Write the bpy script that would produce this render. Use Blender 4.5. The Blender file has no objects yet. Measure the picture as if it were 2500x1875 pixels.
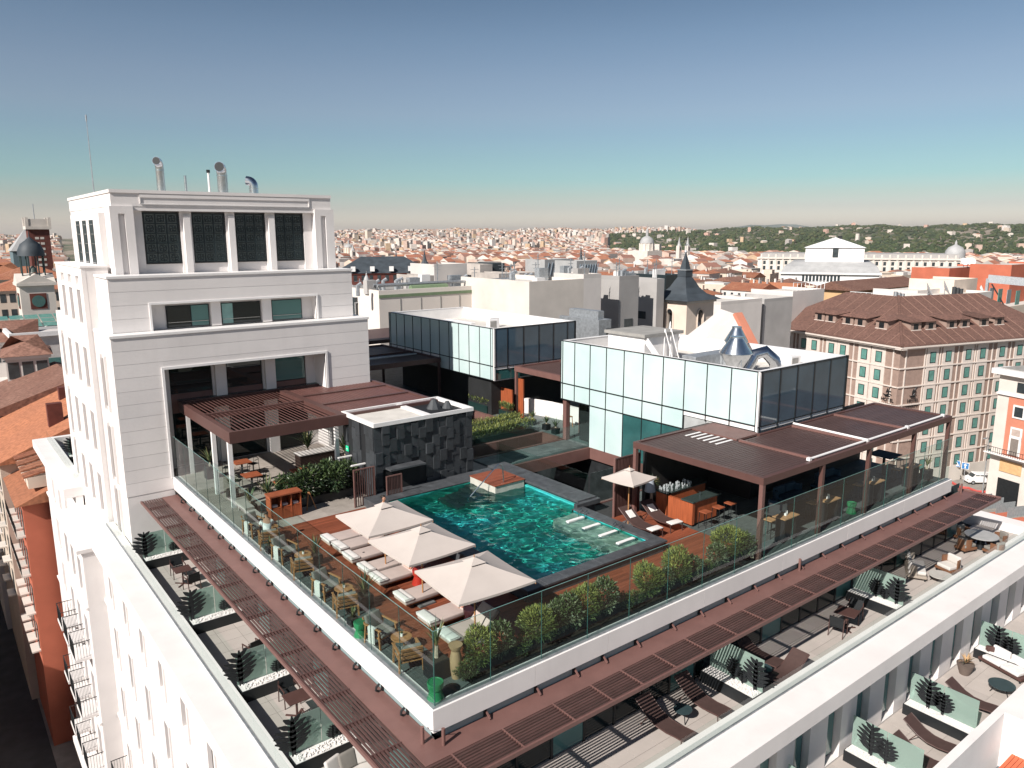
import bpy, bmesh, math, random
import numpy as np
from mathutils import Vector, Matrix
R_ = math.radians
rnd = random.Random(7)
SC = bpy.context.scene
COL = SC.collection

# ---------------------------------------------------------------- camera
CAM = np.array([-9.14, -15.04, 12.0])
FPX = 1863.29                                   # focal length in pixels of the 2500 x 1875 photograph
def cam_axes(yaw, pit, rol):
    cy, sy = math.cos(yaw), math.sin(yaw)
    f = np.array([sy*math.cos(pit), cy*math.cos(pit), -math.sin(pit)])
    r = np.array([cy, -sy, 0.0]); u = np.cross(r, f)
    r2 = r*math.cos(rol) + u*math.sin(rol); return r2, np.cross(r2, f), f
CR, CU, CF = cam_axes(R_(37.9567), R_(11.175), R_(-0.1713))
cd = bpy.data.cameras.new('camera'); cam = bpy.data.objects.new('camera', cd); COL.objects.link(cam)
cd.sensor_fit = 'HORIZONTAL'; cd.angle = 2*math.atan(1250/FPX); cd.clip_start = 0.1; cd.clip_end = 60000
mw = Matrix.Identity(4)
for i in range(3):
    mw[i][0], mw[i][1], mw[i][2], mw[i][3] = CR[i], CU[i], -CF[i], CAM[i]
cam.matrix_world = mw
SC.camera = cam

# ---------------------------------------------------------------- sky and sun
SUN = Vector((-1.25, -0.32, 1.0)).normalized()
SUN_EL = math.asin(SUN.z); SUN_ROT = math.atan2(SUN.x, SUN.y)
w = bpy.data.worlds.new('World'); SC.world = w; w.use_nodes = True
nt = w.node_tree; nt.nodes.clear()
def wn(t): return nt.nodes.new(t)
sky = wn('ShaderNodeTexSky'); sky.sky_type = 'NISHITA'; sky.sun_disc = False
sky.sun_elevation = SUN_EL; sky.sun_rotation = SUN_ROT
sky.altitude = 700; sky.air_density = 1.0; sky.dust_density = 1.6; sky.ozone_density = 1.5
bg = wn('ShaderNodeBackground'); bg.inputs['Strength'].default_value = 0.132
out = wn('ShaderNodeOutputWorld')
tc = wn('ShaderNodeTexCoord'); sep = wn('ShaderNodeSeparateXYZ')
ramp = wn('ShaderNodeValToRGB'); mul = wn('ShaderNodeMix'); mul.data_type = 'RGBA'; mul.blend_type = 'MULTIPLY'
mul.inputs[0].default_value = 1.0
nt.links.new(tc.outputs['Generated'], sep.inputs[0]); nt.links.new(sep.outputs['Z'], ramp.inputs[0])
SKY_TINT = [(0.005, (1.0, 0.90, 0.95)), (0.0306, (0.608, 0.571, 0.615)), (0.0457, (0.506, 0.526, 0.529)), (0.0658, (0.410, 0.514, 0.509)), (0.0905, (0.408, 0.487, 0.480)), (0.1197, (0.429, 0.466, 0.470)), (0.1436, (0.489, 0.472, 0.465)), (0.181, (0.492, 0.467, 0.455)), (0.226, (0.439, 0.441, 0.433)), (0.268, (0.367, 0.388, 0.388)), (0.4, (0.27, 0.295, 0.31)), (1, (0.20, 0.225, 0.25))]   # pale dust band at the horizon, slate blue above
els = ramp.color_ramp.elements
els[0].position, els[0].color = SKY_TINT[0][0], (*SKY_TINT[0][1], 1)
els[1].position, els[1].color = SKY_TINT[-1][0], (*SKY_TINT[-1][1], 1)
for p, c in SKY_TINT[1:-1]:
    e = els.new(p); e.color = (*c, 1)
nt.links.new(sky.outputs[0], mul.inputs[6]); nt.links.new(ramp.outputs[0], mul.inputs[7])
nt.links.new(mul.outputs[2], bg.inputs[0]); nt.links.new(bg.outputs[0], out.inputs[0])
sd = bpy.data.lights.new('sun', 'SUN'); sd.energy = 5.0; sd.angle = R_(0.53); sd.color = (1.0, 0.945, 0.88)
sun = bpy.data.objects.new('sun', sd); COL.objects.link(sun)
sun.rotation_euler = SUN.to_track_quat('Z', 'Y').to_euler()
vs = SC.view_settings; SC.display_settings.display_device = 'sRGB'
vs.view_transform = 'Standard'; vs.look = 'None'; vs.gamma = 1.0; vs.exposure = 0.55; vs.use_curve_mapping = False
cy = SC.cycles; cy.use_denoising = True; cy.max_bounces = 8; cy.diffuse_bounces = 3; cy.glossy_bounces = 4
cy.transmission_bounces = 6; cy.transparent_max_bounces = 24; cy.volume_bounces = 0
cy.sample_clamp_indirect = 6.0; cy.blur_glossy = 0.5
SC.render.engine = 'CYCLES'

# ---------------------------------------------------------------- pixel rays (2500 x 1875) to points of the place
def ray(px, py): return CR*((px-1250)/FPX) - CU*((py-937.5)/FPX) + CF
def onz(px, py, z): d = ray(px, py); return CAM + d*((z-CAM[2])/d[2])
def onx(px, py, x): d = ray(px, py); return CAM + d*((x-CAM[0])/d[0])
def ony(px, py, y): d = ray(px, py); return CAM + d*((y-CAM[1])/d[1])
def ond(px, py, dist): d = ray(px, py); return CAM + d*(dist/math.hypot(d[0], d[1]))

# ---------------------------------------------------------------- materials
MATS = {}
def srgb(h):
    h = h.lstrip('#'); c = [int(h[i:i+2], 16)/255 for i in (0, 2, 4)]
    return tuple(x/12.92 if x <= .04045 else ((x+.055)/1.055)**2.4 for x in c)
def newmat(name):
    m = bpy.data.materials.new(name); m.use_nodes = True; MATS[name] = m
    return m, m.node_tree, m.node_tree.nodes['Principled BSDF']
def ln(t, a, b): t.links.new(a, b)
def mixcol(t, f, a, b, mode='MIX'):
    n = t.nodes.new('ShaderNodeMix'); n.data_type = 'RGBA'; n.blend_type = mode
    for s, v in ((n.inputs[0], f), (n.inputs[6], a), (n.inputs[7], b)):
        if hasattr(v, 'links'): ln(t, v, s)
        elif isinstance(v, (int, float)): s.default_value = v
        else: s.default_value = (*v[:3], 1)
    return n.outputs[2]
def noise(t, scale, detail=4, stretch=None, vec=None, rough=.55):
    n = t.nodes.new('ShaderNodeTexNoise'); n.inputs['Scale'].default_value = scale
    n.inputs['Detail'].default_value = detail; n.inputs['Roughness'].default_value = rough
    g = vec
    if g is None:
        g = t.nodes.new('ShaderNodeNewGeometry').outputs['Position']
    if stretch:
        mp = t.nodes.new('ShaderNodeMapping'); mp.inputs['Scale'].default_value = stretch
        ln(t, g, mp.inputs[0]); g = mp.outputs[0]
    ln(t, g, n.inputs['Vector'])
    return n.outputs[0]
def rampf(t, src, lo, hi, a=0.0, b=1.0):
    r = t.nodes.new('ShaderNodeMapRange'); r.inputs[1].default_value = lo; r.inputs[2].default_value = hi
    r.inputs[3].default_value = a; r.inputs[4].default_value = b; ln(t, src, r.inputs[0]); return r.outputs[0]
def M(name, col, rough=.6, metal=0.0, var=.12, scale=2.5, bump=0.0, bscale=30, rand=0.0, stretch=None, col2=None, spec=.4, streak=0.0):
    """plain surface with noise-driven tone, optional second colour, per-object tone and fine relief"""
    if name in MATS: return MATS[name]
    m, t, b = newmat(name)
    c = Vector(col)
    lo = tuple(min(1, x*(1-var)) for x in col); hi = tuple(min(1, x*(1+var)) for x in (col2 or col))
    f = rampf(t, noise(t, scale, 5, stretch), .3, .7)
    o = mixcol(t, f, lo, hi)
    if streak:
        s = rampf(t, noise(t, 1.0, 5, (2.2, 2.2, .16)), .52, .8, 0, streak)
        o = mixcol(t, s, o, tuple(x*.62 for x in col))
    if rand:
        oi = t.nodes.new('ShaderNodeObjectInfo')
        g = rampf(t, oi.outputs['Random'], 0, 1, 1-rand, 1+rand)
        cmb = t.nodes.new('ShaderNodeCombineColor')
        for i in range(3): ln(t, g, cmb.inputs[i])
        o = mixcol(t, 1.0, o, cmb.outputs[0], 'MULTIPLY')
    ln(t, o, b.inputs['Base Color'])
    b.inputs['Roughness'].default_value = rough; b.inputs['Metallic'].default_value = metal
    b.inputs['Specular IOR Level'].default_value = spec
    if bump:
        bp = t.nodes.new('ShaderNodeBump'); bp.inputs['Strength'].default_value = bump; bp.inputs['Distance'].default_value = .02
        ln(t, noise(t, bscale, 4, stretch), bp.inputs['Height']); ln(t, bp.outputs[0], b.inputs['Normal'])
    return m
def GLASS(name, tint, body=None, body_f=0.0, rough=0.0, ior=1.5, refl=1.0):
    """thin pane: fresnel mirror over a tinted see-through sheet, with an optional milky body"""
    if name in MATS: return MATS[name]
    m, t, b = newmat(name); t.nodes.remove(b); o = t.nodes['Material Output']
    tr = t.nodes.new('ShaderNodeBsdfTransparent'); tr.inputs[0].default_value = (*tint, 1)
    src = tr.outputs[0]
    if body:
        df = t.nodes.new('ShaderNodeBsdfDiffuse'); df.inputs[0].default_value = (*body, 1)
        mx = t.nodes.new('ShaderNodeMixShader'); mx.inputs[0].default_value = body_f
        ln(t, src, mx.inputs[1]); ln(t, df.outputs[0], mx.inputs[2]); src = mx.outputs[0]
    gl = t.nodes.new('ShaderNodeBsdfGlossy'); gl.inputs['Roughness'].default_value = rough
    fr = t.nodes.new('ShaderNodeFresnel'); fr.inputs[0].default_value = ior
    ml = t.nodes.new('ShaderNodeMath'); ml.operation = 'MULTIPLY'; ml.inputs[1].default_value = refl; ml.use_clamp = True
    ge = t.nodes.new('ShaderNodeNewGeometry'); m3 = t.nodes.new('ShaderNodeMath'); m3.operation = 'SUBTRACT'; m3.inputs[0].default_value = 1.0
    ln(t, ge.outputs['Backfacing'], m3.inputs[1]); m4 = t.nodes.new('ShaderNodeMath'); m4.operation = 'MULTIPLY'
    ln(t, fr.outputs[0], m4.inputs[0]); ln(t, m3.outputs[0], m4.inputs[1]); ln(t, m4.outputs[0], ml.inputs[0])
    m2 = t.nodes.new('ShaderNodeMixShader'); ln(t, ml.outputs[0], m2.inputs[0]); ln(t, src, m2.inputs[1]); ln(t, gl.outputs[0], m2.inputs[2])
    ln(t, m2.outputs[0], o.inputs[0]); return m

# ---------------------------------------------------------------- mesh building
class MB:
    def __init__(s): s.v = []; s.f = []; s.mi = []; s.k = 0
    def add(s, vs, fs):
        o = len(s.v); s.v += [tuple(map(float, p)) for p in vs]
        for f in fs: s.f.append([o+i for i in f]); s.mi.append(s.k)
        return s
    def box(s, x0, x1, y0, y1, z0, z1):
        return s.add([(x0,y0,z0),(x1,y0,z0),(x1,y1,z0),(x0,y1,z0),(x0,y0,z1),(x1,y0,z1),(x1,y1,z1),(x0,y1,z1)],
                     [(0,3,2,1),(4,5,6,7),(0,1,5,4),(1,2,6,5),(2,3,7,6),(3,0,4,7)])
    def bar(s, p, q, w, h, up=(0,0,1)):
        p, q = Vector(p), Vector(q); d = (q-p).normalized(); u = Vector(up)
        if abs(d.dot(u)) > .99: u = Vector((0,1,0))
        a = d.cross(u).normalized()*(w/2); b = a.cross(d).normalized()*(h/2)
        vs = [p-a-b, p+a-b, p+a+b, p-a+b, q-a-b, q+a-b, q+a+b, q-a+b]
        return s.add(vs, [(0,3,2,1),(4,5,6,7),(0,1,5,4),(1,2,6,5),(2,3,7,6),(3,0,4,7)][0:1]+[(4,5,6,7),(0,1,5,4),(1,2,6,5),(2,3,7,6),(3,0,4,7)])
    def ring(s, rings, close=True, cap0=True, cap1=True):
        n = len(rings[0]); vs = [p for r in rings for p in r]; fs = []
        for i in range(len(rings)-1):
            for j in range(n if close else n-1):
                a = i*n+j; b = i*n+(j+1) % n; fs.append((a, b, b+n, a+n))
        if cap0: fs.append(tuple(reversed(range(n))))
        if cap1: fs.append(tuple((len(rings)-1)*n+j for j in range(n)))
        return s.add(vs, fs)
    def tube(s, pts, r, n=8, caps=True):
        pts = [Vector(p) for p in pts]; rs = r if isinstance(r, (list, tuple)) else [r]*len(pts); rings = []
        d0 = (pts[1]-pts[0]).normalized(); a = d0.orthogonal().normalized()
        for i, p in enumerate(pts):
            d = (pts[min(i+1, len(pts)-1)]-pts[max(i-1, 0)]).normalized()
            a = (a-d*a.dot(d)).normalized(); b = d.cross(a)
            rings.append([p+(a*math.cos(2*math.pi*j/n)+b*math.sin(2*math.pi*j/n))*rs[i] for j in range(n)])
        return s.ring(rings, True, caps, caps)
    def cyl(s, x, y, z0, z1, r0, r1=None, n=12): return s.lathe(x, y, [(r0, z0), (r0 if r1 is None else r1, z1)], n)
    def lathe(s, x, y, prof, n=12, a0=0.0):
        return s.ring([[(x+r*math.cos(2*math.pi*j/n+a0), y+r*math.sin(2*math.pi*j/n+a0), z) for j in range(n)] for r, z in prof])
    def prism(s, poly, z0, z1): return s.ring([[(x, y, z0) for x, y in poly], [(x, y, z1) for x, y in poly]])
    def poly(s, pts): return s.add(pts, [tuple(range(len(pts)))])
    def build(s, name, mat, parent=None, smooth=False, bevel=0.0, world=True, seg=2, flat_caps=True):
        me = bpy.data.meshes.new(name)
        off = Vector((0, 0, 0))
        if parent is not None and world: off = wloc(parent)
        me.from_pydata([(p[0]-off.x, p[1]-off.y, p[2]-off.z) for p in s.v], [], s.f)
        for m in (mat if isinstance(mat, (list, tuple)) else [mat]): me.materials.append(m)
        if any(s.mi): me.polygons.foreach_set('material_index', s.mi)
        if bevel:
            bm = bmesh.new(); bm.from_mesh(me); bmesh.ops.remove_doubles(bm, verts=bm.verts, dist=1e-5)
            bmesh.ops.bevel(bm, geom=bm.edges[:], offset=bevel, segments=seg, affect='EDGES', profile=.6, clamp_overlap=True)
            bm.to_mesh(me); bm.free()
        if smooth:
            me.polygons.foreach_set('use_smooth', [True]*len(me.polygons))
            if flat_caps: me.set_sharp_from_angle(angle=R_(40))
        o = bpy.data.objects.new(name, me); COL.objects.link(o)
        if parent is not None: o.parent = parent
        return o
def wloc(o):
    v = Vector((0, 0, 0))
    while o is not None: v = v+o.location; o = o.parent
    return v
def tag(o, label, cat, group=None, kind=None):
    if label: o['label'] = label
    if cat: o['category'] = cat
    if group: o['group'] = group
    if kind: o['kind'] = kind
    return o
def thing(name, label, cat, loc=(0, 0, 0), rz=0.0, group=None):
    o = bpy.data.objects.new(name, None); COL.objects.link(o); o.location = loc; o.rotation_euler.z = rz
    o.empty_display_size = .2
    return tag(o, label, cat, group)
def struct(o): o['kind'] = 'structure'; return o
def stuff(o): o['kind'] = 'stuff'; return o
def inst(src, name, parent, loc=(0, 0, 0), rz=0.0, scale=None, rot=None):
    """another object that shares the mesh of src"""
    o = bpy.data.objects.new(name, src.data if hasattr(src, 'data') else src); COL.objects.link(o)
    o.parent = parent; o.location = loc
    o.rotation_euler = rot if rot else (0, 0, rz)
    if scale: o.scale = scale
    return o
def copy_tree(o, loc=None, rz=None, label=None, parent=None):
    c = o.copy(); COL.objects.link(c); c.parent = parent
    if loc is not None: c.location = loc
    if rz is not None: c.rotation_euler.z = rz
    if label: c['label'] = label
    for ch in o.children: copy_tree(ch, parent=c)
    return c
def unit_box(name, mat):
    """mesh of a 1 x 1 x 1 box centred on its base, to be scaled"""
    mb = MB().box(-.5, .5, -.5, .5, 0, 1); me = bpy.data.meshes.new(name); me.from_pydata(mb.v, [], mb.f); me.materials.append(mat); return me
def wall(mb, o, u, n, W, z0, z1, holes, depth):
    """flat wall from o along unit u (length W), outward normal n, rectangular holes (u0,u1,za,zb) with reveals of the given depth"""
    o = Vector(o); u = Vector(u); n = Vector(n)
    us = sorted({0.0, W, *[h[0] for h in holes], *[h[1] for h in holes]}); zs = sorted({z0, z1, *[h[2] for h in holes], *[h[3] for h in holes]})
    P = lambda a, z, d=0.0: tuple(o+u*a+Vector((0, 0, z))-n*d)
    flip = u.cross(Vector((0, 0, 1))).dot(n) < 0
    def q(*p): mb.add(p, [(3, 2, 1, 0) if flip else (0, 1, 2, 3)])
    for i in range(len(us)-1):
        j = 0
        while j < len(zs)-1:
            cu = (us[i]+us[i+1])/2
            def solid(k):
                cz = (zs[k]+zs[k+1])/2
                return not any(h[0] < cu < h[1] and h[2] < cz < h[3] for h in holes)
            if not solid(j): j += 1; continue
            k = j
            while k+1 < len(zs)-1 and solid(k+1): k += 1
            q(P(us[i], zs[j]), P(us[i+1], zs[j]), P(us[i+1], zs[k+1]), P(us[i], zs[k+1])); j = k+1
    for a, b, c, d in holes:
        q(P(a, c), P(b, c), P(b, c, depth), P(a, c, depth)); q(P(a, d, depth), P(b, d, depth), P(b, d), P(a, d))
        q(P(a, c, depth), P(a, d, depth), P(a, d), P(a, c)); q(P(b, c), P(b, d), P(b, d, depth), P(b, c, depth))
    return mb
# ================================================================= palette
WHITE = M('white_render', (.70, .665, .65), .75, var=.05, scale=.7, bump=.06, bscale=14, streak=.10)
WHITE2 = M('white_panel', (.70, .665, .65), .7, var=.05, scale=.5, rand=.035, bump=.05, bscale=18, streak=.12)
WHITEP = M('white_metal_paint', (.74, .72, .71), .45, var=.04, spec=.5)
BROWN = M('rust_brown_metal', (.155, .080, .070), .5, var=.10, scale=1.6, spec=.4)
BROWND = M('dark_brown_slat', (.075, .038, .034), .5, var=.12, scale=3, rand=.15)
BLACK = M('black_metal', (.012, .014, .016), .45, var=.2)
DARK = M('dark_interior', (.012, .013, .014), .8, var=.3, scale=1)
SLATE = M('slate_block', (.036, .040, .045), .5, var=.2, scale=5, rand=.18, bump=.35, bscale=25, spec=.5)
COPING = M('pool_stone', (.062, .066, .072), .5, var=.3, scale=3, bump=.15, bscale=30, spec=.5)
TILE = M('terrace_tile', (.42, .375, .345), .6, var=.05, scale=1.2, rand=.045, bump=.03)
GREYDECK = M('grey_deck_board', (.075, .088, .085), .7, var=.3, scale=3, rand=.2, stretch=(1, 9, 9))
WALK = M('walkway_stone', (.10, .115, .115), .6, var=.25, scale=2, rand=.2)
WOODR = M('red_deck_board', (.20, .058, .030), .55, var=.28, scale=2.2, rand=.20, stretch=(.6, 12, 12), bump=.12, bscale=20, spec=.35)
TEAK = M('teak', (.36, .17, .07), .5, var=.22, scale=8, stretch=(1, 1, 6))
CORTEN = M('warm_wood_panel', (.30, .075, .028), .55, var=.25, scale=2.5, stretch=(8, 8, .6))
PEBBLE = M('white_pebble', (.66, .64, .62), .8, var=.2, scale=30)
STEEL = M('brushed_steel', (.55, .57, .60), .22, metal=1.0, var=.12, scale=6)
GALV = M('galvanised', (.42, .44, .46), .5, metal=.7, var=.2, scale=5)
GREYROOF = M('grey_roof_membrane', (.28, .27, .255), .85, var=.2, scale=1.5)
LIGHTROOF = M('pale_roof_floor', (.55, .52, .48), .85, var=.12, scale=1.5)
RAIL = GLASS('rail_glass', (.87, .935, .92), refl=1.0)
RAILC = GLASS('clear_rail_glass', (.93, .965, .955), refl=.9)
SCREEN = GLASS('etched_divider_glass', (.55, .74, .68), (.40, .50, .45), .45, rough=.15)
WINDK = GLASS('dark_window_glass', (.10, .15, .15), (.01, .02, .022), .8, refl=1.3)
WINTEAL = GLASS('teal_window_glass', (.2, .3, .3), (.10, .22, .21), .85, refl=1.2)
AQUA = None
def aqua():
    m, t, b = newmat('frosted_aqua_glass')
    f = rampf(t, noise(t, .35, 3), .35, .65); ln(t, mixcol(t, f, (.44, .56, .56), (.53, .63, .625)), b.inputs['Base Color'])
    b.inputs['Roughness'].default_value = .12; b.inputs['Specular IOR Level'].default_value = .75
    return m
AQUA = aqua()
SHADEPANE = M('shade_toned_pane', (.06, .095, .125), .06, var=.2, scale=.6, spec=.9)  # pavilion glass on the south side, its shade put into a blue-grey colour
TEALPANE = M('teal_pane', (.03, .10, .10), .06, var=.25, scale=.8, spec=.8)

# ================================================================= hotel tower
tower = thing('hotel_tower', 'stepped white hotel tower with dark ornamental grilles and joint lines beside the pool terrace', 'tower', (4.5, 24.41, -3.45))
def panels(x0, x1, ytop, ztop, n, h, opening=None, yback=.16):
    """courses of facing panels with open joints; opening = (xa, xb, zbottom, ztop)"""
    for k in range(n):
        za, zb = ztop-(k+1)*h+.018, ztop-k*h
        spans = [(x0, x1)]
        if opening and za < opening[3]-.02:
            if zb > opening[3]+.02:
                MB().box(opening[0], opening[1], ytop, ytop+yback, max(za, opening[3]), zb).build('facing_panel', WHITE2, tower)
            spans = [(x0, opening[0]-.002), (opening[1]+.002, x1)]
        for a, b in spans:
            if b-a > .05: MB().box(a, b, ytop, ytop+yback, za, zb).build('facing_panel', WHITE2, tower)
# --- lower stage
A0, A1, AY, AZ = -2.16, 11.17, 24.41, 7.30
core = MB()
core.box(A0+.02, .05, AY+.02, 26.2, -3.45, AZ-.02); core.box(8.47, A1-.02, AY+.02, 26.2, -3.45, AZ-.02)
core.box(.05, 8.47, AY+.02, 26.2, 5.5, AZ-.021); core.box(.05, 8.47, 24.6, 26.2, -3.45, -.02)
core.box(A0+.021, A1-.021, 26.2, 41.2, -3.45, AZ-.022)
core.build('lower_stage_wall', WHITE, tower)
panels(A0, A1, AY, AZ-.10, 12, .65, (.05, 8.47, -.3, 5.5))
cp = MB(); cp.box(A0-.05, A1+.06, AY-.05, 25.36, AZ-.10, AZ+.02); cp.box(A0-.05, -1.86, 25.36, 28.4, AZ-.10, AZ+.021)
cp.box(10.80, A1+.06, 25.36, 41.2, AZ-.10, AZ+.02); cp.build('coping', WHITEP, tower)
fr = MB(); fr.box(-.07, .05, AY-.06, AY+.1, -.02, 5.62); fr.box(8.47, 8.59, AY-.06, AY+.1, -.02, 5.62); fr.box(.05, 8.47, AY-.06, AY+.1, 5.5, 5.62)
fr.build('opening_surround', WHITEP, tower)
yb = 25.95
bay = MB()
for a, b in ((.05, .62), (2.75, 3.5), (5.45, 6.15), (7.95, 8.47)): bay.box(a, b, yb, 26.19, 0, 5.498)
bay.box(.62, 2.75, yb+.03, 26.18, 5.30, 5.49); bay.box(3.5, 5.45, yb+.03, 26.18, 5.30, 5.49); bay.box(6.15, 7.95, yb+.03, 26.18, 5.30, 5.49)
bay.build('window_pier', WHITE, tower)
for a, b in ((2.85, 3.4), (5.52, 6.08)): MB().box(a, b, yb-.28, yb-.002, 0, 5.497).build('pilaster', WHITE, tower)
for i, (a, b) in enumerate(((.62, 2.75), (3.5, 5.45), (6.15, 7.95))):
    wn_ = MB(); wn_.box(a, b, yb+.12, yb+.2, .02, 5.30)
    w_ = wn_.build('window', BLACK, tower)
    MB().box(a+.06, b-.06, yb+.09, yb+.118, 3.95, 5.22).build('pane', WINDK if i < 2 else WINTEAL, w_)
    MB().box(a+.03, b-.03, yb+.05, yb+.119, 2.9, 3.9).build('spandrel_panel', BROWN, w_)
    MB().box(a+.06, b-.06, yb+.09, yb+.118, .1, 2.85).build('pane', WINDK, w_)
# --- middle stage
B0, B1, BY, BZ = -1.85, 10.77, 25.41, 10.02
core = MB(); core.box(B0+.02, -.04, BY+.02, 26.0, AZ+.02, BZ-.02); core.box(8.54, B1-.02, BY+.02, 26.0, AZ+.02, BZ-.02)
core.box(-.04, 8.54, BY+.02, 26.0, 8.6, BZ-.021); core.box(B0+.02, B1-.021, 26.0, 40.6, AZ+.0, BZ-.022)
core.build('middle_stage_wall', WHITE, tower)
panels(B0, B1, BY, BZ-.09, 4, .655, (-.04, 8.54, 7.0, 8.6))
cp = MB(); cp.box(B0-.05, B1+.05, BY-.05, 26.85, BZ-.09, BZ+.02); cp.box(B0-.05, -1.17, 26.85, 28.5, BZ-.09, BZ+.021); cp.box(10.5, B1+.05, 26.85, 40.6, BZ-.09, BZ+.02)
cp.build('coping', WHITEP, tower)
fr = MB(); fr.box(-.14, -.04, BY-.055, BY+.1, 7.33, 8.7); fr.box(8.54, 8.64, BY-.055, BY+.1, 7.33, 8.7); fr.box(-.04, 8.54, BY-.055, BY+.1, 8.6, 8.7)
fr.build('opening_surround', WHITEP, tower)
for i, (a, b) in enumerate(((.75, 2.85), (3.45, 5.55), (6.15, 7.9))):
    f_ = MB(); f_.box(a, b, 25.93, 25.998, 7.34, 8.46); w_ = f_.build('window', BLACK, tower)
    MB().box(a+.05, (a+b)/2 + (.1 if i == 0 else 0) if i == 0 else b-.05, 25.90, 25.929, 7.38, 8.42).build('pane', WINDK if i < 2 else WINTEAL, w_)
    if i == 0: MB().box((a+b)/2+.16, b-.05, 25.90, 25.929, 7.38, 8.42).build('pane', WINTEAL, w_)
    if i == 1: MB().box(a+.05, a+.6, 25.87, 25.899, 7.38, 8.42).build('curtain', M('teal_curtain', (.20, .34, .32), .9), w_)
    MB().box(a+.05, b-.05, 25.86, 25.885, 7.60, 7.625).build('guard_rail', STEEL, w_)
for a, b in ((2.9, 3.4), (5.6, 6.1)): MB().box(a, b, 25.74, 25.999, 7.32, 8.598).build('pilaster', WHITE, tower)
# --- top stage
CY = 26.95
cb = MB(); cb.box(-1.02, 10.42, CY+.72, 39.0, BZ, 13.37); cb.box(-1.05, 10.44, CY+.10, 39.05, 13.37, 14.0); 
cb.box(-1.10, 10.48, CY+.04, 39.10, 14.0, 14.16); cb.build('top_stage_wall', WHITE, tower)
MB().box(-.2, 9.5, CY+.12, CY+.72, 13.16, 13.37).build('lintel', WHITE, tower)
MB().box(.3, 9.1, CY+.06, CY+.09, 13.47, 13.50).build('frieze_band', WHITEP, tower)
sl = MB(); sl.box(.25, 9.15, CY+.06, CY+.1, 13.80, 13.97); sl.box(.25, .30, CY+.06, CY+.1, 13.50, 13.80); sl.box(9.1, 9.15, CY+.06, CY+.1, 13.50, 13.80); sl.build('frieze_surround', WHITE, tower)
for x0, x1 in ((-1.16, -.10), (9.40, 10.56)):
    p_ = MB(); wall(p_, (x0, CY, 0), (1, 0, 0), (0, -1, 0), x1-x0, BZ, 13.37, [(.36, .66, BZ+.02, 13.0)], .14)
    p_.box(x0+.36, x0+.66, CY+.139, CY+.15, BZ, 13.0)
    p_.add([(x0,CY,BZ),(x0,CY,13.37),(x0,CY+1.0,13.37),(x0,CY+1.0,BZ)],[(0,1,2,3)]); p_.add([(x1,CY,BZ),(x1,CY,13.37),(x1,CY+.72,13.37),(x1,CY+.72,BZ)],[(3,2,1,0)])
    p_.add([(x0,CY,13.37),(x1,CY,13.37),(x1,CY+.72,13.37),(x0,CY+1.0,13.37)],[(0,1,2,3)])
    p_.build('corner_pier', WHITE, tower)
GR = M('iron_grille', (.016, .026, .03), .4, var=.2)
GRB = GLASS('grille_backing_glass', (.05, .08, .08), (.20, .24, .235), .9, refl=.8)
def grille_mesh(W, H, nx, nz):
    mb = MB(); a, c = W/nx, H/nz; t = .028
    for i in range(nx+1): mb.box(i*a-t, i*a+t, -.03, .03, 0, H)
    for k in range(nz+1): mb.box(-t, W+t, -.031, .031, k*c-t, k*c+t)
    for i in range(nx):
        for k in range(nz):
            cx, cz, r = (i+.5)*a, (k+.5)*c, min(a, c)*.34
            n = 12
            for j in range(n):
                q0, q1 = 2*math.pi*j/n, 2*math.pi*(j+1)/n
                mb.bar((cx+r*math.cos(q0), 0, cz+r*math.sin(q0)), (cx+r*math.cos(q1), 0, cz+r*math.sin(q1)), .030, .030, (0, 1, 0))
                if j % 3 == 0:
                    mb.bar((cx+.4*r*math.cos(q0), 0, cz+.4*r*math.sin(q0)), (cx+1.45*r*math.cos(q0+.78), 0, cz+1.45*r*math.sin(q0+.78)), .026, .026, (0, 1, 0))
                    mb.bar((cx, 0, cz), (cx+r*math.cos(q0), 0, cz+r*math.sin(q0)), .026, .026, (0, 1, 0))
    return mb
gx = ((.40, 2.15), (2.78, 4.48), (5.02, 6.66), (7.24, 8.86))
for a, b in gx:
    MB().box(a, b, CY+.60, CY+.70, 10.5, 13.1).build('grille_backing', GRB, tower)
    g = grille_mesh(b-a-.12, 2.48, 3, 5); o = g.build('grille', GR, tower, world=False); o.location = Vector((a+.06, CY+.54, 10.56))-wloc(tower)
    f_ = MB(); f_.box(a-.02, a+.06, CY+.50, CY+.6, 10.5, 13.1); f_.box(b-.06, b+.02, CY+.50, CY+.6, 10.5, 13.1); f_.box(a+.06, b-.06, CY+.50, CY+.6, 10.5, 10.56); f_.box(a+.06, b-.06, CY+.50, CY+.6, 13.04, 13.1)
    f_.build('grille_frame', BLACK, tower)
MB().box(-.1, 9.4, CY+.58, CY+.719, BZ, 10.5).build('grille_sill_wall', WHITE, tower)
for a, b in ((-.1, .38), (2.17, 2.76), (4.5, 5.0), (6.68, 7.22), (8.88, 9.4)): MB().box(a, b, CY+.45, CY+.719, BZ, 13.16).build('mullion_pier', WHITE, tower)
for a in (2.30, 4.59, 6.79): MB().box(a, a+.33, CY+.22, CY+.449, BZ, 12.95).build('colonnette', WHITE, tower)
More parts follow.
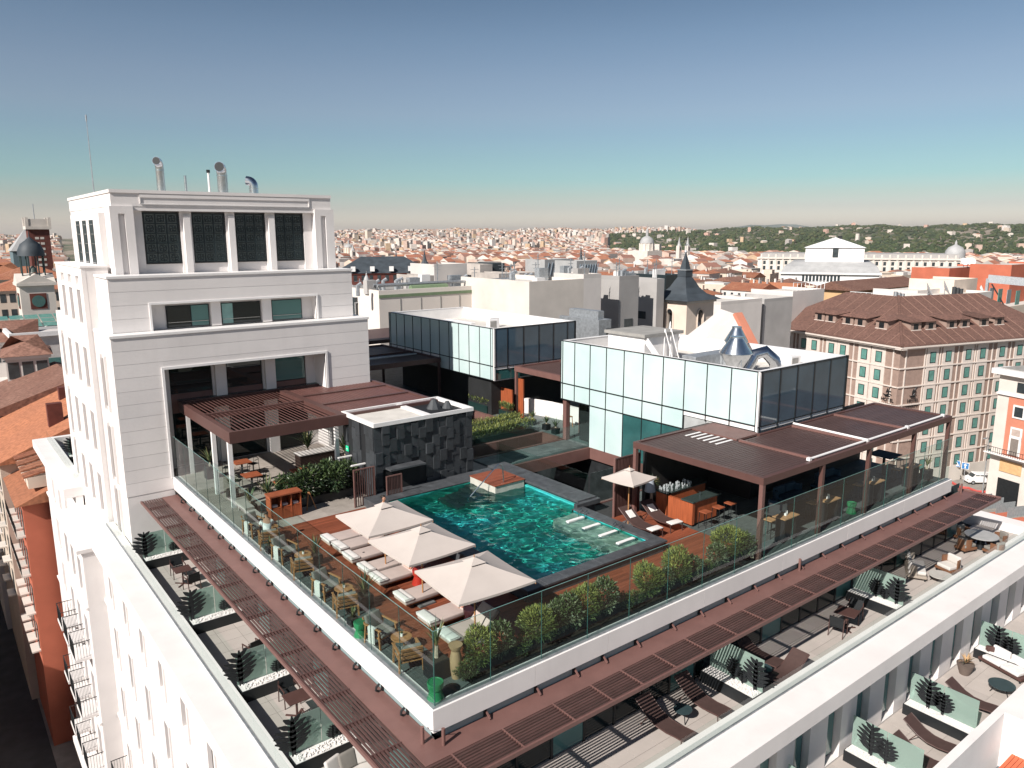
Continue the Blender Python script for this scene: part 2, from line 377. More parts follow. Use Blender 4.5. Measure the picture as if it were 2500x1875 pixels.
# left (street) faces: top stage narrow grilles, projecting bay with windows
MB().box(-1.30, -1.03, 29.0, 37.4, BZ, 13.1).build('street_side_panel', WHITE, tower)
for k, y in enumerate((30.6, 32.6, 34.6)):
    MB().box(-1.335, -1.301, y, y+1.0, 10.35, 12.75).build('narrow_grille', GR, tower)
    for j in range(5): MB().box(-1.36, -1.336, y+.02, y+.98, 10.5+j*.5, 10.54+j*.5).build('grille_bar', STEEL, tower)
SHUT = M('closed_shutter', (.25, .228, .222), .7, var=.08, scale=3)
def street_windows(parent, x, ys, zs, wdt, hgt, dep=.16, dark=()):
    """windows as separate parts set in the reveals of a wall that faces the street (-X)"""
    for r, z in enumerate(zs):
        for c, y in enumerate(ys):
            o = MB().box(x+dep, x+dep+.05, y, y+wdt, z, z+hgt).build('window', SHUT, parent)
            if (r, c) in dark: MB().box(x+dep-.02, x+dep-.001, y+.06, y+wdt-.06, z+.05, z+hgt*.55).build('pane', WINDK, o)
bayx = -2.42
holes = []; ysb = [29.5, 31.9, 34.3]
for z, h in ((7.45, 1.75), (4.0, 2.2), (.55, 2.2), (-2.9, 2.2)):
    for y in ysb: holes.append((36.9-y-1.0, 36.9-y, z, z+h))
sq = [(36.9-y-1.0, 36.9-y, 9.45, 9.9) for y in ysb]
bm_ = MB(); wall(bm_, (bayx, 36.9, 0), (0, -1, 0), (-1, 0, 0), 8.3, -4.3, 10.35, holes+sq, .12)
bm_.box(bayx+.13, -1.2, 28.61, 36.89, -4.3, 10.34); bm_.box(bayx-.04, -1.2, 28.56, 36.94, 10.35, 10.45)
for s_ in (28.6, 36.9): bm_.add([(bayx, s_, -4.3), (bayx+.2, s_, -4.3), (bayx+.2, s_, 10.35), (bayx, s_, 10.35)], [(0, 1, 2, 3)])
bm_.build('street_bay', WHITE, tower)
for i_, (z, h) in enumerate(((7.45, 1.75), (4.0, 2.2), (.55, 2.2), (-2.9, 2.2))): street_windows(tower, bayx-.05, ysb, [z], 1.0, h, .15)
for y in (26.1, 38.2):
    for z, h in ((3.6, 2.4), (-.1, 2.6), (-3.0, 2.2)):
        MB().box(A0-.10, A0+.03, y-.12, y+.0, z-.2, z+h+.2).build('window_surround', WHITE, tower)
        MB().box(A0-.10, A0+.03, y+.9, y+1.02, z-.2, z+h+.2).build('window_surround', WHITE, tower)
        MB().box(A0-.02, A0+.04, y, y+.9, z, z+h).build('window', SHUT, tower)
# rooftop steel flues, thin pipes and mast: things of their own standing on the tower roof
def flue(px, py_base, py_top, r, ydep, lab, bend=True, face=(-.55, -.8, .12), white=False):
    b_ = ony(px, py_base, ydep); t_ = ony(px, py_top, ydep); zr = 14.16
    f = thing('roof_flue', lab, 'flue', (b_[0], ydep, zr), group='flues on the tower roof')
    x, y, zt = b_[0], ydep, t_[2]
    if not bend:
        MB().cyl(x, y, zr, zt, r, n=10).build('pipe', WHITEP if white else STEEL, f, smooth=True)
        c_ = MB(); c_.cyl(x, y, zt, zt+.16, r*1.7, n=8) if white else c_.cyl(x, y, zt, zt+.03, r*1.1, n=8); c_.build('cap', BLACK if white else STEEL, f, smooth=True); return
    d = Vector(face).normalized(); pts = [Vector((x, y, zr)), Vector((x, y, zt-.25))]
    for k in range(1, 6):
        q = k/5*math.pi/2; pts.append(Vector((x, y, zt-.25))+Vector((0, 0, math.sin(q)*.28))+d*(1-math.cos(q))*.28)
    pts.append(pts[-1]+d*.12)
    MB().tube(pts, r, 14).build('pipe', STEEL, f, smooth=True)
    e = pts[-1]; MB().tube([e+d*.002, e+d*.012], r*.9, 14).build('mouth', BLACK, f)
    MB().cyl(x, y, zt-.42, zt-.36, r*1.06, n=14).build('collar', STEEL, f, smooth=True)
flue(395, 470, 398, .22, 31, 'tall steel flue with round mouth, leftmost of the flues on the white tower')
flue(545, 470, 412, .29, 31, 'widest steel flue with black round mouth on the tower roof')
flue(620, 470, 444, .26, 31, 'short bent steel flue nearest the inner edge of the tower roof', face=(-.8, .55, .1))
flue(455, 470, 430, .07, 30, 'thin plain steel pipe standing between two bent flues on the tower', False)
flue(512, 470, 422, .06, 30, 'thin white pipe with black cap beside the widest flue', False, white=True)
m0 = ony(229, 465, 34); m1 = ony(207, 280, 34)
ms = thing('lightning_mast', 'tall thin lightning mast on the white tower roof', 'mast', (m0[0], 34, 14.16))
MB().tube([(m0[0], 34, 14.16), (m0[0], 34, m1[2]-.35)], [.035, .015], 6).build('pole', GALV, ms)
MB().cyl(m0[0], 34, m1[2]-.35, m1[2], .04, n=6).build('tip', GALV, ms)

# ================================================================= hotel body, street side and terraces
body = thing('hotel_building', 'white hotel body with rows of shuttered windows below the pool terrace', 'building', (5, 10, -29))
ZT = -3.45
bd = MB()
# near street facade
ysn = [26.2-3.35*k for k in range(9)]
rows = [(-6.75, 1.9), (-10.2, 1.9), (-13.65, 1.9), (-17.1, 1.9), (-20.6, 1.9)]
wh = [(28.5-y-.95, 28.5-y, z, z+h) for y in ysn for z, h in rows if y > -3]
wall(bd, (-2.95, 28.5, 0), (0, -1, 0), (-1, 0, 0), 31.6, -29, -3.6, wh, .14)
# front (-Y) lower facade below the terrace parapet
dx = [2.2, 4.1, 6.0, 8.6, 10.5, 12.5, 14.6, 16.6, 18.7, 20.7, 22.7, 24.8, 26.8, 28.8, 30.8, 32.8]
dh = [(x+2.95, x+2.95+.95, -6.88, -4.75) for x in dx]
wall(bd, (-2.95, -2.8, 0), (1, 0, 0), (0, -1, 0), 38.0, -29, -3.6, dh, .32)
# middle bay below the ledge
mw_ = [(36.0-y-1.0, 36.0-y, z, z+2.0) for y in (29.6, 31.8, 34.0) for z in (-7.2, -10.65, -14.1, -17.55)]
wall(bd, (-3.84, 36.0, 0), (0, -1, 0), (-1, 0, 0), 7.5, -29, -4.42, mw_, .14)
bd.add([(-3.84, 28.5, -29), (-2.95, 28.5, -29), (-2.95, 28.5, -4.42), (-3.84, 28.5, -4.42)], [(0, 1, 2, 3)])
# far street block
fw_ = [(50.6-y-.95, 50.6-y, z, z+1.9) for y in (37.4, 40.4, 43.4, 46.4) for z in (-6.75, -10.2, -13.65, -17.1)]
wall(bd, (-2.9, 50.6, 0), (0, -1, 0), (-1, 0, 0), 14.6, -29, -3.6, fw_, .14)
bd.add([(-2.9, 36, -4.42), (-1.9, 36, -4.42), (-1.9, 36, -3.6), (-2.9, 36, -3.6)], [(0, 1, 2, 3)])
bd.add([(-2.9, 50.6, -29), (24, 50.6, -29), (24, 50.6, -3.6), (-2.9, 50.6, -3.6)], [(3, 2, 1, 0)])
bd.add([(35.05, -2.8, -29), (35.05, 30, -29), (35.05, 30, -3.6), (35.05, -2.8, -3.6)], [(0, 1, 2, 3)])
bd.build('facade_wall', WHITE, body)
bk = MB(); bk.box(-2.6, 34.7, -2.3, 24, -28.9, -3.62); bk.box(-2.6, 34.7, 24, 50.3, -28.9, -12); bk.box(-3.6, 2, 28.7, 35.8, -28.9, -4.6); bk.box(-2.5, 12, 36, 50.3, -12, -3.62)
bk.build('inner_core', DARK, body)
for r, (z, h) in enumerate(rows):
    for c, y in enumerate(ysn):
        if y < -3: continue
        o = MB().box(-2.79, -2.72, y, y+.95, z, z+h).build('window', SHUT, body)
        MB().box(-3.02, -2.951, y-.16, y-.03, z-.15, z+h+.25).build('window_surround', WHITE, o)
        MB().box(-3.0, -2.80, y-.02, y+.97, z-.08, z-.001).build('sill', WHITE, o)
        if (r*3+c*5) % 4 == 0 and r > 0: MB().box(-2.815, -2.791, y+.07, y+.88, z+.03, z+h*.5).build('pane', WINDK, o)
for x in dx:
    o = MB().box(x+.0, x+.95, -2.52, -2.46, -6.88, -4.75).build('door', BLACK, body)
    MB().box(x+.07, x+.88, -2.55, -2.521, -6.8, -4.82).build('pane', WINTEAL, o)
    MB().box(x+.5, x+.86, -2.545, -2.535, -6.8, -4.82).build('curtain', M('pale_curtain', (.5, .48, .45), .9), o)
for y in (29.6, 31.8, 34.0):
    for z in (-7.2, -10.65, -14.1, -17.55): MB().box(-3.69, -3.62, y, y+1.0, z, z+2.0).build('window', SHUT, body)
for y in (37.4, 40.4, 43.4, 46.4):
    for z in (-6.75, -10.2, -13.65, -17.1):
        o = MB().box(-2.75, -2.68, y, y+.95, z, z+1.9).build('window', SHUT, body)
        MB().box(-2.97, -2.901, y-.15, y-.03, z-.15, z+2.1).build('window_surround', WHITE, o)
# overhanging parapet ring of the terrace floor, ledge over the bay, string courses
pp = MB()
pp.box(-3.6, -2.2, -3.65, 28.4, -3.62, -3.02); pp.box(-2.2, 34.6, -3.65, -2.12, -3.62, -3.021); pp.box(34.6, 35.6, -3.65, .9, -3.62, -3.022)
pp.box(-3.5, -2.15, 36.0, 50.5, -3.62, -3.02); pp.box(-2.15, 10, 50.0, 50.5, -3.62, -3.021)
pp.box(-4.1, -2.2, 28.41, 35.99, -4.42, -4.22)
pp.build('parapet', WHITE, body)
sc_ = MB()
for z in (-7.35, -14.2): sc_.box(-3.06, -2.951, -3.0, 28.49, z, z+.14); sc_.box(-3.95, -3.841, 28.49, 36.02, z-.3, z-.16); sc_.box(-3.01, -2.901, 36.02, 50.6, z, z+.14)
sc_.build('string_course', WHITE, body)
# balconies with iron rails on the bay and the street front
def balcony(y0, y1, x, z, dep=.85):
    b_ = MB().box(x-dep, x, y0, y1, z-.16, z).build('balcony', WHITE, body)
    r_ = MB()
    n = int((y1-y0)/.13)
    for i in range(n+1): yy = y0+.03+(y1-y0-.06)*i/n; r_.box(x-dep+.03, x-dep+.045, yy-.008, yy+.008, z, z+.95)
    for i in range(6): xx = x-dep+.04+dep*i/6; r_.box(xx, xx+.015, y0+.03, y0+.045, z, z+.95); r_.box(xx, xx+.015, y1-.045, y1-.03, z, z+.95)
    r_.box(x-dep+.02, x-dep+.06, y0+.02, y1-.02, z+.95, z+.99); r_.box(x-dep+.06, x, y0+.02, y0+.05, z+.95, z+.985); r_.box(x-dep+.06, x, y1-.05, y1-.02, z+.95, z+.985)
    r_.build('railing', BLACK, b_)
for z in (-10.7, -14.15, -17.6):
    for y in (29.3, 31.5, 33.7): balcony(y, y+1.6, -3.84, z)
for y in (20.0, 23.4, 26.0): balcony(y, y+1.6, -2.95, -17.2)
stp = MB(); stp.box(-4.6, -3.841, 28.3, 36.2, -19.6, -19.2); stp.box(-3.6, -2.951, 5, 28.3, -19.4, -19.05); stp.build('ground_floor_cornice', WHITE, body)

# terrace floors: separate tiles over a slab (joints left open)
slab = struct(MB().box(-2.2, 34.6, -2.12, .3, ZT-.2, ZT-.012).box(-2.2, .3, .3, 24.38, ZT-.2, ZT-.013).box(-2.15, -.5, 36.1, 50, ZT-.2, ZT-.013).build('terrace_floor', M('tile_joint', (.26, .24, .22), .8)))
ub = unit_box('tile', TILE)
def tiles(x0, x1, y0, y1, z, sx, sy, par):
    nx, ny = max(1, round((x1-x0)/sx)), max(1, round((y1-y0)/sy)); ax, ay = (x1-x0)/nx, (y1-y0)/ny
    for i in range(nx):
        for j in range(ny):
            inst_mesh(ub, 'tile', par, (x0+(i+.5)*ax, y0+(j+.5)*ay, z-.012), (ax-.014, ay-.014, .014))
def inst_mesh(me, name, par, loc, scale, rz=0.0):
    o = bpy.data.objects.new(name, me); COL.objects.link(o); o.parent = par; o.location = Vector(loc)-(wloc(par) if par else Vector()); o.scale = scale; o.rotation_euler.z = rz; return o
tiles(-2.18, .2, .3, 24.3, ZT, .8, .8, slab); tiles(-2.18, 34.5, -2.1, .3, ZT, .95, .8, slab)
tiles(-2.1, -.6, 36.2, 49.9, ZT, .8, 1.2, slab)
# lower terrace on the near side
ZL = -6.9
low = struct(MB().box(-2.9, 36, -5.7, -2.81, ZL-.2, ZL-.012).build('lower_terrace_floor', M('tile_joint', (.2, .2, .2))))
tiles(9, 34.0, -5.68, -2.83, ZL, 1.0, .95, low)
lowp = MB(); lowp.box(-2.9, 36, -6.02, -5.72, -12, -5.92); lowp.box(21.6, 36, -8.5, -6.02, -12, -5.921)
tag(lowp.build('lower_parapet_wall', WHITE), 'broad white parapet wall along the lowest terrace edge', 'wall')
# wall between the two terrace windows: full-height glazing under the canopy
gz = thing('terrace_glazing', 'dark framed sliding glass doors of the terrace rooms under the louvre canopy', 'glazing', (0, 0, ZT))
def glaze(ax, a0, a1, c, n, z0, z1):
    st = (a1-a0)/n
    for i in range(n):
        p, q = a0+i*st, a0+(i+1)*st
        if ax == 'x':
            MB().box(p+.05, q-.05, c, c+.03, z0+.06, z1-.05).build('pane', WINTEAL if i % 4 == 3 else WINDK, gz); MB().box(p-.05, p+.05, c-.02, c+.08, z0, z1).build('mullion', BLACK, gz)
        else:
            MB().box(c, c+.03, p+.05, q-.05, z0+.06, z1-.05).build('pane', WINTEAL if i % 4 == 1 else WINDK, gz); MB().box(c-.02, c+.08, p-.05, p+.05, z0, z1).build('mullion', BLACK, gz)
glaze('x', .25, 32.0, .22, 24, ZT, -.95); glaze('y', .25, 24.3, .22, 18, ZT, -.95)
MB().box(.3, 31.9, .31, .34, ZT, -.62).box(.30, .33, .34, 24.3, ZT, -.62).build('curtain', M('room_dark_back', (.03, .045, .05), .9), gz)  # near-black sheet behind the doors, the rooms' darkness put into its colour
# ================================================================= roof deck slab, courtyard voids
dk = MB()
for r in ((.3, 6.05, .3, 24.4), (6.05, 12.5, .3, 3.38), (6.05, 12.5, 13.72, 24.4), (12.5, 13.5, .3, 24.4), (13.5, 30.0, .3, 8.4), (13.5, 20.3, 15.45, 17.55), (20.3, 34.5, 8.4, 50), (13.5, 20.3, 19.7, 24.2), (11.3, 20.3, 30.8, 50), (11.2, 13.5, 24.4, 30.8)):
    dk.box(r[0], r[1], r[2], r[3], -.7, -.03)
deck = struct(dk.build('roof_deck', M('deck_base', (.03, .03, .03), .8)))
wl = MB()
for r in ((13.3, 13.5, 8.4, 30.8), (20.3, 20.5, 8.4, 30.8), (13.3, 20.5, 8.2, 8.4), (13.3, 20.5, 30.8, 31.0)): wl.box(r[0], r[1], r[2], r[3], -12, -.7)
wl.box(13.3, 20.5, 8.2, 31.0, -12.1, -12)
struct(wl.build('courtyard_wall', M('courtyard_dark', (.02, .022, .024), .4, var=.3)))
rb = thing('void_edging', 'rust brown metal edging around the courtyard openings', 'edging', (17, 16, 0))   # rust metal edging of the voids
for r in ((13.5, 20.3, 15.25, 15.45), (20.1, 20.3, 8.4, 15.25), (13.45, 13.6, 8.4, 15.25), (13.6, 20.1, 8.4, 8.55), (13.6, 20.3, 17.55, 17.7), (20.15, 20.3, 17.7, 19.55), (13.5, 20.3, 19.5, 19.7), (20.15, 20.45, 24.2, 30.8), (13.5, 20.1, 24.2, 24.4)):
    MB().box(r[0], r[1], r[2], r[3], -.62, .035).build('edge_strip', BROWN, rb)

# boards and paving
wood = struct(MB().box(1.5, 5.6, 1.0, 14.5, -.03, -.012).box(5.6, 15.0, 1.0, 3.0, -.03, -.013).box(12.46, 15.0, 3.0, 6.85, -.03, -.012).build('wooden_deck', M('deck_gap', (.02, .012, .01), .9)))
pk = unit_box('plank', WOODR)
y = 1.02
while y < 14.45:
    segs = [(1.5, 2.3), (2.305, 5.6)] if y > 3.0 else [(1.5, 5.2), (5.205, 9.9), (9.905, 15.0)]
    if 3.0 < y < 6.8: segs.append((12.46, 15.0))
    for a, b in segs: inst_mesh(pk, 'plank', wood, ((a+b)/2, y+.07, -.012), (b-a, .143, .014))
    y += .149
grey = struct(MB().box(.1, 1.5, .1, 14.5, -.03, -.012).box(15.0, 30.0, .1, 8.3, -.03, -.012).box(1.5, 15, .1, 1.0, -.03, -.013).build('grey_deck', M('deck_gap2', (.02, .022, .022), .9)))
gk = unit_box('plank', GREYDECK)
for k in range(10):
    for s_ in range(5): inst_mesh(gk, 'plank', grey, (.17+k*.14, .1+1.44+s_*2.88, -.012), (.135, 2.87, .013))
for k in range(15):
    for s_ in range(8): inst_mesh(gk, 'plank', grey, (15+(s_+.5)*1.875, .14+.27+k*.55, -.012), (1.87, .54, .012))
pav = struct(MB().box(.1, 13.4, 14.5, 25.9, -.03, -.012).build('stone_paving', M('paving_joint', (.12, .11, .10), .9)))
sk = unit_box('paver', M('beige_stone_paver', (.30, .265, .235), .7, var=.14, scale=2, rand=.12))
for i in range(14):
    for j in range(12): inst_mesh(sk, 'paver', pav, (.1+.475+i*.95, 14.5+.475+j*.95, -.012), (.94, .94, .013))
wk = struct(MB().box(13.6, 20.2, 15.46, 17.54, -.03, -.012).build('walkway', M('paving_joint2', (.04, .045, .045), .9)))
wkm = unit_box('paver', WALK)
for i in range(8):
    for j in range(3): inst_mesh(wkm, 'paver', wk, (13.6+.41+i*.825, 15.46+.345+j*.69, -.012), (.815, .68, .013))
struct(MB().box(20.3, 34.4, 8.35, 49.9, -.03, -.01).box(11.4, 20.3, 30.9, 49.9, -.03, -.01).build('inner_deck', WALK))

# ================================================================= white band, strip glazing, brown louvre canopy
band = thing('roof_band', 'white parapet band carrying the glass screen around the pool terrace', 'parapet', (0, 0, -.6))
xs = [0, 3.4, 6.3, 10.9, 15.6, 20.3, 25.2, 30.12]
for a, b in zip(xs[:-1], xs[1:]): MB().box(a+.006 if a else 0, b-.006, 0, .34, -.6, .03).build('band_panel', WHITE2, band)
ys = [.34, 4.8, 9.6, 14.4, 19.2, 24.40]
for a, b in zip(ys[:-1], ys[1:]): MB().box(0, .34, a+.006, b-.006, -.6, .03).build('band_panel', WHITE2, band)
st_ = thing('strip_glazing', 'narrow pale glazing strip between white band and brown canopy', 'glazing', (0, 0, -1))
CLER = GLASS('clerestory_glass', (.3, .4, .4), (.34, .44, .45), .75, refl=1.3)
brk = [1.72, 3.5, 4.98, 6.16, 7.63, 9.34, 10.8, 12.3, 13.9, 15.4, 16.9, 18.5, 20.0, 21.6, 23.2, 24.8, 26.4, 28.0, 29.5]
xx = [.3]+brk
for a, b in zip(xx[:-1], xx[1:]): MB().box(a+.04, b-.04, .14, .16, -.93, -.605).build('pane', CLER, st_)
for b in brk:
    o = MB().box(b-.035, b+.035, .08, .15, -.95, -.605).build('mullion', BLACK, st_); MB().bar((b, .06, -.72), (b, -.12, -.86), .04, .05).build('bracket', BROWN, o)
brl = [1.5+1.42*k for k in range(16)]; yy = [.3]+brl
for a, b in zip(yy[:-1], yy[1:]): MB().box(.14, .16, a+.04, b-.04, -.93, -.605).build('pane', CLER, st_)
for b in brl:
    o = MB().box(.08, .15, b-.035, b+.035, -.95, -.605).build('mullion', BLACK, st_)
    MB().tube([(.02, b, -.66), (-.08, b, -.72), (-.10, b, -.82), (-.02, b, -.88)], .035, 6).build('bracket', BLACK, o)
can = thing('louvre_canopy', 'rust brown metal canopy with long louvre slats shading the terraces', 'canopy', (0, 0, -.9))
s_ = MB(); s_.prism([(.12, .12), (-.6, -.6), (32.0, -.6), (31.8, .12)], -1.0, -.9); s_.prism([(.12, .12), (.12, 24.38), (-.6, 24.38), (-.6, -.6)], -1.0, -.9)
s_.build('solid_strip', BROWN, can)
for k in range(9):
    a = .66+k*.104
    MB().bar((-a, -a, -.93), (32.0-(a-.6)*.1, -a, -.93), .050, .055).build('slat', BROWND, can)
    MB().bar((-a, -a, -.93), (-a, 24.38, -.93), .050, .055).build('slat', BROWND, can)
MB().box(-1.6, 31.98, -1.6, -1.54, -1.0, -.88).build('edge_beam', BROWN, can); MB().box(-1.6, -1.54, -1.54, 24.38, -1.0, -.88).build('edge_beam', BROWN, can)
xb = [.15, 1.77, 3.54, 4.99, 6.24, 7.69]+[9.2+1.55*i for i in range(15)]
for x in xb: MB().box(x-.02, x+.02, -1.54, -.6, -1.03, -.895).build('cross_bar', BROWN, can)
for i in range(17): y = -.9+1.5*i; MB().box(-1.54, -.6, y-.02, y+.02, -1.03, -.895).build('cross_bar', BROWND, can)
MB().bar((31.97, -1.6, -.93), (31.75, .5, -.93), .06, .16).build('end_beam', BROWN, can)
for k, (x, y) in enumerate(((-.21, .2), (.18, -.19), (16.7, -.05), (31.2, -.05))):
    MB().cyl(x, y, -.9, -.42, .05, n=10).build('tie_post', BROWN, can, smooth=True)
MB().tube([(-.2, .2, -.45), (0, 0, -.52), (.18, -.19, -.45)], .012, 5).build('tie_cable', GALV, can)

# ================================================================= glass screens
gs = thing('glass_screen', 'tall green tinted glass screen on the white band around the pool terrace', 'glass screen', (.15, .15, .03))
GH = 2.13
for i in range(17):
    a = .15+1.8*i+(.0 if i == 0 else 0); b = min(a+1.8, 30.0)
    if b-a > .2: MB().box(a+.006, b-.006, .15, .165, .03, GH).build('pane', RAIL, gs)
for i in range(14):
    a = .17+1.72*i; b = min(a+1.72, 24.35)
    if b-a > .2: MB().box(.15, .165, a+.006, b-.006, .03, GH).build('pane', RAIL, gs)
EDGE = M('glass_edge', (.035, .10, .09), .2, var=.1)
for i in range(1, 17): MB().box(.15+1.8*i-.006, .15+1.8*i+.006, .148, .167, .03, GH).build('pane_edge', EDGE, gs)
for i in range(1, 14): MB().box(.148, .167, .17+1.72*i-.006, .17+1.72*i+.006, .03, GH).build('pane_edge', EDGE, gs)
MB().box(.145, .170, .145, .170, .03, GH).build('pane_edge', EDGE, gs)
ed = MB(); ed.box(.17, 30, .149, .166, GH, GH+.008); ed.box(.149, .166, .17, 24.35, GH, GH+.008); ed.build('top_edge', M('glass_top_edge', (.16, .30, .28), .2), gs)
sh = MB(); sh.box(.05, 30.05, .06, .27, .03, .05); sh.box(.06, .27, .27, 24.38, .03, .049); sh.build('base_shoe', GALV, gs)
tr = thing('terrace_railing', 'low clear glass railing along the terrace parapet', 'railing', (-2.6, -2.53, -3.02))
for i in range(20): a = -2.6+1.86*i; MB().box(a+.008, a+1.852, -2.54, -2.525, -3.02, -2.36).build('pane', RAILC, tr)
for i in range(18): a = -2.5+1.72*i; MB().box(-2.61, -2.595, a+.008, a+1.712, -3.02, -2.36).build('pane', RAILC, tr)
for i in range(8): a = 36.2+1.72*i; MB().box(-2.61, -2.595, a+.008, a+1.712, -3.02, -2.36).build('pane', RAILC, tr)
sh = MB(); sh.box(-2.65, 34.5, -2.57, -2.5, -3.02, -2.99); sh.box(-2.64, -2.57, -2.5, 28.3, -3.02, -2.991); sh.build('base_shoe', GALV, tr)

# ================================================================= pool
pool = thing('swimming_pool', 'turquoise rooftop swimming pool with dark stone coping', 'pool', (9, 8.5, -1.2))
def pooltile():
    m, t, b = newmat('pool_mosaic')
    g = t.nodes.new('ShaderNodeNewGeometry')
    br = t.nodes.new('ShaderNodeTexVoronoi'); br.inputs['Scale'].default_value = 16; ln(t, g.outputs['Position'], br.inputs['Vector'])
    c1 = mixcol(t, rampf(t, br.outputs['Color'], .2, .8), (.035, .42, .47), (.07, .56, .60))
    c2 = mixcol(t, rampf(t, noise(t, .35, 3), .38, .62), c1, (.03, .38, .29))
    ln(t, c2, b.inputs['Base Color']); b.inputs['Roughness'].default_value = .4; return m
MOS = pooltile()
PALE = M('pale_pool_stone', (.30, .36, .30), .6, var=.2, scale=3)
ZP, ZW = -.95, .36
bs = MB(); bs.box(6.1, 12.5, 3.4, 13.7, ZP-.1, ZP); bs.box(6.05, 6.2, 3.4, 13.7, ZP, .42); bs.box(6.2, 12.4, 3.38, 3.5, ZP, .42); bs.box(6.2, 12.4, 13.55, 13.72, ZP, .42)
bs.box(11.95, 12.4, 3.5, 7.75, ZP, .42); bs.box(12.36, 12.5, 7.75, 13.55, ZP, .42)
basin = bs.build('basin', MOS, pool)
shelf = MB().box(10.75, 11.949, 3.501, 7.7, ZP, .12).build('tanning_shelf', PALE, pool)
for i, (a, b) in enumerate((((10.95, 6.95), (11.5, 6.55)), ((10.85, 6.0), (11.5, 5.6)), ((10.8, 5.05), (11.4, 4.7)), ((10.8, 4.3), (11.4, 3.95)))):
    MB().box(10.85, 11.75, 4.0+i*.95, 4.16+i*.95, .12, .40).build('shelf_bench', WHITEP, pool)
co = MB()
STONES = []
def cop(x0, x1, y0, y1, z0, z1, n, ax):
    for i in range(n):
        if ax == 'x': a = x0+(x1-x0)*i/n; b = x0+(x1-x0)*(i+1)/n; MB().box(a+.003, b-.003, y0, y1, z0, z1).build('coping_stone', COPING, pool, bevel=.008, seg=1)
        else: a = y0+(y1-y0)*i/n; b = y0+(y1-y0)*(i+1)/n; MB().box(x0, x1, a+.003, b-.003, z0, z1).build('coping_stone', COPING, pool, bevel=.008, seg=1)
cop(5.55, 12.45, 2.98, 3.5, .38, .46, 8, 'x'); cop(11.93, 12.45, 3.5, 7.75, .38, .46, 5, 'y'); cop(5.55, 6.2, 3.5, 14.2, .38, .46, 10, 'y')
cop(6.2, 12.3, 13.55, 14.25, .38, .46, 7, 'x'); cop(12.34, 13.42, 7.9, 14.5, .56, .66, 6, 'y'); cop(12.1, 13.5, 7.7, 7.9, .40, .60, 1, 'x')
pw = MB(); pw.box(5.65, 12.35, 3.08, 3.38, -.03, .38); pw.box(5.65, 6.05, 3.38, 14.9, -.03, .38); pw.box(12.0, 12.36, 3.38, 7.9, -.03, .379); pw.box(12.5, 13.35, 7.9, 14.4, -.03, .56); pw.box(6.05, 13.4, 13.72, 14.93, -.03, .378)
pw.build('pool_wall', COPING, pool)
WATER = None
def water_mat():
    m, t, b = newmat('pool_water'); t.nodes.remove(b); o = t.nodes['Material Output']
    gl = t.nodes.new('ShaderNodeBsdfGlass'); gl.inputs['IOR'].default_value = 1.33; gl.inputs['Roughness'].default_value = 0.0; gl.inputs[0].default_value = (.80, .97, .95, 1)
    ln(t, gl.outputs[0], o.inputs[0]); return m
nx, ny = 150, 250
X, Y = np.meshgrid(np.linspace(6.15, 12.42, nx), np.linspace(3.45, 13.6, ny))
rg = np.random.RandomState(3); Zw = np.zeros_like(X)
for k in range(34):
    ang = rg.uniform(0, 2*math.pi); L = 10**rg.uniform(-.55, .12); amp = .0050*L**1.15
    Zw += amp*np.sin(2*math.pi*(X*math.cos(ang)+Y*math.sin(ang))/L+rg.uniform(0, 6.28)+1.2*np.sin(2*math.pi*(X*math.sin(ang*1.7)-Y*math.cos(ang*.6))/3.1))
me = bpy.data.meshes.new('water_surface')
off = wloc(pool)
vv = np.stack([X-off.x, Y-off.y, ZW+Zw-off.z], -1).reshape(-1, 3)
idx = np.arange(nx*ny).reshape(ny, nx)
ff = np.stack([idx[:-1, :-1], idx[:-1, 1:], idx[1:, 1:], idx[1:, :-1]], -1).reshape(-1, 4)
me.from_pydata(vv.tolist(), [], ff.tolist()); me.materials.append(water_mat())
me.polygons.foreach_set('use_smooth', [True]*len(me.polygons))
water = bpy.data.objects.new('water_surface', me); COL.objects.link(water); water.parent = pool
sd.cycles.is_caustics_light = True; water.cycles.is_caustics_caster = True
for o in (basin, shelf): o.cycles.is_caustics_receiver = True
# wooden bathing platform, pale steps, steel handrail
pf = thing('bathing_platform', 'small red wooden platform with pale steps at the far end of the pool', 'platform', (11.4, 12.5, ZP))
MB().box(10.62, 12.3, 11.55, 13.54, ZP, .70).build('base', M('pale_limestone', (.46, .45, .40), .7, var=.12, scale=3), pf)
for k in range(14): MB().box(10.58, 12.34, 11.51+k*.146, 11.51+k*.146+.14, .70, .735).build('plank', WOODR, pf)
for k in range(5): MB().box(10.62-.36*(k+1), 10.62-.36*k-.002, 11.9, 13.5, ZP, .38-.20*(k+1)+.05).build('step', PALE, pf)
hr = thing('pool_handrail', 'bent steel handrail on the bathing platform', 'handrail', (11.1, 11.9, .7))
MB().tube([(11.25, 11.75, .70), (11.22, 11.78, 1.45), (11.12, 11.82, 1.62), (10.98, 11.85, 1.58), (9.55, 12.0, .35), (9.42, 12.02, .1), (9.42, 12.02, -.2)], .028, 8).build('tube', STEEL, hr, smooth=True)
for i, (x, y) in enumerate(((11.92, 6.9), (11.92, 4.9))):
    g_ = thing('pool_ladder', 'steel grab rails at the pool edge by the sun shelf, '+('farther pair' if i == 0 else 'nearer pair'), 'ladder', (x, y, .4))
    for d in (0, .35): MB().tube([(x+.12, y+d, .44), (x+.02, y+d, .62), (x-.12, y+d, .55), (x-.14, y+d, .1)], .018, 6).build('grab_rail', STEEL, g_, smooth=True)

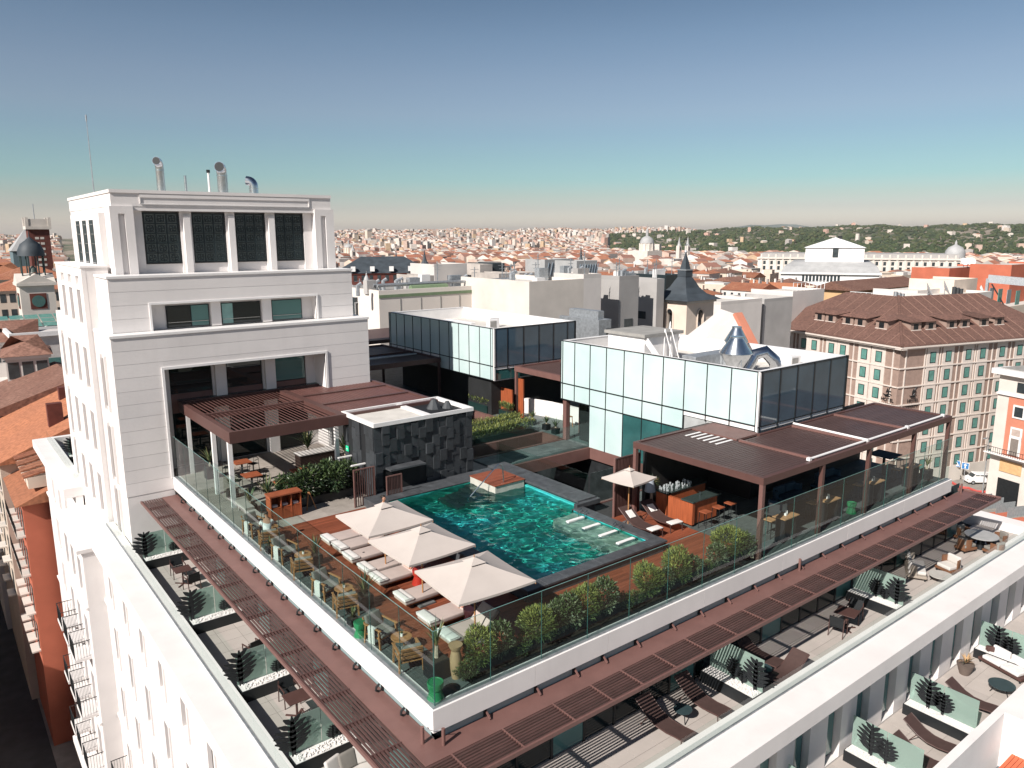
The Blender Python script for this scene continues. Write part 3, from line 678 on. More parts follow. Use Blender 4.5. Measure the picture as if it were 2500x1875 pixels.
# ================================================================= dark slate block behind the pool
blk = thing('slate_block_wall', 'dark slate clad shower block with staggered stone pieces behind the pool', 'wall', (9.1, 16.5, 0))
bb = MB(); bb.box(6.45, 11.75, 15.05, 18.1, 0, 3.45); bb.build('core', M('slate_core', (.012, .013, .015), .7), blk)
tp = MB(); tp.box(6.36, 11.84, 14.93, 15.03, 3.45, 3.63); tp.box(6.36, 6.5, 15.03, 18.2, 3.45, 3.63); tp.box(11.7, 11.84, 15.03, 18.2, 3.45, 3.63); tp.box(6.5, 11.7, 18.06, 18.2, 3.45, 3.63); tp.box(9.3, 9.6, 15.03, 18.06, 3.45, 3.56)
tp.build('white_cap', WHITEP, blk)
MB().box(6.5, 9.3, 15.03, 18.06, 3.45, 3.48).build('gravel_roof', LIGHTROOF, blk)
sf = MB(); sf.cyl(10.6, 16.6, 3.45, 3.9, .38, .12, 8); sf.build('roof_vent', M('dark_vent', (.05, .055, .06), .6), blk); MB().cyl(11.2, 16.3, 3.45, 3.78, .28, .1, 8).build('roof_vent', MATS['dark_vent'], blk)
r2 = random.Random(11); ncol = 14; cw = (11.80-6.40)/ncol
for c in range(ncol):
    z = -.28*((c*2) % 5)/2; k = 0
    while z < 3.45:
        h = (.56, .62, .50)[(c+k) % 3]; z0, z1 = max(z, .0), min(z+h, 3.45); d = (.03, .09, .05, .13, .02, .10)[(c*2+k*3+r2.randrange(2)) % 6]
        if z1-z0 > .1 and not (6.75 < 6.4+c*cw+.1 < 8.9 and z0 < 1.35 and z1 < 1.75):
            MB().box(6.40+c*cw+.006, 6.40+(c+1)*cw-.006, 15.05-d, 15.049, z0+.006, z1-.006).build('slate_piece', SLATE, blk)
        z += h; k += 1
for c in range(7):
    z = -r2.uniform(0, .5)
    while z < 3.45:
        h = r2.uniform(.5, 1.0); z0, z1 = max(z, 0), min(z+h, 3.45); d = r2.choice([.02, .05, .08])
        if z1-z0 > .1 and c not in (2, 5): MB().box(6.45-d, 6.449, 15.06+c*.435, 15.06+(c+1)*.435-.01, z0+.006, z1-.006).build('slate_piece', SLATE, blk)
        z += h
MB().box(6.9, 8.75, 14.45, 15.04, 1.42, 1.50).build('water_spout', COPING, blk); MB().box(6.9, 8.75, 15.0, 15.048, .0, 1.42).build('niche_back', DARK, blk)
for y, z in ((17.4, 1.55), (16.0, 1.5)): MB().box(5.75, 6.45, y, y+.12, z, z+.05).build('white_bracket', WHITEP, blk)
def emis(name, col, s):
    m, t, b = newmat(name); b.inputs['Base Color'].default_value = (*col, 1); b.inputs['Emission Color'].default_value = (*col, 1); b.inputs['Emission Strength'].default_value = s; return m
xs_ = MB().box(6.36, 6.40, 17.62, 17.86, 1.75, 2.0).build('exit_sign', emis('exit_green', (.02, .45, .22), .5), blk)
MB().box(6.352, 6.359, 17.66, 17.82, 1.85, 1.88).build('sign_mark', WHITEP, xs_)
def slat_gate(x0, x1, y, h, lab, n=9):
    g_ = thing('slatted_gate', lab, 'gate', ((x0+x1)/2, y, 0))
    MB().box(x0, x0+.05, y, y+.06, 0, h).build('gate_post', BROWN, g_); MB().box(x1-.05, x1, y, y+.06, 0, h).build('gate_post', BROWN, g_); MB().box(x0+.05, x1-.05, y, y+.06, h-.05, h).build('rail', BROWN, g_)
    for i in range(n): x = x0+.08+(x1-x0-.18)*i/(n-1); MB().box(x, x+.035, y+.01, y+.05, .03, h-.05).build('slat', BROWND, g_)
slat_gate(5.2, 6.25, 14.75, 1.75, 'brown slatted gate between wooden deck and dark block, nearer the plants')
slat_gate(6.5, 7.3, 14.15, 1.35, 'low brown slatted gate in front of the dark slate block')
# ================================================================= pergolas
def louvres(par, x0, x1, y0, y1, z, n, ax, tilt, mat, wdt):
    """n slats side by side; ax = direction the slats run"""
    for i in range(n):
        if ax == 'y':
            c = x0+(x1-x0)*(i+.5)/n; h = wdt/2
            MB().bar((c, y0, z), (c, y1, z), wdt, .022, (math.sin(tilt), 0, math.cos(tilt))).build('slat', mat, par)
        else:
            c = y0+(y1-y0)*(i+.5)/n
            MB().bar((x0, c, z), (x1, c, z), wdt, .022, (0, math.sin(tilt), math.cos(tilt))).build('slat', mat, par)
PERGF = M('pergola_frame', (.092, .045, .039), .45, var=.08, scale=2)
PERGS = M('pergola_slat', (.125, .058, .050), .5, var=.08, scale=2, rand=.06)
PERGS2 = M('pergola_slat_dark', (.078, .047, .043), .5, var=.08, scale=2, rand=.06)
pl = thing('dining_pergola', 'brown bioclimatic pergola with open louvres in front of the white tower', 'pergola', (6, 21, 0))
for r in ((.85, 11.5, 17.62, 17.80), (.85, 1.05, 17.80, 25.6), (11.3, 11.5, 17.80, 25.6), (1.05, 11.3, 25.45, 25.6), (5.98, 6.35, 17.80, 25.45)):
    MB().box(r[0], r[1], r[2], r[3], 3.08, 3.6).build('beam', PERGF, pl)
MB().box(1.05, 5.98, 21.75, 21.95, 3.35, 3.595).build('beam', PERGF, pl)
for y in (20.3, 22.8): MB().box(6.35, 11.3, y, y+.22, 3.4, 3.60).build('beam', PERGF, pl)
louvres(pl, 1.1, 5.95, 17.85, 21.72, 3.50, 23, 'y', R_(28), PERGS, .19); louvres(pl, 1.1, 5.95, 21.98, 25.4, 3.50, 23, 'y', R_(28), PERGS, .19)
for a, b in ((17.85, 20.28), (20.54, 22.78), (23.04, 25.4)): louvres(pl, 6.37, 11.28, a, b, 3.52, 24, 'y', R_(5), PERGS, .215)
gt = GLASS('gutter_glass', (.5, .6, .6), (.2, .22, .22), .3)
for i in range(7): MB().box(.9+i*1.5, .9+i*1.5+1.48, 25.62, 26.0, 3.6, 3.62).build('gutter_pane', gt, pl)
for x, y in ((1.0, 18.2), (1.0, 20.5), (6.1, 18.3), (11.3, 18.6), (1.0, 24.6)): MB().box(x-.09, x+.09, y-.09, y+.09, 0, 3.08).build('post', WHITEP, pl)
pr = thing('bar_pergola', 'long dark brown pergola roof over the poolside bar', 'pergola', (22, 2.2, 0))
for r in ((14.45, 30.05, .30, .46), (14.45, 14.62, .46, 6.75), (29.9, 30.05, .46, 4.2), (19.7, 29.9, 4.05, 4.2), (14.62, 19.85, 6.6, 6.75)):
    MB().box(r[0], r[1], r[2], r[3], 2.93, 3.2).build('beam', PERGF, pr)
MB().box(18.2, 19.85, 4.2, 6.6, 3.12, 3.205).build('beam_cover', BROWN, pr)
for x in (18.2, 22.25, 25.9): MB().box(x-.06, x+.06, .46, 4.05, 3.05, 3.235).build('beam', BROWN, pr)
bx_ = [14.62, 18.14, 22.19, 25.84, 29.9]; bx2 = [18.14, 18.26, 22.31, 25.96]
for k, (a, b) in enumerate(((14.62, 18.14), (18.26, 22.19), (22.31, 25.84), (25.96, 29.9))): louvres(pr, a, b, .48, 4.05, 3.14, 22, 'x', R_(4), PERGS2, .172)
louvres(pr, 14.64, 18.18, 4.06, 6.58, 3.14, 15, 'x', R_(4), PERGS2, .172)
for i in range(6): MB().box(17.0+.02*i, 18.1, 4.3+.34*i, 4.42+.34*i, 3.16, 3.175).build('white_strip', WHITEP, pr)  # solid white strips laid on top of the closed slats
for x in (14.53, 18.6, 22.3, 26.4, 29.97): MB().box(x-.08, x+.08, .31, .47, 0, 2.93).build('post', PERGF if x > 15 else BROWN, pr)
MB().box(14.46, 14.62, 6.58, 6.74, 0, 2.93).build('post', BROWN, pr)
MB().tube([(17.8, .52, 3.26), (29.6, .52, 3.26)], .05, 8).build('awning_roller', WHITEP, pr, smooth=True); MB().tube([(22.25, .55, 3.28), (22.4, 4.1, 3.28)], .05, 8).build('awning_roller', WHITEP, pr, smooth=True)
for x in (17.8, 22.25, 25.9, 29.55): MB().box(x-.08, x+.08, .45, .6, 3.2, 3.32).build('roller_bracket', WHITEP, pr)
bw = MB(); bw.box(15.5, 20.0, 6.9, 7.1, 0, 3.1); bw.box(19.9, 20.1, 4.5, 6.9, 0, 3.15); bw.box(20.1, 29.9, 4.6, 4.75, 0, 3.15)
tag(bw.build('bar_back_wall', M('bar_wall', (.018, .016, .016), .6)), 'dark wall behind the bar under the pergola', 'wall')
scn = thing('slatted_screen', 'tall dark slatted screen at the end of the bar terrace', 'screen', (14.2, 6.8, 0))
for x in (13.38, 14.9): MB().box(x, x+.07, 6.75, 6.85, 0, 2.62).build('screen_post', BROWN, scn)
MB().box(13.45, 14.9, 6.76, 6.84, 2.57, 2.62).build('top_rail', BROWND, scn)
for i in range(16): x = 13.5+i*.088; MB().box(x, x+.045, 6.77, 6.83, .02, 2.57).build('slat', BROWND, scn)
MB().box(13.46, 14.89, 6.85, 6.87, 0, 2.57).build('backing', DARK, scn)
# two more pergolas round the courtyard
p3 = thing('courtyard_pergola', 'brown pergola roof between the two glass boxes', 'pergola', (25, 21, 0))
for r in ((21.9, 22.15, 18.0, 24.5), (22.15, 30.2, 18.0, 18.2), (22.15, 30.2, 24.3, 24.5), (30.0, 30.2, 18.2, 24.3), (25.8, 26.0, 18.2, 24.3)): MB().box(r[0], r[1], r[2], r[3], 2.95, 3.3).build('beam', BROWN, p3)
louvres(p3, 22.2, 25.75, 18.25, 24.25, 3.2, 16, 'y', R_(4), PERGS2, .23); louvres(p3, 26.05, 29.95, 18.25, 24.25, 3.2, 17, 'y', R_(4), PERGS2, .235)
for x, y in ((22.0, 18.1), (22.0, 24.4), (30.1, 18.1), (30.1, 24.4)): MB().box(x-.08, x+.08, y-.08, y+.08, 0, 2.95).build('post', BROWN, p3)
p5 = thing('shaded_pergola', 'pergola roof lying in the shadow of the white tower', 'pergola', (17, 35, 0))
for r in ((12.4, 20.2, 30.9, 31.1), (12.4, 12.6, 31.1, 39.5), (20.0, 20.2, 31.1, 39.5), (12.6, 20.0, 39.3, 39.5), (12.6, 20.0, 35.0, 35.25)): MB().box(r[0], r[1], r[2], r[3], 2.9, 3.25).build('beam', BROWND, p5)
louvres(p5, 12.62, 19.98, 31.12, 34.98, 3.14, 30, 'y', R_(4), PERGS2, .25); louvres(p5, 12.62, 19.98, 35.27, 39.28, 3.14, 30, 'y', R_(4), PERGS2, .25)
for x, y in ((12.5, 31), (20.1, 31), (12.5, 39.4), (20.1, 39.4)): MB().box(x-.08, x+.08, y-.08, y+.08, 0, 2.9).build('post', BROWND, p5)
MB().box(12.9, 19.6, 33.2, 33.5, 3.26, 3.32).build('white_duct', GALV, p5)
p6 = thing('far_canopy', 'low brown roof canopy beside the farther glass box', 'canopy', (18, 45, 0))
MB().box(12.5, 26, 41.5, 48.5, 3.0, 3.3).build('roof', PERGS2, p6)
for x, y in ((12.8, 41.8), (25.7, 41.8), (12.8, 48.2), (25.7, 48.2)): MB().box(x-.1, x+.1, y-.1, y+.1, 0, 3.0).build('post', BROWND, p6)

# ================================================================= glass boxes
def glass_box(name, lab, x0, x1, y0, y1, my, mx, low):
    g = thing(name, lab, 'pavilion', ((x0+x1)/2, (y0+y1)/2, 0)); Z0, Z1, Z2 = 2.46, 3.41, 5.88
    MB().box(x0+.08, x1-.08, y0+.08, y1-.08, 2.40, 5.0).build('core', M('pavilion_core', (.35, .36, .36), .8), g)
    pt = MB(); pt.box(x0+.03, x0+.25, y0+.03, y1-.03, 5.0, Z2-.01); pt.box(x1-.25, x1-.03, y0+.03, y1-.03, 5.0, Z2-.011); pt.box(x0+.25, x1-.25, y0+.03, y0+.25, 5.0, Z2-.012); pt.box(x0+.25, x1-.25, y1-.25, y1-.03, 5.0, Z2-.013)
    pt.box(x0+.02, x0+.27, y0+.02, y1-.02, Z2-.009, Z2+.03); pt.box(x1-.27, x1-.02, y0+.02, y1-.02, Z2-.008, Z2+.03); pt.box(x0+.27, x1-.27, y0+.02, y0+.27, Z2-.007, Z2+.03); pt.box(x0+.27, x1-.27, y1-.27, y1-.02, Z2-.006, Z2+.03)
    pt.build('white_parapet', WHITEP, g)
    MB().box(x0+.25, x1-.25, y0+.25, y1-.25, 5.0, 5.03).build('roof_floor', LIGHTROOF, g)
    for a, b in zip(my[:-1], my[1:]):       # west face
        lo, hi = min(a, b)+.022, max(a, b)-.022; c = (a+b)/2
        MB().box(x0, x0+.04, lo, hi, Z1+.03, Z2).build('pane', AQUA, g)
        l = low(c)
        if l == 'none': MB().box(x0+.01, x0+.04, lo, hi, 3.17, Z1-.03).build('pane', WHITEP, g)
        else: MB().box(x0, x0+.04, lo, hi, Z0+.03, Z1-.03).build('pane', AQUA, g)
        if l in ('aqua', 'teal'): MB().box(x0, x0+.04, lo, hi, .02, Z0-.03).build('pane', AQUA if l == 'aqua' else TEALPANE, g)
        if l == 'teal': MB().box(x0+.041, x0+.06, lo, hi, .02, Z0).build('pane_backing', DARK, g)
    for a in my: MB().box(x0-.03, x0+.06, a-.022, a+.022, (3.1 if low(a-.01) == 'none' and low(a+.01) == 'none' else (0 if 'none' not in (low(a+.1), low(a-.1)) and low(a-.3) in ('aqua', 'teal') or low(a+.3) in ('aqua', 'teal') else Z0)), Z2+.035).build('mullion', BLACK, g)
    ymn, ymx = min(my), max(my)
    MB().box(x0-.025, x0+.05, ymn, ymx, Z1-.03, Z1+.03).build('transom', BLACK, g)
    ys_ = [a for a in my if low(a+.05) != 'none']; MB().box(x0-.024, x0+.05, min(ys_), ymx, Z0-.03, Z0+.03).build('transom', BLACK, g)
    MB().box(x0-.026, x0+.06, ymn, ymx, Z2, Z2+.034).build('top_rail', BLACK, g)
    for a, b in zip(mx[:-1], mx[1:]):       # south face
        MB().box(a+.022, b-.022, y0, y0+.04, 3.38, Z2).build('pane', SHADEPANE, g); MB().box(a+.022, b-.022, y0+.012, y0+.04, 3.17, 3.33).build('kick_panel', WHITEP, g)
    for a in mx: MB().box(a-.022, a+.022, y0-.03, y0+.06, 3.1, Z2+.035).build('mullion', BLACK, g)
    MB().box(x0, x1, y0-.025, y0+.05, 3.33, 3.38).build('transom', BLACK, g); MB().box(x0, x1, y0-.026, y0+.06, Z2, Z2+.034).build('top_rail', BLACK, g)
    MB().box(x0-.02, x0+.08, y0-.02, y0+.08, Z0, Z2+.02).build('corner_post', WHITEP, g)
    MB().box(x1-.05, x1+.03, y0-.03, y0+.1, 3.1, Z2+.04).build('mullion', BLACK, g)
    return g
my1 = [4.6, 6.0, 7.37, 8.715, 10.08, 11.43, 12.78, 14.10, 15.37, 16.63, 17.65, 17.8]
gb1 = glass_box('glass_pavilion', 'frosted aqua glass box with black mullions and steel cone vents beside the bar pergola', 20.12, 27.6, 4.5, 17.8, my1, [20.3, 21.7, 23.1, 24.54, 25.97, 27.5],
    lambda c: 'none' if c < 8.7 else ('teal' if c < 12.75 else ('aqua' if c < 15.4 else 'open')))
my2 = [24.7, 24.95]+[26.2+1.24*i for i in range(10)]+[38.3, 38.5]
gb2 = glass_box('glass_pavilion', 'frosted aqua glass box half in shade of the white tower', 20.3, 27.5, 24.6, 38.5, my2, [20.4, 21.4, 22.75, 24.1, 25.4, 26.7, 27.4],
    lambda c: 'open' if c < 31.2 else 'none')
MB().box(20.33, 27.4, 24.65, 24.68, 2.49, 3.14).build('low_pane_band', TEALPANE, gb2)
MB().box(20.5, 27.0, 25.2, 30, 0, 2.4).build('room_below', DARK, gb2); MB().box(21.2, 27.0, 31, 38.2, 0, 2.4).build('room_below', DARK, gb2)
MB().box(20.9, 27.2, 5.2, 17.0, 0, 2.39).build('room_below', DARK, gb1); MB().box(20.2, 20.5, 17.4, 17.7, 0, 2.45).build('post', BROWN, gb1)
# roof equipment (own things standing on the roofs)
def cone_vent(x, y, r, lab):
    v = thing('cone_vent', lab, 'vent', (x, y, 5.03), group='cone vents on the glass pavilion roof')
    MB().cyl(x, y, 5.03, 5.45, r*.45, n=16).build('base_duct', STEEL, v, smooth=True)
    MB().lathe(x, y, [(r*.5, 5.42), (r, 6.12)], 20).build('lower_cone', STEEL, v, smooth=True)
    MB().lathe(x, y, [(r*1.03, 6.12), (r*1.03, 6.16), (r*.42, 6.85), (r*.42, 6.95)], 20).build('upper_cone', STEEL, v, smooth=True)
    for k in range(3): q = k*2.1; MB().bar((x+r*.8*math.cos(q), y+r*.8*math.sin(q), 5.03), (x+r*.8*math.cos(q), y+r*.8*math.sin(q), 5.9), .04, .04).build('leg', GALV, v)
cone_vent(22.75, 7.7, .80, 'larger shiny steel double cone vent nearer the pavilion edge'); cone_vent(26.2, 10.2, .62, 'smaller steel double cone vent behind the larger one')
def roofbox(name, lab, x0, x1, y0, y1, z0, z1, mat, cat, parts=()):
    o = thing(name, lab, cat, ((x0+x1)/2, (y0+y1)/2, z0)); MB().box(x0, x1, y0, y1, z0, z1).build('body', mat, o, bevel=.02, seg=1)
    for nm, b, m in parts: MB().box(*b).build(nm, m, o)
    return o
roofbox('roof_hatch', 'white plant room with flat grey lid on the glass pavilion roof', 21.1, 23.9, 12.3, 15.0, 5.03, 6.55, WHITEP, 'plant room', [('lid', (20.95, 24.1, 12.15, 15.15, 6.55, 6.72), GREYROOF), ('dark_base', (21.05, 23.95, 12.25, 15.05, 5.031, 5.3), GREYROOF)])
st = thing('roof_stair', 'white sloping stair stringer and rails by the roof plant room', 'stair', (21.5, 11.5, 5.03))
MB().bar((21.2, 12.3, 6.45), (21.2, 10.9, 5.1), .08, .3).build('stringer', WHITEP, st); MB().bar((23.9, 12.3, 6.3), (24.6, 10.2, 5.1), .08, .45).build('stringer', WHITEP, st)
for x in (22.6, 23.1): MB().tube([(x, 12.2, 6.9), (x+.1, 11.6, 5.1)], .03, 6).build('rail', WHITEP, st); MB().tube([(x, 12.2, 6.9), (x-.1, 12.15, 5.1)], .03, 6).build('rail', WHITEP, st)
duct = thing('roof_duct', 'grey insulated air duct with elbow on the glass pavilion roof', 'duct', (23, 9.5, 5.03))
MB().box(22.0, 26.5, 9.6, 10.5, 5.03, 5.75).build('trunk', GALV, duct, bevel=.03, seg=1); MB().box(24.0, 25.2, 8.2, 9.6, 5.05, 5.65).build('branch', GALV, duct, bevel=.03, seg=1)
MB().tube([(23.6, 7.7, 5.1), (24.1, 7.6, 5.9), (24.6, 7.3, 6.05), (25.0, 7.0, 5.6), (25.2, 6.9, 5.03)], .33, 10).build('elbow', STEEL, duct, smooth=True)
for i, (x, y, lab) in enumerate(((25.9, 6.6, 'white air conditioning unit on the glass pavilion roof near the cone vents'), (23.9, 30.0, 'white air conditioning unit on the shaded glass box roof'), (24.7, 31.0, 'second white air conditioning unit on the shaded glass box roof'))):
    roofbox('air_conditioner', lab, x, x+.9, y, y+.4, 5.03, 5.75, WHITEP, 'air conditioner', [('fan_grille', (x+.1, x+.65, y-.012, y+.001, 5.12, 5.65), GREYROOF)])
for i in range(5):
    x = 22.0+i*.5; roofbox('roof_panel', 'pale flat roof panel lying on the shaded glass box roof, number %d from its corner' % (i+1) if 0 else ['pale flat panel nearest the edge', 'pale flat panel second from the edge', 'pale flat panel in the middle of the row', 'pale flat panel second from the inner side', 'pale flat panel at the inner side'][i]+' on the shaded glass box roof', x, x+.42, 32.5, 36.0, 5.03, 5.2+.03*i, WHITEP, 'panel')
# courtyard: glass balustrade, hedges, planters, white curved wall, bench
cg = thing('courtyard_balustrade', 'tall clear glass balustrade along the courtyard walkway', 'balustrade', (17, 15.4, 0))
for i in range(5): a = 13.7+i*1.29; MB().box(a+.01, a+1.28, 15.34, 15.355, .03, 1.5).build('pane', RAIL, cg)
for i in range(5): a = 13.7+i*1.29; MB().box(a+.01, a+1.28, 17.62, 17.635, .03, 1.5).build('pane', RAIL, cg)
for i in range(4): a = 8.5+i*1.7; MB().box(13.5, 13.515, a+.01, a+1.69, .035, 1.5).build('pane', RAIL, cg)
for i in range(4): a = 13.6+i*1.6; MB().box(a+.01, a+1.59, 8.46, 8.475, .035, 1.5).build('pane', RAIL, cg)
MB().box(20.45, 20.47, 15.5, 17.6, .02, 2.3).build('tall_pane', RAIL, cg)
LEAF_G = None
cw_ = thing('curved_white_wall', 'low curved white bench wall in the inner courtyard', 'wall', (23.3, 21.5, 0))
pts = [(22.6, 24.4), (22.9, 23.2), (23.15, 22.0), (23.3, 20.8), (23.3, 19.6), (23.2, 18.6)]
MB().ring([[(x, y, 0) for x, y in pts]+[(x+.35, y, 0) for x, y in reversed(pts)], [(x, y, 1.0+.12*math.sin(i)) for i, (x, y) in enumerate(pts)]+[(x+.35, y, 1.0) for x, y in reversed(pts)]]).build('body', WHITE, cw_)
for i, (x0, x1, y0, y1, z1, lab) in enumerate(((21.3, 21.4, 26.0, 27.3, 2.0, 'orange timber panel standing in the dark inner courtyard, farthest of three'), (21.3, 21.4, 24.0, 25.4, 1.8, 'orange timber panel in the middle of the dark inner courtyard'), (21.6, 21.7, 23.2, 23.7, 2.6, 'narrow orange timber panel beside the white curved wall'))):
    t_ = thing('timber_panel', lab, 'panel', (x0, y0, 0)); 
    n = max(3, int((y1-y0)/.16))
    for k in range(n): a = y0+(y1-y0)*k/n; MB().box(x0, x1, a+.004, a+(y1-y0)/n-.004, 0, z1).build('board', CORTEN, t_)
bs_ = thing('bar_stool', 'small pale wooden stool by the curved white wall', 'stool', (22.4, 19.6, 0))
MB().box(22.22, 22.58, 19.42, 19.78, .66, .70).build('seat', TEAK, bs_)
for dx_, dy_ in ((-.15, -.15), (.15, -.15), (-.15, .15), (.15, .15)): MB().bar((22.4+dx_*1.2, 19.6+dy_*1.2, 0), (22.4+dx_, 19.6+dy_, .66), .035, .035).build('leg', TEAK, bs_)
# ================================================================= foliage builders
LF = [M('leaf_light', (.20, .22, .055), .55, var=.3, scale=12), M('leaf_mid', (.095, .125, .032), .55, var=.3, scale=12), M('leaf_dark', (.035, .058, .02), .6, var=.3, scale=12)]
LG = [M('glossy_leaf', (.055, .085, .030), .4, var=.3, scale=9), M('glossy_leaf_pale', (.15, .17, .10), .45, var=.3, scale=9), M('glossy_leaf_dark', (.018, .034, .016), .45, var=.3, scale=9)]
BL = [M('blade_green', (.07, .105, .045), .5, var=.3, scale=8), M('blade_yellow', (.22, .21, .09), .55, var=.3, scale=8), M('blade_dark', (.025, .05, .026), .5, var=.3, scale=8)]
STEM = M('bark', (.12, .085, .06), .9, var=.3, scale=12, bump=.4)
SOIL = M('soil', (.03, .024, .018), .95)
def leaves(n, R, seed, L, W, shell=.55, up=.35, zc=None, lean=None):
    """leaf-sized folded quads spread through an uneven ellipsoid crown R=(rx,ry,rz)"""
    g = random.Random(seed); mb = MB(); bumps = [(Vector((g.gauss(0, 1), g.gauss(0, 1), g.gauss(0, 1))).normalized(), g.uniform(.75, 1.2)) for _ in range(9)]
    for _ in range(n):
        d = Vector((g.gauss(0, 1), g.gauss(0, 1), g.gauss(0, 1))).normalized()
        b = max(bumps, key=lambda q: q[0].dot(d)); k = .72+.33*b[1]*max(0, b[0].dot(d))**3
        r = (shell+(1-shell)*g.random()**.5)*k
        c = Vector((d.x*R[0]*r, d.y*R[1]*r, d.z*R[2]*r))
        a = (d+Vector((g.gauss(0, .6), g.gauss(0, .6), g.gauss(0, .5)+up))).normalized()
        s = a.cross(Vector((g.gauss(0, 1), g.gauss(0, 1), g.gauss(0, 1)))).normalized()
        l, w_ = L*g.uniform(.6, 1.25), W*g.uniform(.7, 1.2)
        m = c+a*l*.45; nrm = a.cross(s)*w_*.3
        mb.k = 0 if (d.z > .1 and g.random() < .55) else (1 if g.random() < .6 else 2)
        mb.add([c, m+s*w_*.5+nrm, c+a*l, m-s*w_*.5+nrm], [(0, 1, 2), (0, 2, 3)])
    return mb
def blades(n, L, W, seed, z0=0.0, droop=.6, spread=(.25, 1.25)):
    g = random.Random(seed); mb = MB()
    for i in range(n):
        az = 2.399*i+g.uniform(-.3, .3); el = g.uniform(*spread); l = L*g.uniform(.65, 1.15); h = Vector((math.cos(az), math.sin(az), 0)); s = Vector((-h.y, h.x, 0))
        pts = []; p = Vector((0, 0, z0)); e = math.pi/2-el*.55
        for k in range(5):
            w_ = W*(.55, 1, .85, .5, .02)[k]; pts.append((p-s*w_/2, p+s*w_/2)); p = p+(h*math.cos(e)+Vector((0, 0, math.sin(e))))*l/4; e -= droop*el/4
        mb.k = g.choice([0, 0, 1, 2])
        v = [q for pr_ in pts for q in pr_]; mb.add(v, [(2*k, 2*k+1, 2*k+3, 2*k+2) for k in range(4)])
    return mb
PROTO = {}
def shrub(kind, loc, s, rz, lab, group, name='shrub', sz=1.0):
    t = thing(name, lab, 'shrub', loc, rz, group)
    if kind not in PROTO:
        if kind == 'bamboo': mb = leaves(2300, (.52, .48, .60), 5, .13, .035, .5, .7); ms = LF
        elif kind == 'bamboo2': mb = leaves(2300, (.55, .46, .56), 15, .14, .035, .5, .7); ms = LF
        elif kind == 'glossy': mb = leaves(1300, (.50, .45, .58), 8, .13, .06, .45, .4); ms = LG
        elif kind == 'low': mb = leaves(1100, (.55, .42, .34), 9, .10, .03, .4, .2); ms = [LF[1], LF[2], LG[2]]
        elif kind == 'bush': mb = leaves(1500, (.9, .5, .55), 21, .17, .075, .45, .3); ms = [LG[0], LG[2], LF[2]]
        o = mb.build('foliage', ms, None, world=False); PROTO[kind] = o.data; bpy.data.objects.remove(o)
    zc = {'bamboo': .62, 'bamboo2': .6, 'glossy': .6, 'low': .3, 'bush': .6}[kind]*s*sz
    f = bpy.data.objects.new('foliage', PROTO[kind]); COL.objects.link(f); f.parent = t; f.location = (0, 0, zc); f.scale = (s, s, s*sz)
    st = MB()
    for k in range(3): q = k*2.1; st.tube([(.04*math.cos(q), .04*math.sin(q), 0), (.14*math.cos(q)*s, .14*math.sin(q)*s, zc)], [.015, .006], 5)
    st.build('stem', STEM, t, world=False)
    return t
def palm(loc, L, n, lab, seed, pot=None, trunk=.0, W=.05, group=None, name='potted_palm', potmat=None, droop=.6, spread=(.25, 1.25)):
    t = thing(name, lab, 'plant', loc, 0, group); z = 0
    if pot:
        w_, h = pot; MB().box(-w_/2, w_/2, -w_/2, w_/2, 0, h).build('planter', potmat or BLACK, t, world=False, bevel=.012, seg=1); MB().box(-w_/2+.03, w_/2-.03, -w_/2+.03, w_/2-.03, h, h+.012).build('soil', SOIL, t, world=False); z = h
    if trunk: MB().tube([(0, 0, z), (.03, .02, z+trunk)], [.07, .055], 8).build('trunk', M('pale_trunk', (.34, .27, .21), .9, var=.3, scale=14, bump=.5), t, world=False, smooth=True)
    blades(n, L, W, seed, z+trunk, droop, spread).build('fronds', BL, t, world=False)
    return t

# ================================================================= poolside loungers, umbrellas
CANV = M('cream_canvas', (.47, .415, .38), .85, var=.04, scale=1.5, bump=.05, bscale=60)
CUSH = M('beige_cushion', (.42, .345, .315), .9, var=.05, scale=3, bump=.05, bscale=70)
TOWEL = M('white_towel', (.66, .63, .60), .95, var=.06, scale=8, bump=.3, bscale=60)
CORAL = M('coral_pillow', (.70, .34, .25), .9, var=.06)
GREYC = M('grey_cushion', (.20, .185, .165), .9, var=.06, scale=4)
def cloth_box(x0, x1, y0, y1, z0, z1, b=.05):
    return MB().box(x0, x1, y0, y1, z0, z1), b
def lounger(loc, lab, raised=0.0, pillow=False, dark_back=False, rz=0.0):
    t = thing('sun_lounger', lab, 'sun lounger', loc, rz, 'cream sun loungers beside the pool')
    MB().box(.06, 1.98, -.36, .36, .17, .205).build('frame', TEAK, t, world=False)
    for x in (.28, 1.65): MB().box(x, x+.1, -.30, .30, 0, .17).build('leg', M('dark_leg', (.03, .025, .022), .6), t, world=False)
    MB().box(.02, 1.30, -.39, .39, .205, .36).build('mattress', CUSH, t, world=False, bevel=.045, seg=3, smooth=True)
    h = MB().box(0, .72, -.39, .39, 0, .14).build('headrest', CUSH, t, world=False, bevel=.045, seg=3, smooth=True); h.location = (1.29, 0, .215); h.rotation_euler.y = -raised
    if dark_back:
        d = MB().box(.02, .74, -.385, .385, -.035, -.004).build('backboard', M('charcoal_back', (.05, .055, .065), .8), t, world=False); d.location = (1.29, 0, .215); d.rotation_euler.y = -raised
    tw = MB().box(-.01, .36, -.405, .405, .33, .405).build('towel', TOWEL, t, world=False, bevel=.03, seg=3, smooth=True)
    MB().box(-.012, .30, -.40, .40, .407, .43).build('folded_edge', TOWEL, tw, world=False, bevel=.01, seg=2, smooth=True)
    if pillow:
        p = MB().box(0, .34, -.24, .24, 0, .09).build('pillow', CORAL, t, world=False, bevel=.04, seg=3, smooth=True); p.location = (1.32, 0, .37); p.rotation_euler.y = -raised-.35
    return t
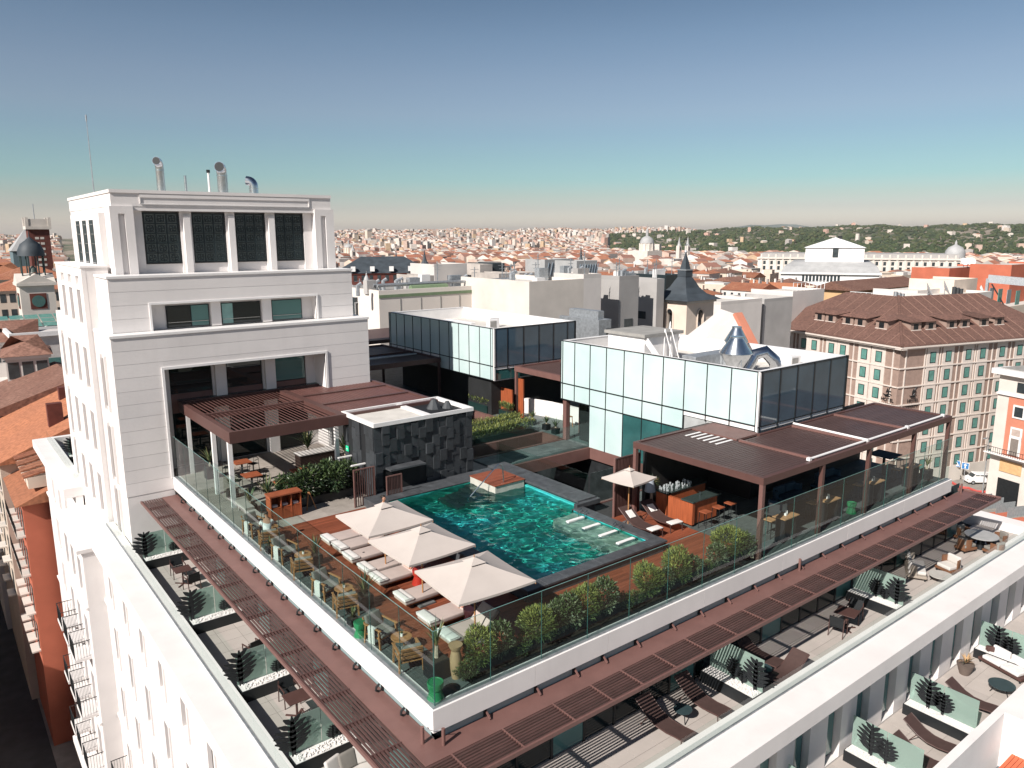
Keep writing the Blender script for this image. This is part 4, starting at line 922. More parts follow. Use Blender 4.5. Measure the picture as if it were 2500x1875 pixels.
LY = [(2.27, 11.45, 'cream sun lounger farthest from the glass corner, beside the open deck'), (2.30, 10.52, 'cream sun lounger second from the far end, under the first umbrella'),
      (2.22, 9.44, 'cream sun lounger third from the far end with a small dark mark on its mattress'), (2.20, 8.18, 'cream sun lounger at the near edge of the farthest umbrella'),
      (2.16, 7.20, 'cream sun lounger beside the red drum table'), (2.12, 5.42, 'cream sun lounger between the red drum table and the near umbrella'),
      (2.00, 3.74, 'cream sun lounger with coral pillow beside the dark drum table'), (1.92, 2.48, 'cream sun lounger with raised charcoal backrest nearest the shrubs')]
for i, (x, y, lab) in enumerate(LY):
    lounger((x, y, 0), lab, .75 if i == 7 else (.42 if i in (4, 5, 6) else .25), i in (0, 2, 4, 6), i == 7)
m_ = MB().box(2.85, 2.93, 9.36, 9.42, .362, .37); tag(m_.build('sunglasses', BLACK), 'tiny dark sunglasses left on a cream lounger mattress', 'sunglasses')
def umbrella(x, y, zc, ze, S, lab, wood=True, par=None, rz=0.0):
    u = thing('sun_umbrella', lab, 'umbrella', (x, y, 0), rz, 'cream square umbrellas')
    h = S/2; ap = Vector((0, 0, zc)); cs = [Vector((sx*h, sy*h, ze)) for sx, sy in ((-1, -1), (1, -1), (1, 1), (-1, 1))]
    N = 8
    for k in range(4):
        a, b = cs[k], cs[(k+1) % 4]; mb = MB(); rows = []
        for i in range(N+1):
            f = .10+.90*i/N; p, q = ap.lerp(a, f), ap.lerp(b, f); row = []
            for j in range(N+1):
                r = p.lerp(q, j/N); sag = .03*math.sin(math.pi*j/N)*f+.03*math.sin(math.pi*min(1, f)); edge = .0
                row.append(Vector((r.x, r.y, r.z-sag))*1.0)
            rows.append(row)
        mb.ring(rows, False, False, False); mb.build('canopy_panel', CANV, u, world=False, smooth=True, flat_caps=False)
        vl = MB(); r0 = rows[-1]; n_ = (b-a).cross(Vector((0, 0, 1))).normalized()
        vl.ring([r0, [q+Vector((0, 0, -.07)) for q in r0]], False, False, False); vl.build('valance', CANV, u, world=False, smooth=True)
        MB().bar(ap-Vector((0, 0, .07)), a-Vector((0, 0, .09)), .025, .03).build('rib', TEAK, u, world=False)
    vt = MB(); vs_ = .17*S/2.0
    for k in range(4):
        a, b = cs[k], cs[(k+1) % 4]; vt.add([ap+Vector((0, 0, .07)), ap.lerp(a, .2)+Vector((0, 0, .035)), ap.lerp(b, .2)+Vector((0, 0, .035))], [(0, 1, 2)])
    vt.build('vent_cap', CANV, u, world=False); MB().cyl(0, 0, zc, zc+.14, .02, .012, 8).build('finial', TEAK, u, world=False)
    MB().cyl(0, 0, .06, zc-.02, .026, n=10).build('pole', TEAK, u, world=False, smooth=True); MB().box(-.3, .3, -.3, .3, 0, .06).build('base', M('grey_base', (.12, .12, .12), .7), u, world=False)
    return u
umbrella(3.05, 8.0, 2.62, 2.12, 2.52, 'large cream umbrella farthest along the lounger row, next to the slate block'); umbrella(2.92, 5.25, 2.62, 2.12, 2.52, 'large cream umbrella in the middle of the lounger row', rz=.03); umbrella(2.88, 2.2, 2.62, 2.10, 2.6, 'large cream umbrella nearest the glass corner of the terrace', rz=-.06)
umbrella(13.25, 5.8, 2.45, 2.1, 1.62, 'small cream umbrella over the brown mesh loungers by the slatted screen', rz=.12)
def drum(loc, mat, lab, s=1.0, name='drum_table'):
    t = thing(name, lab, 'side table', loc)
    MB().lathe(0, 0, [(.20*s, 0), (.20*s, .02), (.13*s, .22*s), (.13*s, .25*s)], 18).build('base', mat, t, world=False, smooth=True)
    MB().lathe(0, 0, [(.13*s, .25*s), (.17*s, .28*s), (.185*s, .40*s), (.18*s, .43*s), (.165*s, .43*s), (.15*s, .415*s)], 18).build('top', mat, t, world=False, smooth=True)
GRN = M('green_ceramic', (.02, .17, .07), .3, var=.15); REDP = M('red_lacquer', (.34, .03, .02), .25, var=.1); MARO = M('maroon_lacquer', (.035, .012, .014), .3)
drum((3.55, 6.55, 0), REDP, 'glossy red drum table between two cream loungers', 1.25); drum((3.35, 3.12, 0), MARO, 'dark maroon drum table beside the raised lounger', 1.25)
drum((.30, 4.55, 0), GRN, 'green ceramic stool by the glass between two armchairs', 1.15, 'ceramic_stool'); drum((.37, .45, 0), GRN, 'green ceramic stool standing in the glass corner', 1.2, 'ceramic_stool')
# ================================================================= armchairs and little round tables along the glass
def armchair(loc, rz, lab, towel):
    t = thing('armchair', lab, 'armchair', loc, rz, 'teak armchairs along the glass screen')     # faces local +X
    for sx, sy in ((.30, .33), (.30, -.33), (-.32, .33), (-.32, -.33)):
        top = .62 if sx > 0 else .66
        MB().bar((sx*1.08, sy*1.05, 0), (sx*.9, sy, top), .045, .05).build('leg', TEAK, t, world=False)
    for s in (1, -1): MB().bar((-.36, s*.335, .645), (.36, s*.335, .615), .075, .03).build('armrest', TEAK, t, world=False, bevel=.008, seg=1)
    fr_ = MB(); fr_.box(-.30, .30, -.31, .31, .30, .345); fr_.build('seat_frame', TEAK, t, world=False)
    MB().box(-.27, .34, -.29, .29, .345, .46).build('seat_cushion', GREYC, t, world=False, bevel=.05, seg=3, smooth=True)
    b = MB().box(-.05, .07, -.29, .29, 0, .46).build('back_cushion', GREYC, t, world=False, bevel=.05, seg=3, smooth=True); b.location = (-.27, 0, .42); b.rotation_euler.y = -.3
    for k, z in enumerate((.44, .58, .72)): q = MB().box(-.02, .02, -.31, .31, 0, .09).build('back_slat', TEAK, t, world=False); q.location = (-.34-.045*k, 0, z); q.rotation_euler.y = -.3
    if towel:
        MB().box(-.14, .16, -.385, -.30, .63, .672).build('throw', TOWEL, t, world=False, bevel=.015, seg=2, smooth=True); MB().box(-.13, .15, -.41, -.388, .16, .66).build('throw_fall', TOWEL, t, world=False, bevel=.01, seg=2, smooth=True)
def rtable(loc, lab):
    t = thing('round_table', lab, 'table', loc, 0, 'round teak tables along the glass screen')
    MB().cyl(0, 0, .45, .48, .31, n=24).build('top', TEAK, t, world=False, smooth=True)
    for k in range(3): q = k*2.094+.4; MB().bar((.24*math.cos(q), .24*math.sin(q), 0), (.16*math.cos(q), .16*math.sin(q), .45), .035, .035).build('leg', TEAK, t, world=False)
sets = [(3.85, 2.25, 3.05, .85), (7.65, 6.2, 6.98, .92), (11.3, 9.65, 10.4, .95), (14.45, 12.9, 13.75, 1.0)]
wh = ['nearest the glass corner', 'of the second pair from the glass corner', 'of the third pair from the glass corner', 'of the pair where the person sits']
for i, (ya, yb_, yt, xt) in enumerate(sets):
    armchair((.62, ya, 0), -math.pi/2+.25, 'teak armchair with a throw over its arm, '+wh[i], True); armchair((.60, yb_, 0), math.pi/2-.25, 'teak armchair seen from behind, '+wh[i], False)
    rtable((xt, yt, 0), 'small round teak table '+['nearest the glass corner', 'between the second pair of armchairs', 'between the third pair of armchairs', 'where the person in white leans'][i])
    c = thing('candle_cup', 'small white cup on the round table '+['nearest the glass corner', 'of the second armchair pair', 'of the third armchair pair', 'in front of the person in white'][i], 'cup', (xt+.02, yt, .48))
    MB().cyl(0, 0, 0, .09, .045, n=10).build('cup', WHITEP, c, world=False, smooth=True); MB().cyl(0, 0, .09, .14, .03, n=8).build('plant', LF[2], c, world=False)
palm((1.38, 10.3, 0), .75, 34, 'potted fan palm beside the third armchair pair', 2, (.42, .40)); palm((1.3, 6.25, 0), .85, 40, 'tall potted fan palm behind the second armchair pair', 3, (.46, .42))
palm((.98, 1.35, 0), .75, 26, 'yucca with pale trunk in dark planter at the glass corner', 4, (.55, .55), .35); palm((.42, 12.3, 0), .42, 20, 'small spiky plant in pot by the glass behind an armchair', 5, (.3, .28)); palm((.42, 5.3, 0), .40, 20, 'small spiky plant in dark pot near the green stool', 6, (.32, .26))
vs_ = thing('tall_jar', 'tall tan jar beside the corner planter', 'jar', (1.35, .95, 0)); MB().lathe(0, 0, [(.12, 0), (.16, .3), (.17, .6), (.12, .82), (.19, .95), (.2, 1.0), (.12, 1.0)], 14).build('body', M('tan_ceramic', (.33, .21, .12), .6, var=.15), vs_, world=False, smooth=True)
# shrub border behind the near glass
bp = thing('shrub_trough', 'long dark planting trough behind the near glass screen', 'planter', (8, .75, 0))
MB().box(1.6, 13.6, .35, 1.15, 0, .12).build('trough', BLACK, bp); MB().box(1.65, 13.55, .40, 1.10, .12, .13).build('soil', SOIL, bp)
SB = [(2.05, .80, 1.0, 'bamboo'), (2.85, .85, .95, 'glossy'), (3.4, .7, .75, 'low'), (4.15, .85, 1.05, 'bamboo2'), (4.95, .85, .9, 'glossy'), (5.4, .8, 1.0, 'glossy'), (6.1, .85, 1.0, 'bamboo'), (6.95, .9, 1.05, 'glossy'), (7.7, .75, .8, 'low'), (8.25, .7, .7, 'low'), (9.0, .85, 1.0, 'bamboo2'), (9.75, .7, .7, 'glossy'), (10.45, .85, 1.05, 'bamboo'), (11.1, .75, .75, 'glossy'), (11.9, .75, .75, 'low'), (12.6, .75, .8, 'glossy'), (13.45, .95, 1.2, 'bamboo2'), (14.1, .75, .85, 'glossy'), (1.5, .62, .75, 'low')]
ordn = ['first', 'second', 'third', 'fourth', 'fifth', 'sixth', 'seventh', 'eighth', 'ninth', 'tenth', 'eleventh', 'twelfth', 'thirteenth', 'fourteenth', 'fifteenth', 'sixteenth', 'seventeenth', 'eighteenth', 'nineteenth', 'twentieth']
dsc = {'bamboo': 'rounded yellow green fine leaved shrub', 'bamboo2': 'bushy yellow green fine leaved shrub', 'glossy': 'loose shrub with pale tipped glossy leaves', 'low': 'low dark creeping shrub'}
for i, (x, y, s, k) in enumerate(sorted(SB)): shrub(k, (x, y, .12), s, i*1.3, dsc[k]+' in the trough, %s from the glass corner' % ordn[i], 'shrubs behind the near glass screen')
palm((14.0, 1.05, .12), .7, 26, 'yucca tuft rising from the last shrub before the bar post', 12, None, .35, W=.06, name='yucca'); palm((14.25, .45, .12), .35, 12, 'small pale yucca tuft at the foot of the bar post', 13, None, .1, W=.05, name='yucca')

# ================================================================= people
def limb_body(name, parent, joints, edges, root, mat, sub=2):
    me = bpy.data.meshes.new(name); me.from_pydata([j[0] for j in joints], edges, [])
    o = bpy.data.objects.new(name, me); COL.objects.link(o); o.parent = parent
    sk = o.modifiers.new('skin', 'SKIN'); sk.use_smooth_shade = True
    for i, j in enumerate(joints):
        v = me.skin_vertices[0].data[i]; r = j[1]; v.radius = r if isinstance(r, tuple) else (r, r); v.use_root = (i == root)
    o.modifiers.new('sub', 'SUBSURF').levels = 1; o.modifiers['sub'].render_levels = sub; me.materials.append(mat); return o
SKIN = M('skin', (.42, .22, .15), .6, var=.08); HAIR = M('dark_hair', (.015, .011, .009), .6, var=.3, scale=30); SHIRT = M('white_shirt', (.62, .62, .61), .9, var=.05, scale=8); TROU = M('grey_trousers', (.06, .065, .075), .9)
def head(parent, c, look, name='head', hair_long=False):
    """skull with face, ears, neck side and hair, looking along unit vector look"""
    L_ = Vector(look).normalized(); S_ = L_.cross(Vector((0, 0, 1))).normalized(); U_ = S_.cross(L_).normalized(); c = Vector(c)
    P_ = lambda f, s, u: c+L_*f+S_*s+U_*u
    mb = MB(); rings = []
    for k, (u, rf, rs, off) in enumerate(((-.115, .035, .03, .03), (-.095, .055, .045, .025), (-.05, .078, .062, .012), (0, .088, .072, .004), (.05, .090, .073, -.003), (.09, .072, .06, -.008), (.118, .03, .028, -.01))):
        rings.append([P_(off+rf*math.cos(a), rs*math.sin(a), u) for a in [2*math.pi*j/14 for j in range(14)]])
    mb.ring(rings); h = mb.build(name, SKIN, parent, world=False, smooth=True, flat_caps=False)
    n = MB(); n.add([P_(.085, -.012, -.03), P_(.085, .012, -.03), P_(.088, 0, .02), P_(.112, 0, -.025)], [(0, 1, 3), (1, 2, 3), (2, 0, 3)]); n.build('nose', SKIN, h, world=False)
    for s in (-1, 1): MB().tube([P_(.082, s*.03, .005), P_(.088, s*.03, .005)], .009, 6).build('eye', BLACK, h, world=False); MB().tube([P_(0, s*.07, -.01), P_(-.01, s*.083, .0)], [.022, .012], 6).build('ear', SKIN, h, world=False)
    MB().bar(P_(.085, -.02, -.062), P_(.085, .02, -.062), .006, .008).build('mouth', M('lips', (.30, .10, .08), .6), h, world=False)
    hm = MB(); rr = []
    for u, rf, rs, off in ((-.03 if not hair_long else -.16, .07, .072, -.035), (.03, .088, .080, -.022), (.08, .088, .074, -.012), (.115, .06, .05, -.01), (.132, .02, .018, -.01)):
        rr.append([P_(off+rf*math.cos(a), rs*math.sin(a), u) for a in [2*math.pi*j/14 for j in range(14)]])
    hm.ring(rr); hm.build('hair', HAIR, parent, world=False, smooth=True, flat_caps=False); return h
def hand(parent, w_, d, side, curl=.5):
    """palm with four fingers of unequal length and a thumb at its side"""
    d = Vector(d).normalized(); s = d.cross(Vector((0, 0, 1))).normalized()*side; u = s.cross(d).normalized()*side; w_ = Vector(w_); mb = MB()
    mb.ring([[w_+d*f+s*a*wd+u*b*th for a, b in ((-1, -1), (1, -1), (1, 1), (-1, 1))] for f, wd, th in ((0, .025, .017), (.04, .04, .016), (.085, .042, .013))])
    for i, l in enumerate((.07, .08, .075, .058)):
        b = w_+d*.083+s*(-.032+.021*i); k1 = b+d*l*.5-u*l*.12*curl; mb.tube([b, k1, k1+d*l*.35-u*l*.35*curl], [.009, .0085, .007], 6)
    b = w_+d*.03-s*.036; mb.tube([b, b+d*.03-s*.03-u*.008, b+d*.06-s*.034-u*.02], [.011, .010, .008], 6)
    return mb.build('hand', SKIN, parent, world=False, smooth=True)
def seated_person(loc, rz, lab):
    p = thing('person', lab, 'person', loc, rz)       # faces local +X, seat at z .46
    J = [((-.10, 0, .56), (.15, .12)), ((-.06, 0, .72), (.155, .115)), ((.04, 0, .88), (.17, .12)), ((.15, 0, 1.00), (.16, .10)), ((.22, 0, 1.07), (.065, .06)), ((.29, 0, 1.13), .05),
         ((.14, .20, .98), .062), ((.30, .27, .78), .05), ((.50, .18, .66), .035), ((.14, -.20, .98), .062), ((.32, -.26, .79), .05), ((.52, -.14, .66), .035),
         ((-.02, .11, .54), .09), ((.38, .14, .52), .068), ((.40, .15, .28), .055), ((.38, .15, .07), .04), ((.50, .16, .04), .035),
         ((-.02, -.11, .54), .09), ((.38, -.14, .52), .068), ((.36, -.15, .28), .055), ((.30, -.15, .07), .04), ((.42, -.16, .04), .035)]
    E_ = [(0, 1), (1, 2), (2, 3), (3, 4), (4, 5), (3, 6), (6, 7), (7, 8), (3, 9), (9, 10), (10, 11), (0, 12), (12, 13), (13, 14), (14, 15), (15, 16), (0, 17), (17, 18), (18, 19), (19, 20), (20, 21)]
    limb_body('body', p, J, E_, 0, SKIN)
    big = lambda r, k: (r[0]*k, r[1]*k) if isinstance(r, tuple) else r*k
    sh = [0, 1, 2, 3, 6, 7, 9, 10]; mp = {a: i for i, a in enumerate(sh)}
    JS = [(J[a][0], big(J[a][1], 1.12)) for a in sh]
    for a, b in ((6, 7), (9, 10)): JS[mp[b]] = (tuple(Vector(J[a][0]).lerp(Vector(J[b][0]), .75)), .068)
    limb_body('shirt', p, JS, [(mp[a], mp[b]) for a, b in E_ if a in mp and b in mp], 0, SHIRT)
    tr_ = [0, 12, 13, 14, 15, 17, 18, 19, 20]; mp = {a: i for i, a in enumerate(tr_)}
    limb_body('trousers', p, [(J[a][0], big(J[a][1], 1.13)) for a in tr_], [(mp[a], mp[b]) for a, b in E_ if a in mp and b in mp], 0, TROU)
    head(p, (.36, 0, 1.20), (.8, -.05, -.55)); hand(p, (.50, .18, .66), (.8, -.4, -.25), 1); hand(p, (.52, -.14, .66), (.8, .4, -.25), -1)
    return p
seated_person((.60, 13.0, 0), math.pi/2-.35, 'person in white shirt and grey trousers leaning forward over a small table')
sw = thing('person', 'person with dark tied hair and bare shoulders standing at the far pool edge', 'person', (4.62, 10.95, 0), 0)
J = [((0, 0, .95), (.15, .11)), ((0, 0, 1.12), (.125, .09)), ((0, 0, 1.30), (.16, .10)), ((0, 0, 1.42), (.15, .08)), ((0, 0, 1.50), .05), ((0, .02, 1.57), .045), ((.0, .19, 1.39), .05), ((.02, .23, 1.12), .04), ((.10, .20, .90), .03), ((0, -.19, 1.39), .05), ((.05, -.24, 1.14), .04), ((.16, -.20, .95), .03),
     ((0, .09, .90), .085), ((.01, .10, .5), .06), ((0, .10, .09), .038), ((.10, .11, .04), .035), ((0, -.09, .90), .085), ((.02, -.10, .5), .06), ((-.02, -.10, .09), .038), ((.09, -.11, .04), .035)]
limb_body('body', sw, J, [(0, 1), (1, 2), (2, 3), (3, 4), (4, 5), (3, 6), (6, 7), (7, 8), (3, 9), (9, 10), (10, 11), (0, 12), (12, 13), (13, 14), (14, 15), (0, 16), (16, 17), (17, 18), (18, 19)], 0, SKIN)
limb_body('swimsuit', sw, [((0, 0, .90), (.17, .13)), ((0, 0, 1.12), (.145, .11)), ((0, 0, 1.28), (.17, .115))], [(0, 1), (1, 2)], 0, M('dark_swimsuit', (.02, .02, .03), .7))
head(sw, (0, 0, 1.66), (.4, -.9, 0)); MB().lathe(-.03, .09, [(.01, 1.66), (.05, 1.69), (.055, 1.73), (.02, 1.78)], 10).build('hair_bun', HAIR, sw, world=False, smooth=True)
hand(sw, (.10, .20, .90), (.2, 0, -1), 1); hand(sw, (.16, -.20, .95), (.2, 0, -1), -1)
# ================================================================= terrace dividers, terrace furniture
def monstera(par, o, ax, h, seed, mat=None):
    """upright metal leaf silhouette with finger lobes; ax = horizontal direction of its face"""
    g = random.Random(seed); o = Vector(o); a = Vector(ax); mb = MB(); n = a.cross(Vector((0, 0, 1)))*.008
    def fin(p0, p1, w_):
        d = (p1-p0).normalized(); s = d.cross(n).normalized()*w_/2; q = p0.lerp(p1, .55)
        v = [p0-s*.6, p0+s*.6, q+s, p1+s*.25, p1-s*.25, q-s]; mb.ring([[x-n for x in v], [x+n for x in v]])
    fin(o, o+Vector((0, 0, h)), h*.16)
    for k in range(6):
        z = h*(.16+.13*k); l = h*(.34, .42, .44, .40, .32, .2)[k]
        for s in (1, -1): fin(o+Vector((0, 0, z)), o+Vector((0, 0, z+h*.17))+a*s*l, h*.12)
    mb.build('leaf_cutout', BLACK, par)
def divider(lab, p, ax, L, W, z, leafpos, flip=False):
    """planter along ax ('x' or 'y') from p, length L, width W, pane on its far side; pebbles, leaf cut-outs"""
    d = thing('planter_divider', lab, 'planter', (p[0], p[1], z))
    bx = (lambda u0, u1, v0, v1, z0, z1: MB().box(p[0]+u0, p[0]+u1, p[1]+v0, p[1]+v1, z0, z1)) if ax == 'x' else (lambda u0, u1, v0, v1, z0, z1: MB().box(p[0]+v0, p[0]+v1, p[1]+u0, p[1]+u1, z0, z1))
    bx(0, L, 0, W, z, z+.43).build('trough', BLACK, d); bx(.03, L-.03, .03, W-.03, z+.43, z+.44).build('pebble_bed', PEBBLE, d)
    g = random.Random(int(L*100+p[0]*7)); pb = MB()
    for _ in range(170):
        u, v, r = g.uniform(.06, L-.06), g.uniform(.06, W-.16), g.uniform(.018, .035); c = (p[0]+u, p[1]+v) if ax == 'x' else (p[0]+v, p[1]+u)
        pb.lathe(c[0], c[1], [(r*.3, z+.44), (r, z+.455), (r*.8, z+.455+r*.7), (r*.1, z+.455+r)], 5, g.random())
    stuff(pb.build('pebbles', PEBBLE, d))
    h = L/2
    for k in range(2): bx(k*h+.01, (k+1)*h-.01, W-.08, W-.065, z+.44, z+1.62).build('etched_pane', SCREEN, d)
    A = (1, 0, 0) if ax == 'x' else (0, 1, 0)
    for i, (u, hh) in enumerate(leafpos):
        o = (p[0]+u, p[1]+W-.16, z+.44) if ax == 'x' else (p[0]+W-.16, p[1]+u, z+.44); monstera(d, o, A, hh, i)
    return d
for i, y in enumerate((21.85, 14.3, 8.65, 4.12)):
    divider('pebble planter with etched glass, '+['nearest the white tower', 'second from the white tower', 'third from the white tower', 'nearest the building corner'][i]+' on the side terrace', (-2.12, y, 0), 'x', 2.05, .58, ZT, [(.12, 1.3), (1.35, .5), (1.6, .42)])
divider('dark planter with etched glass on the far street side terrace behind the tower', (-2.05, 43.5, 0), 'x', 1.6, .58, ZT, [(.2, 1.3)])
for i, x in enumerate((10.95, 20.7)):
    divider('pebble planter with etched glass, '+['nearer the corner', 'farther along'][i]+' on the front terrace', (x, -2.1, 0), 'y', 2.15, .6, ZT, [(.25, 1.15), (.75, .5), (1.1, .8)])
for i, x in enumerate((11.3, 15.5, 20.0, 26.7)):
    divider('dark planter with leaf cut-outs on the lowest terrace, %s from the corner' % ordn[i], (x, -5.5, 0), 'y', 2.5, .6, ZL, [(1.75, 1.25), (1.2, .95)])
BRSL = M('brown_sling', (.060, .034, .030), .7, var=.1, scale=6); BRFR = M('brown_frame', (.075, .038, .033), .5); BKSL = M('black_sling', (.012, .014, .016), .7)
def terrace_chair(loc, rz, lab):
    t = thing('terrace_chair', lab, 'chair', loc, rz, 'brown terrace chairs')
    for s in (1, -1):
        MB().bar((.26, s*.27, 0), (.24, s*.27, .62), .03, .03).build('leg', BRFR, t, world=False); MB().bar((-.30, s*.27, 0), (-.22, s*.27, .80), .03, .03).build('leg', BRFR, t, world=False)
        MB().bar((-.26, s*.27, .63), (.27, s*.27, .62), .04, .025).build('armrest', BRFR, t, world=False)
    MB().box(-.25, .27, -.26, .26, .40, .425).build('seat', BKSL, t, world=False)
    b = MB().box(-.012, .012, -.26, .26, 0, .42).build('backrest', BKSL, t, world=False); b.location = (-.24, 0, .44); b.rotation_euler.y = -.15
def sq_table(loc, lab, s=.72, h=.72, rz=0.0):
    t = thing('square_table', lab, 'table', loc, rz)
    MB().box(-s/2, s/2, -s/2, s/2, h-.025, h).build('top', BRFR, t, world=False, bevel=.01, seg=1); MB().box(-.03, .03, -.03, .03, .03, h-.025).build('column', BRFR, t, world=False)
    MB().bar((-.28, -.28, .02), (.28, .28, .02), .06, .035).build('foot', BRFR, t, world=False); MB().bar((-.28, .28, .022), (.28, -.28, .022), .06, .035).build('foot', BRFR, t, world=False)
PI = math.pi
sq_table((-1.15, 19.3, ZT), 'brown square table on the street side terrace nearest the tower'); terrace_chair((-1.1, 20.25, ZT), -PI/2, 'dark chair on the tower side of the far terrace table'); terrace_chair((-1.0, 18.5, ZT), PI/2+.2, 'dark chair on the near side of the far terrace table')
sq_table((-.95, 6.9, ZT), 'brown square table on the street side terrace nearest the corner'); terrace_chair((-.85, 7.75, ZT), -PI/2, 'dark chair behind the near terrace table'); terrace_chair((-.75, 6.05, ZT), PI/2, 'dark chair partly hidden by etched glass at the near terrace table')
terrace_chair((-.85, 11.2, ZT), PI/2+.2, 'lone dark chair behind the third etched divider')
sq_table((18.45, -1.2, ZT), 'brown square table on the front terrace', .8, rz=.2); terrace_chair((17.75, -1.25, ZT), .2, 'dark chair on the corner side of the front terrace table'); terrace_chair((19.2, -1.1, ZT), PI+.2, 'dark chair on the far side of the front terrace table')
def mesh_lounger(loc, rz, lab, towel=False, grp='brown mesh loungers'):
    t = thing('mesh_lounger', lab, 'sun lounger', loc, rz, grp)     # head at local -X
    P = [(-1.0, .78), (-.75, .62), (-.45, .42), (-.1, .30), (.3, .29), (.65, .34), (.95, .36)]
    mb = MB(); mb.ring([[(x, -.30, z), (x, .30, z), (x, .30, z+.018), (x, -.30, z+.018)] for x, z in P]); mb.build('sling', BRSL, t, world=False, smooth=True)
    for s in (1, -1):
        MB().tube([(x, s*.32, z) for x, z in P], .022, 6).build('side_rail', BRFR, t, world=False, smooth=True)
        MB().bar((.92, s*.32, 0), (.90, s*.32, .36), .03, .03).build('leg', BRFR, t, world=False); MB().bar((-.75, s*.32, 0), (-.45, s*.32, .43), .03, .03).build('leg', BRFR, t, world=False)
    if towel:
        MB().box(.62, .96, -.31, .31, .37, .42).build('towel', TOWEL, t, world=False, bevel=.02, seg=2, smooth=True)
        q = MB().box(-.19, .19, -.17, .17, 0, .035).build('folded_towel', TOWEL, t, world=False, bevel=.012, seg=1); q.location = (-.60, 0, .56); q.rotation_euler.y = .6
mesh_lounger((14.35, 4.95, 0), -PI/2-.12, 'brown mesh lounger with two white towels beside the bar', True); mesh_lounger((13.15, 5.0, 0), -PI/2-.05, 'brown mesh lounger with white towels along the pool wall', True)
mesh_lounger((7.85, -1.05, ZT), -PI/2, 'brown mesh lounger nearest the corner on the front terrace'); mesh_lounger((9.75, -1.0, ZT), -PI/2-.05, 'brown mesh lounger beside the first planter of the front terrace')
mesh_lounger((13.6, -.5, ZT), -PI/2, 'brown mesh lounger in louvre shade behind the first planter'); mesh_lounger((13.3, -1.75, ZT), PI, 'brown mesh lounger lying along the front railing')
mesh_lounger((22.6, -4.6, ZL), -PI/2, 'brown mesh lounger on the lowest terrace by the third planter'); mesh_lounger((18.8, -4.7, ZL), -PI/2, 'brown mesh lounger on the lowest terrace by the near parapet'); mesh_lounger((17.4, -4.9, ZL), -PI/2, 'brown mesh lounger on the lowest terrace beside the second planter')
def round_side(loc, lab, r=.3, h=.42, mat=None):
    t = thing('side_table', lab, 'side table', loc)
    MB().cyl(0, 0, h-.025, h, r, n=22).build('top', mat or M('dark_teal_top', (.03, .05, .055), .4), t, world=False, smooth=True)
    for k in range(3): q = k*2.094; MB().bar((r*.8*math.cos(q), r*.8*math.sin(q), 0), (r*.4*math.cos(q), r*.4*math.sin(q), h-.025), .025, .025).build('leg', BLACK, t, world=False)
round_side((8.75, -1.0, ZT), 'round dark side table between two mesh loungers on the front terrace'); round_side((12.85, -1.2, ZT), 'round dark side table behind the first planter divider'); round_side((24.6, -4.9, ZL), 'round dark table on the lowest terrace', .5)
LINEN = M('pale_linen', (.52, .49, .46), .9, var=.05, scale=4); SAND = M('sand_weave', (.28, .24, .20), .8, var=.15, scale=20)
def sofa(loc, rz, W, lab, frame, cush, name='terrace_sofa', cat='sofa'):
    t = thing(name, lab, cat, loc, rz)         # faces local +X
    MB().box(-.42, .42, -W/2, W/2, .12, .24).build('base', frame, t, world=False, bevel=.03)
    for x, y in ((-.35, -W/2+.08), (.35, -W/2+.08), (-.35, W/2-.08), (.35, W/2-.08)): MB().box(x-.03, x+.03, y-.03, y+.03, 0, .12).build('leg', BLACK, t, world=False)
    b = MB(); n = 14; out_ = [(-.44*math.cos(a) - (.0), W/2*math.sin(a)) for a in [-PI/2+PI*i/n for i in range(n+1)]]
    inn = [(x*.82+.0, y*.86) for x, y in out_]; poly = out_+list(reversed(inn)); b.prism(poly, .24, .68); b.build('backrest', frame, t, world=False)
    k = max(1, round(W/.8))
    for i in range(k): y0 = -W/2*.84+W*.84*i/k; MB().box(-.33, .40, y0+.01, y0+W*.84/k-.01, .24, .40).build('seat_cushion', cush, t, world=False, bevel=.05, seg=3, smooth=True); MB().box(-.36, -.20, y0+.03, y0+W*.84/k-.03, .40, .78).build('back_cushion', cush, t, world=False, bevel=.06, seg=3, smooth=True)
    return t
sofa((25.7, -.55, ZT), -PI/2+.5, 1.75, 'curved outdoor sofa striped by louvre shadow on the front terrace', SAND, LINEN); sofa((27.1, -1.45, ZT), PI-.3, .85, 'cream lounge chair facing the curved sofa', M('wood_shell', (.16, .075, .04), .5), LINEN, 'lounge_chair', 'armchair')
round_side((25.75, -1.65, ZT), 'pale round coffee table in front of the curved sofa', .5, .32, M('pale_top', (.42, .40, .37), .5))
t_ = thing('dining_table', 'large round grey dining table at the far end of the front terrace', 'table', (31.1, -1.25, ZT)); MB().cyl(0, 0, .70, .73, .75, n=28).build('top', M('grey_top', (.33, .325, .32), .5), t_, world=False, smooth=True); MB().cyl(0, 0, 0, .70, .22, .12, 14).build('pedestal', BLACK, t_, world=False, smooth=True)
for i, (x, y, r, l) in enumerate(((30.25, -.9, -.3, 'nearest the striped sofa'), (30.75, -2.0, 1.2, 'on the railing side'), (32.0, -1.7, 2.6, 'on the far side'), (31.5, -.35, -1.9, 'against the glass doors'))):
    sofa((x, y, ZT), r, .62, 'tub dining chair at the round grey table, '+l, MATS['wood_shell'], GREYC, 'tub_chair', 'chair')
sf_ = thing('cushion_sofa', 'white cushioned terrace seat at the bottom edge by the pebble planter', 'sofa', (-1.0, 2.9, ZT)); MB().box(-1.6, -.2, 2.4, 3.3, ZT+.1, ZT+.4).build('seat', LINEN, sf_, bevel=.06, seg=3, smooth=True)
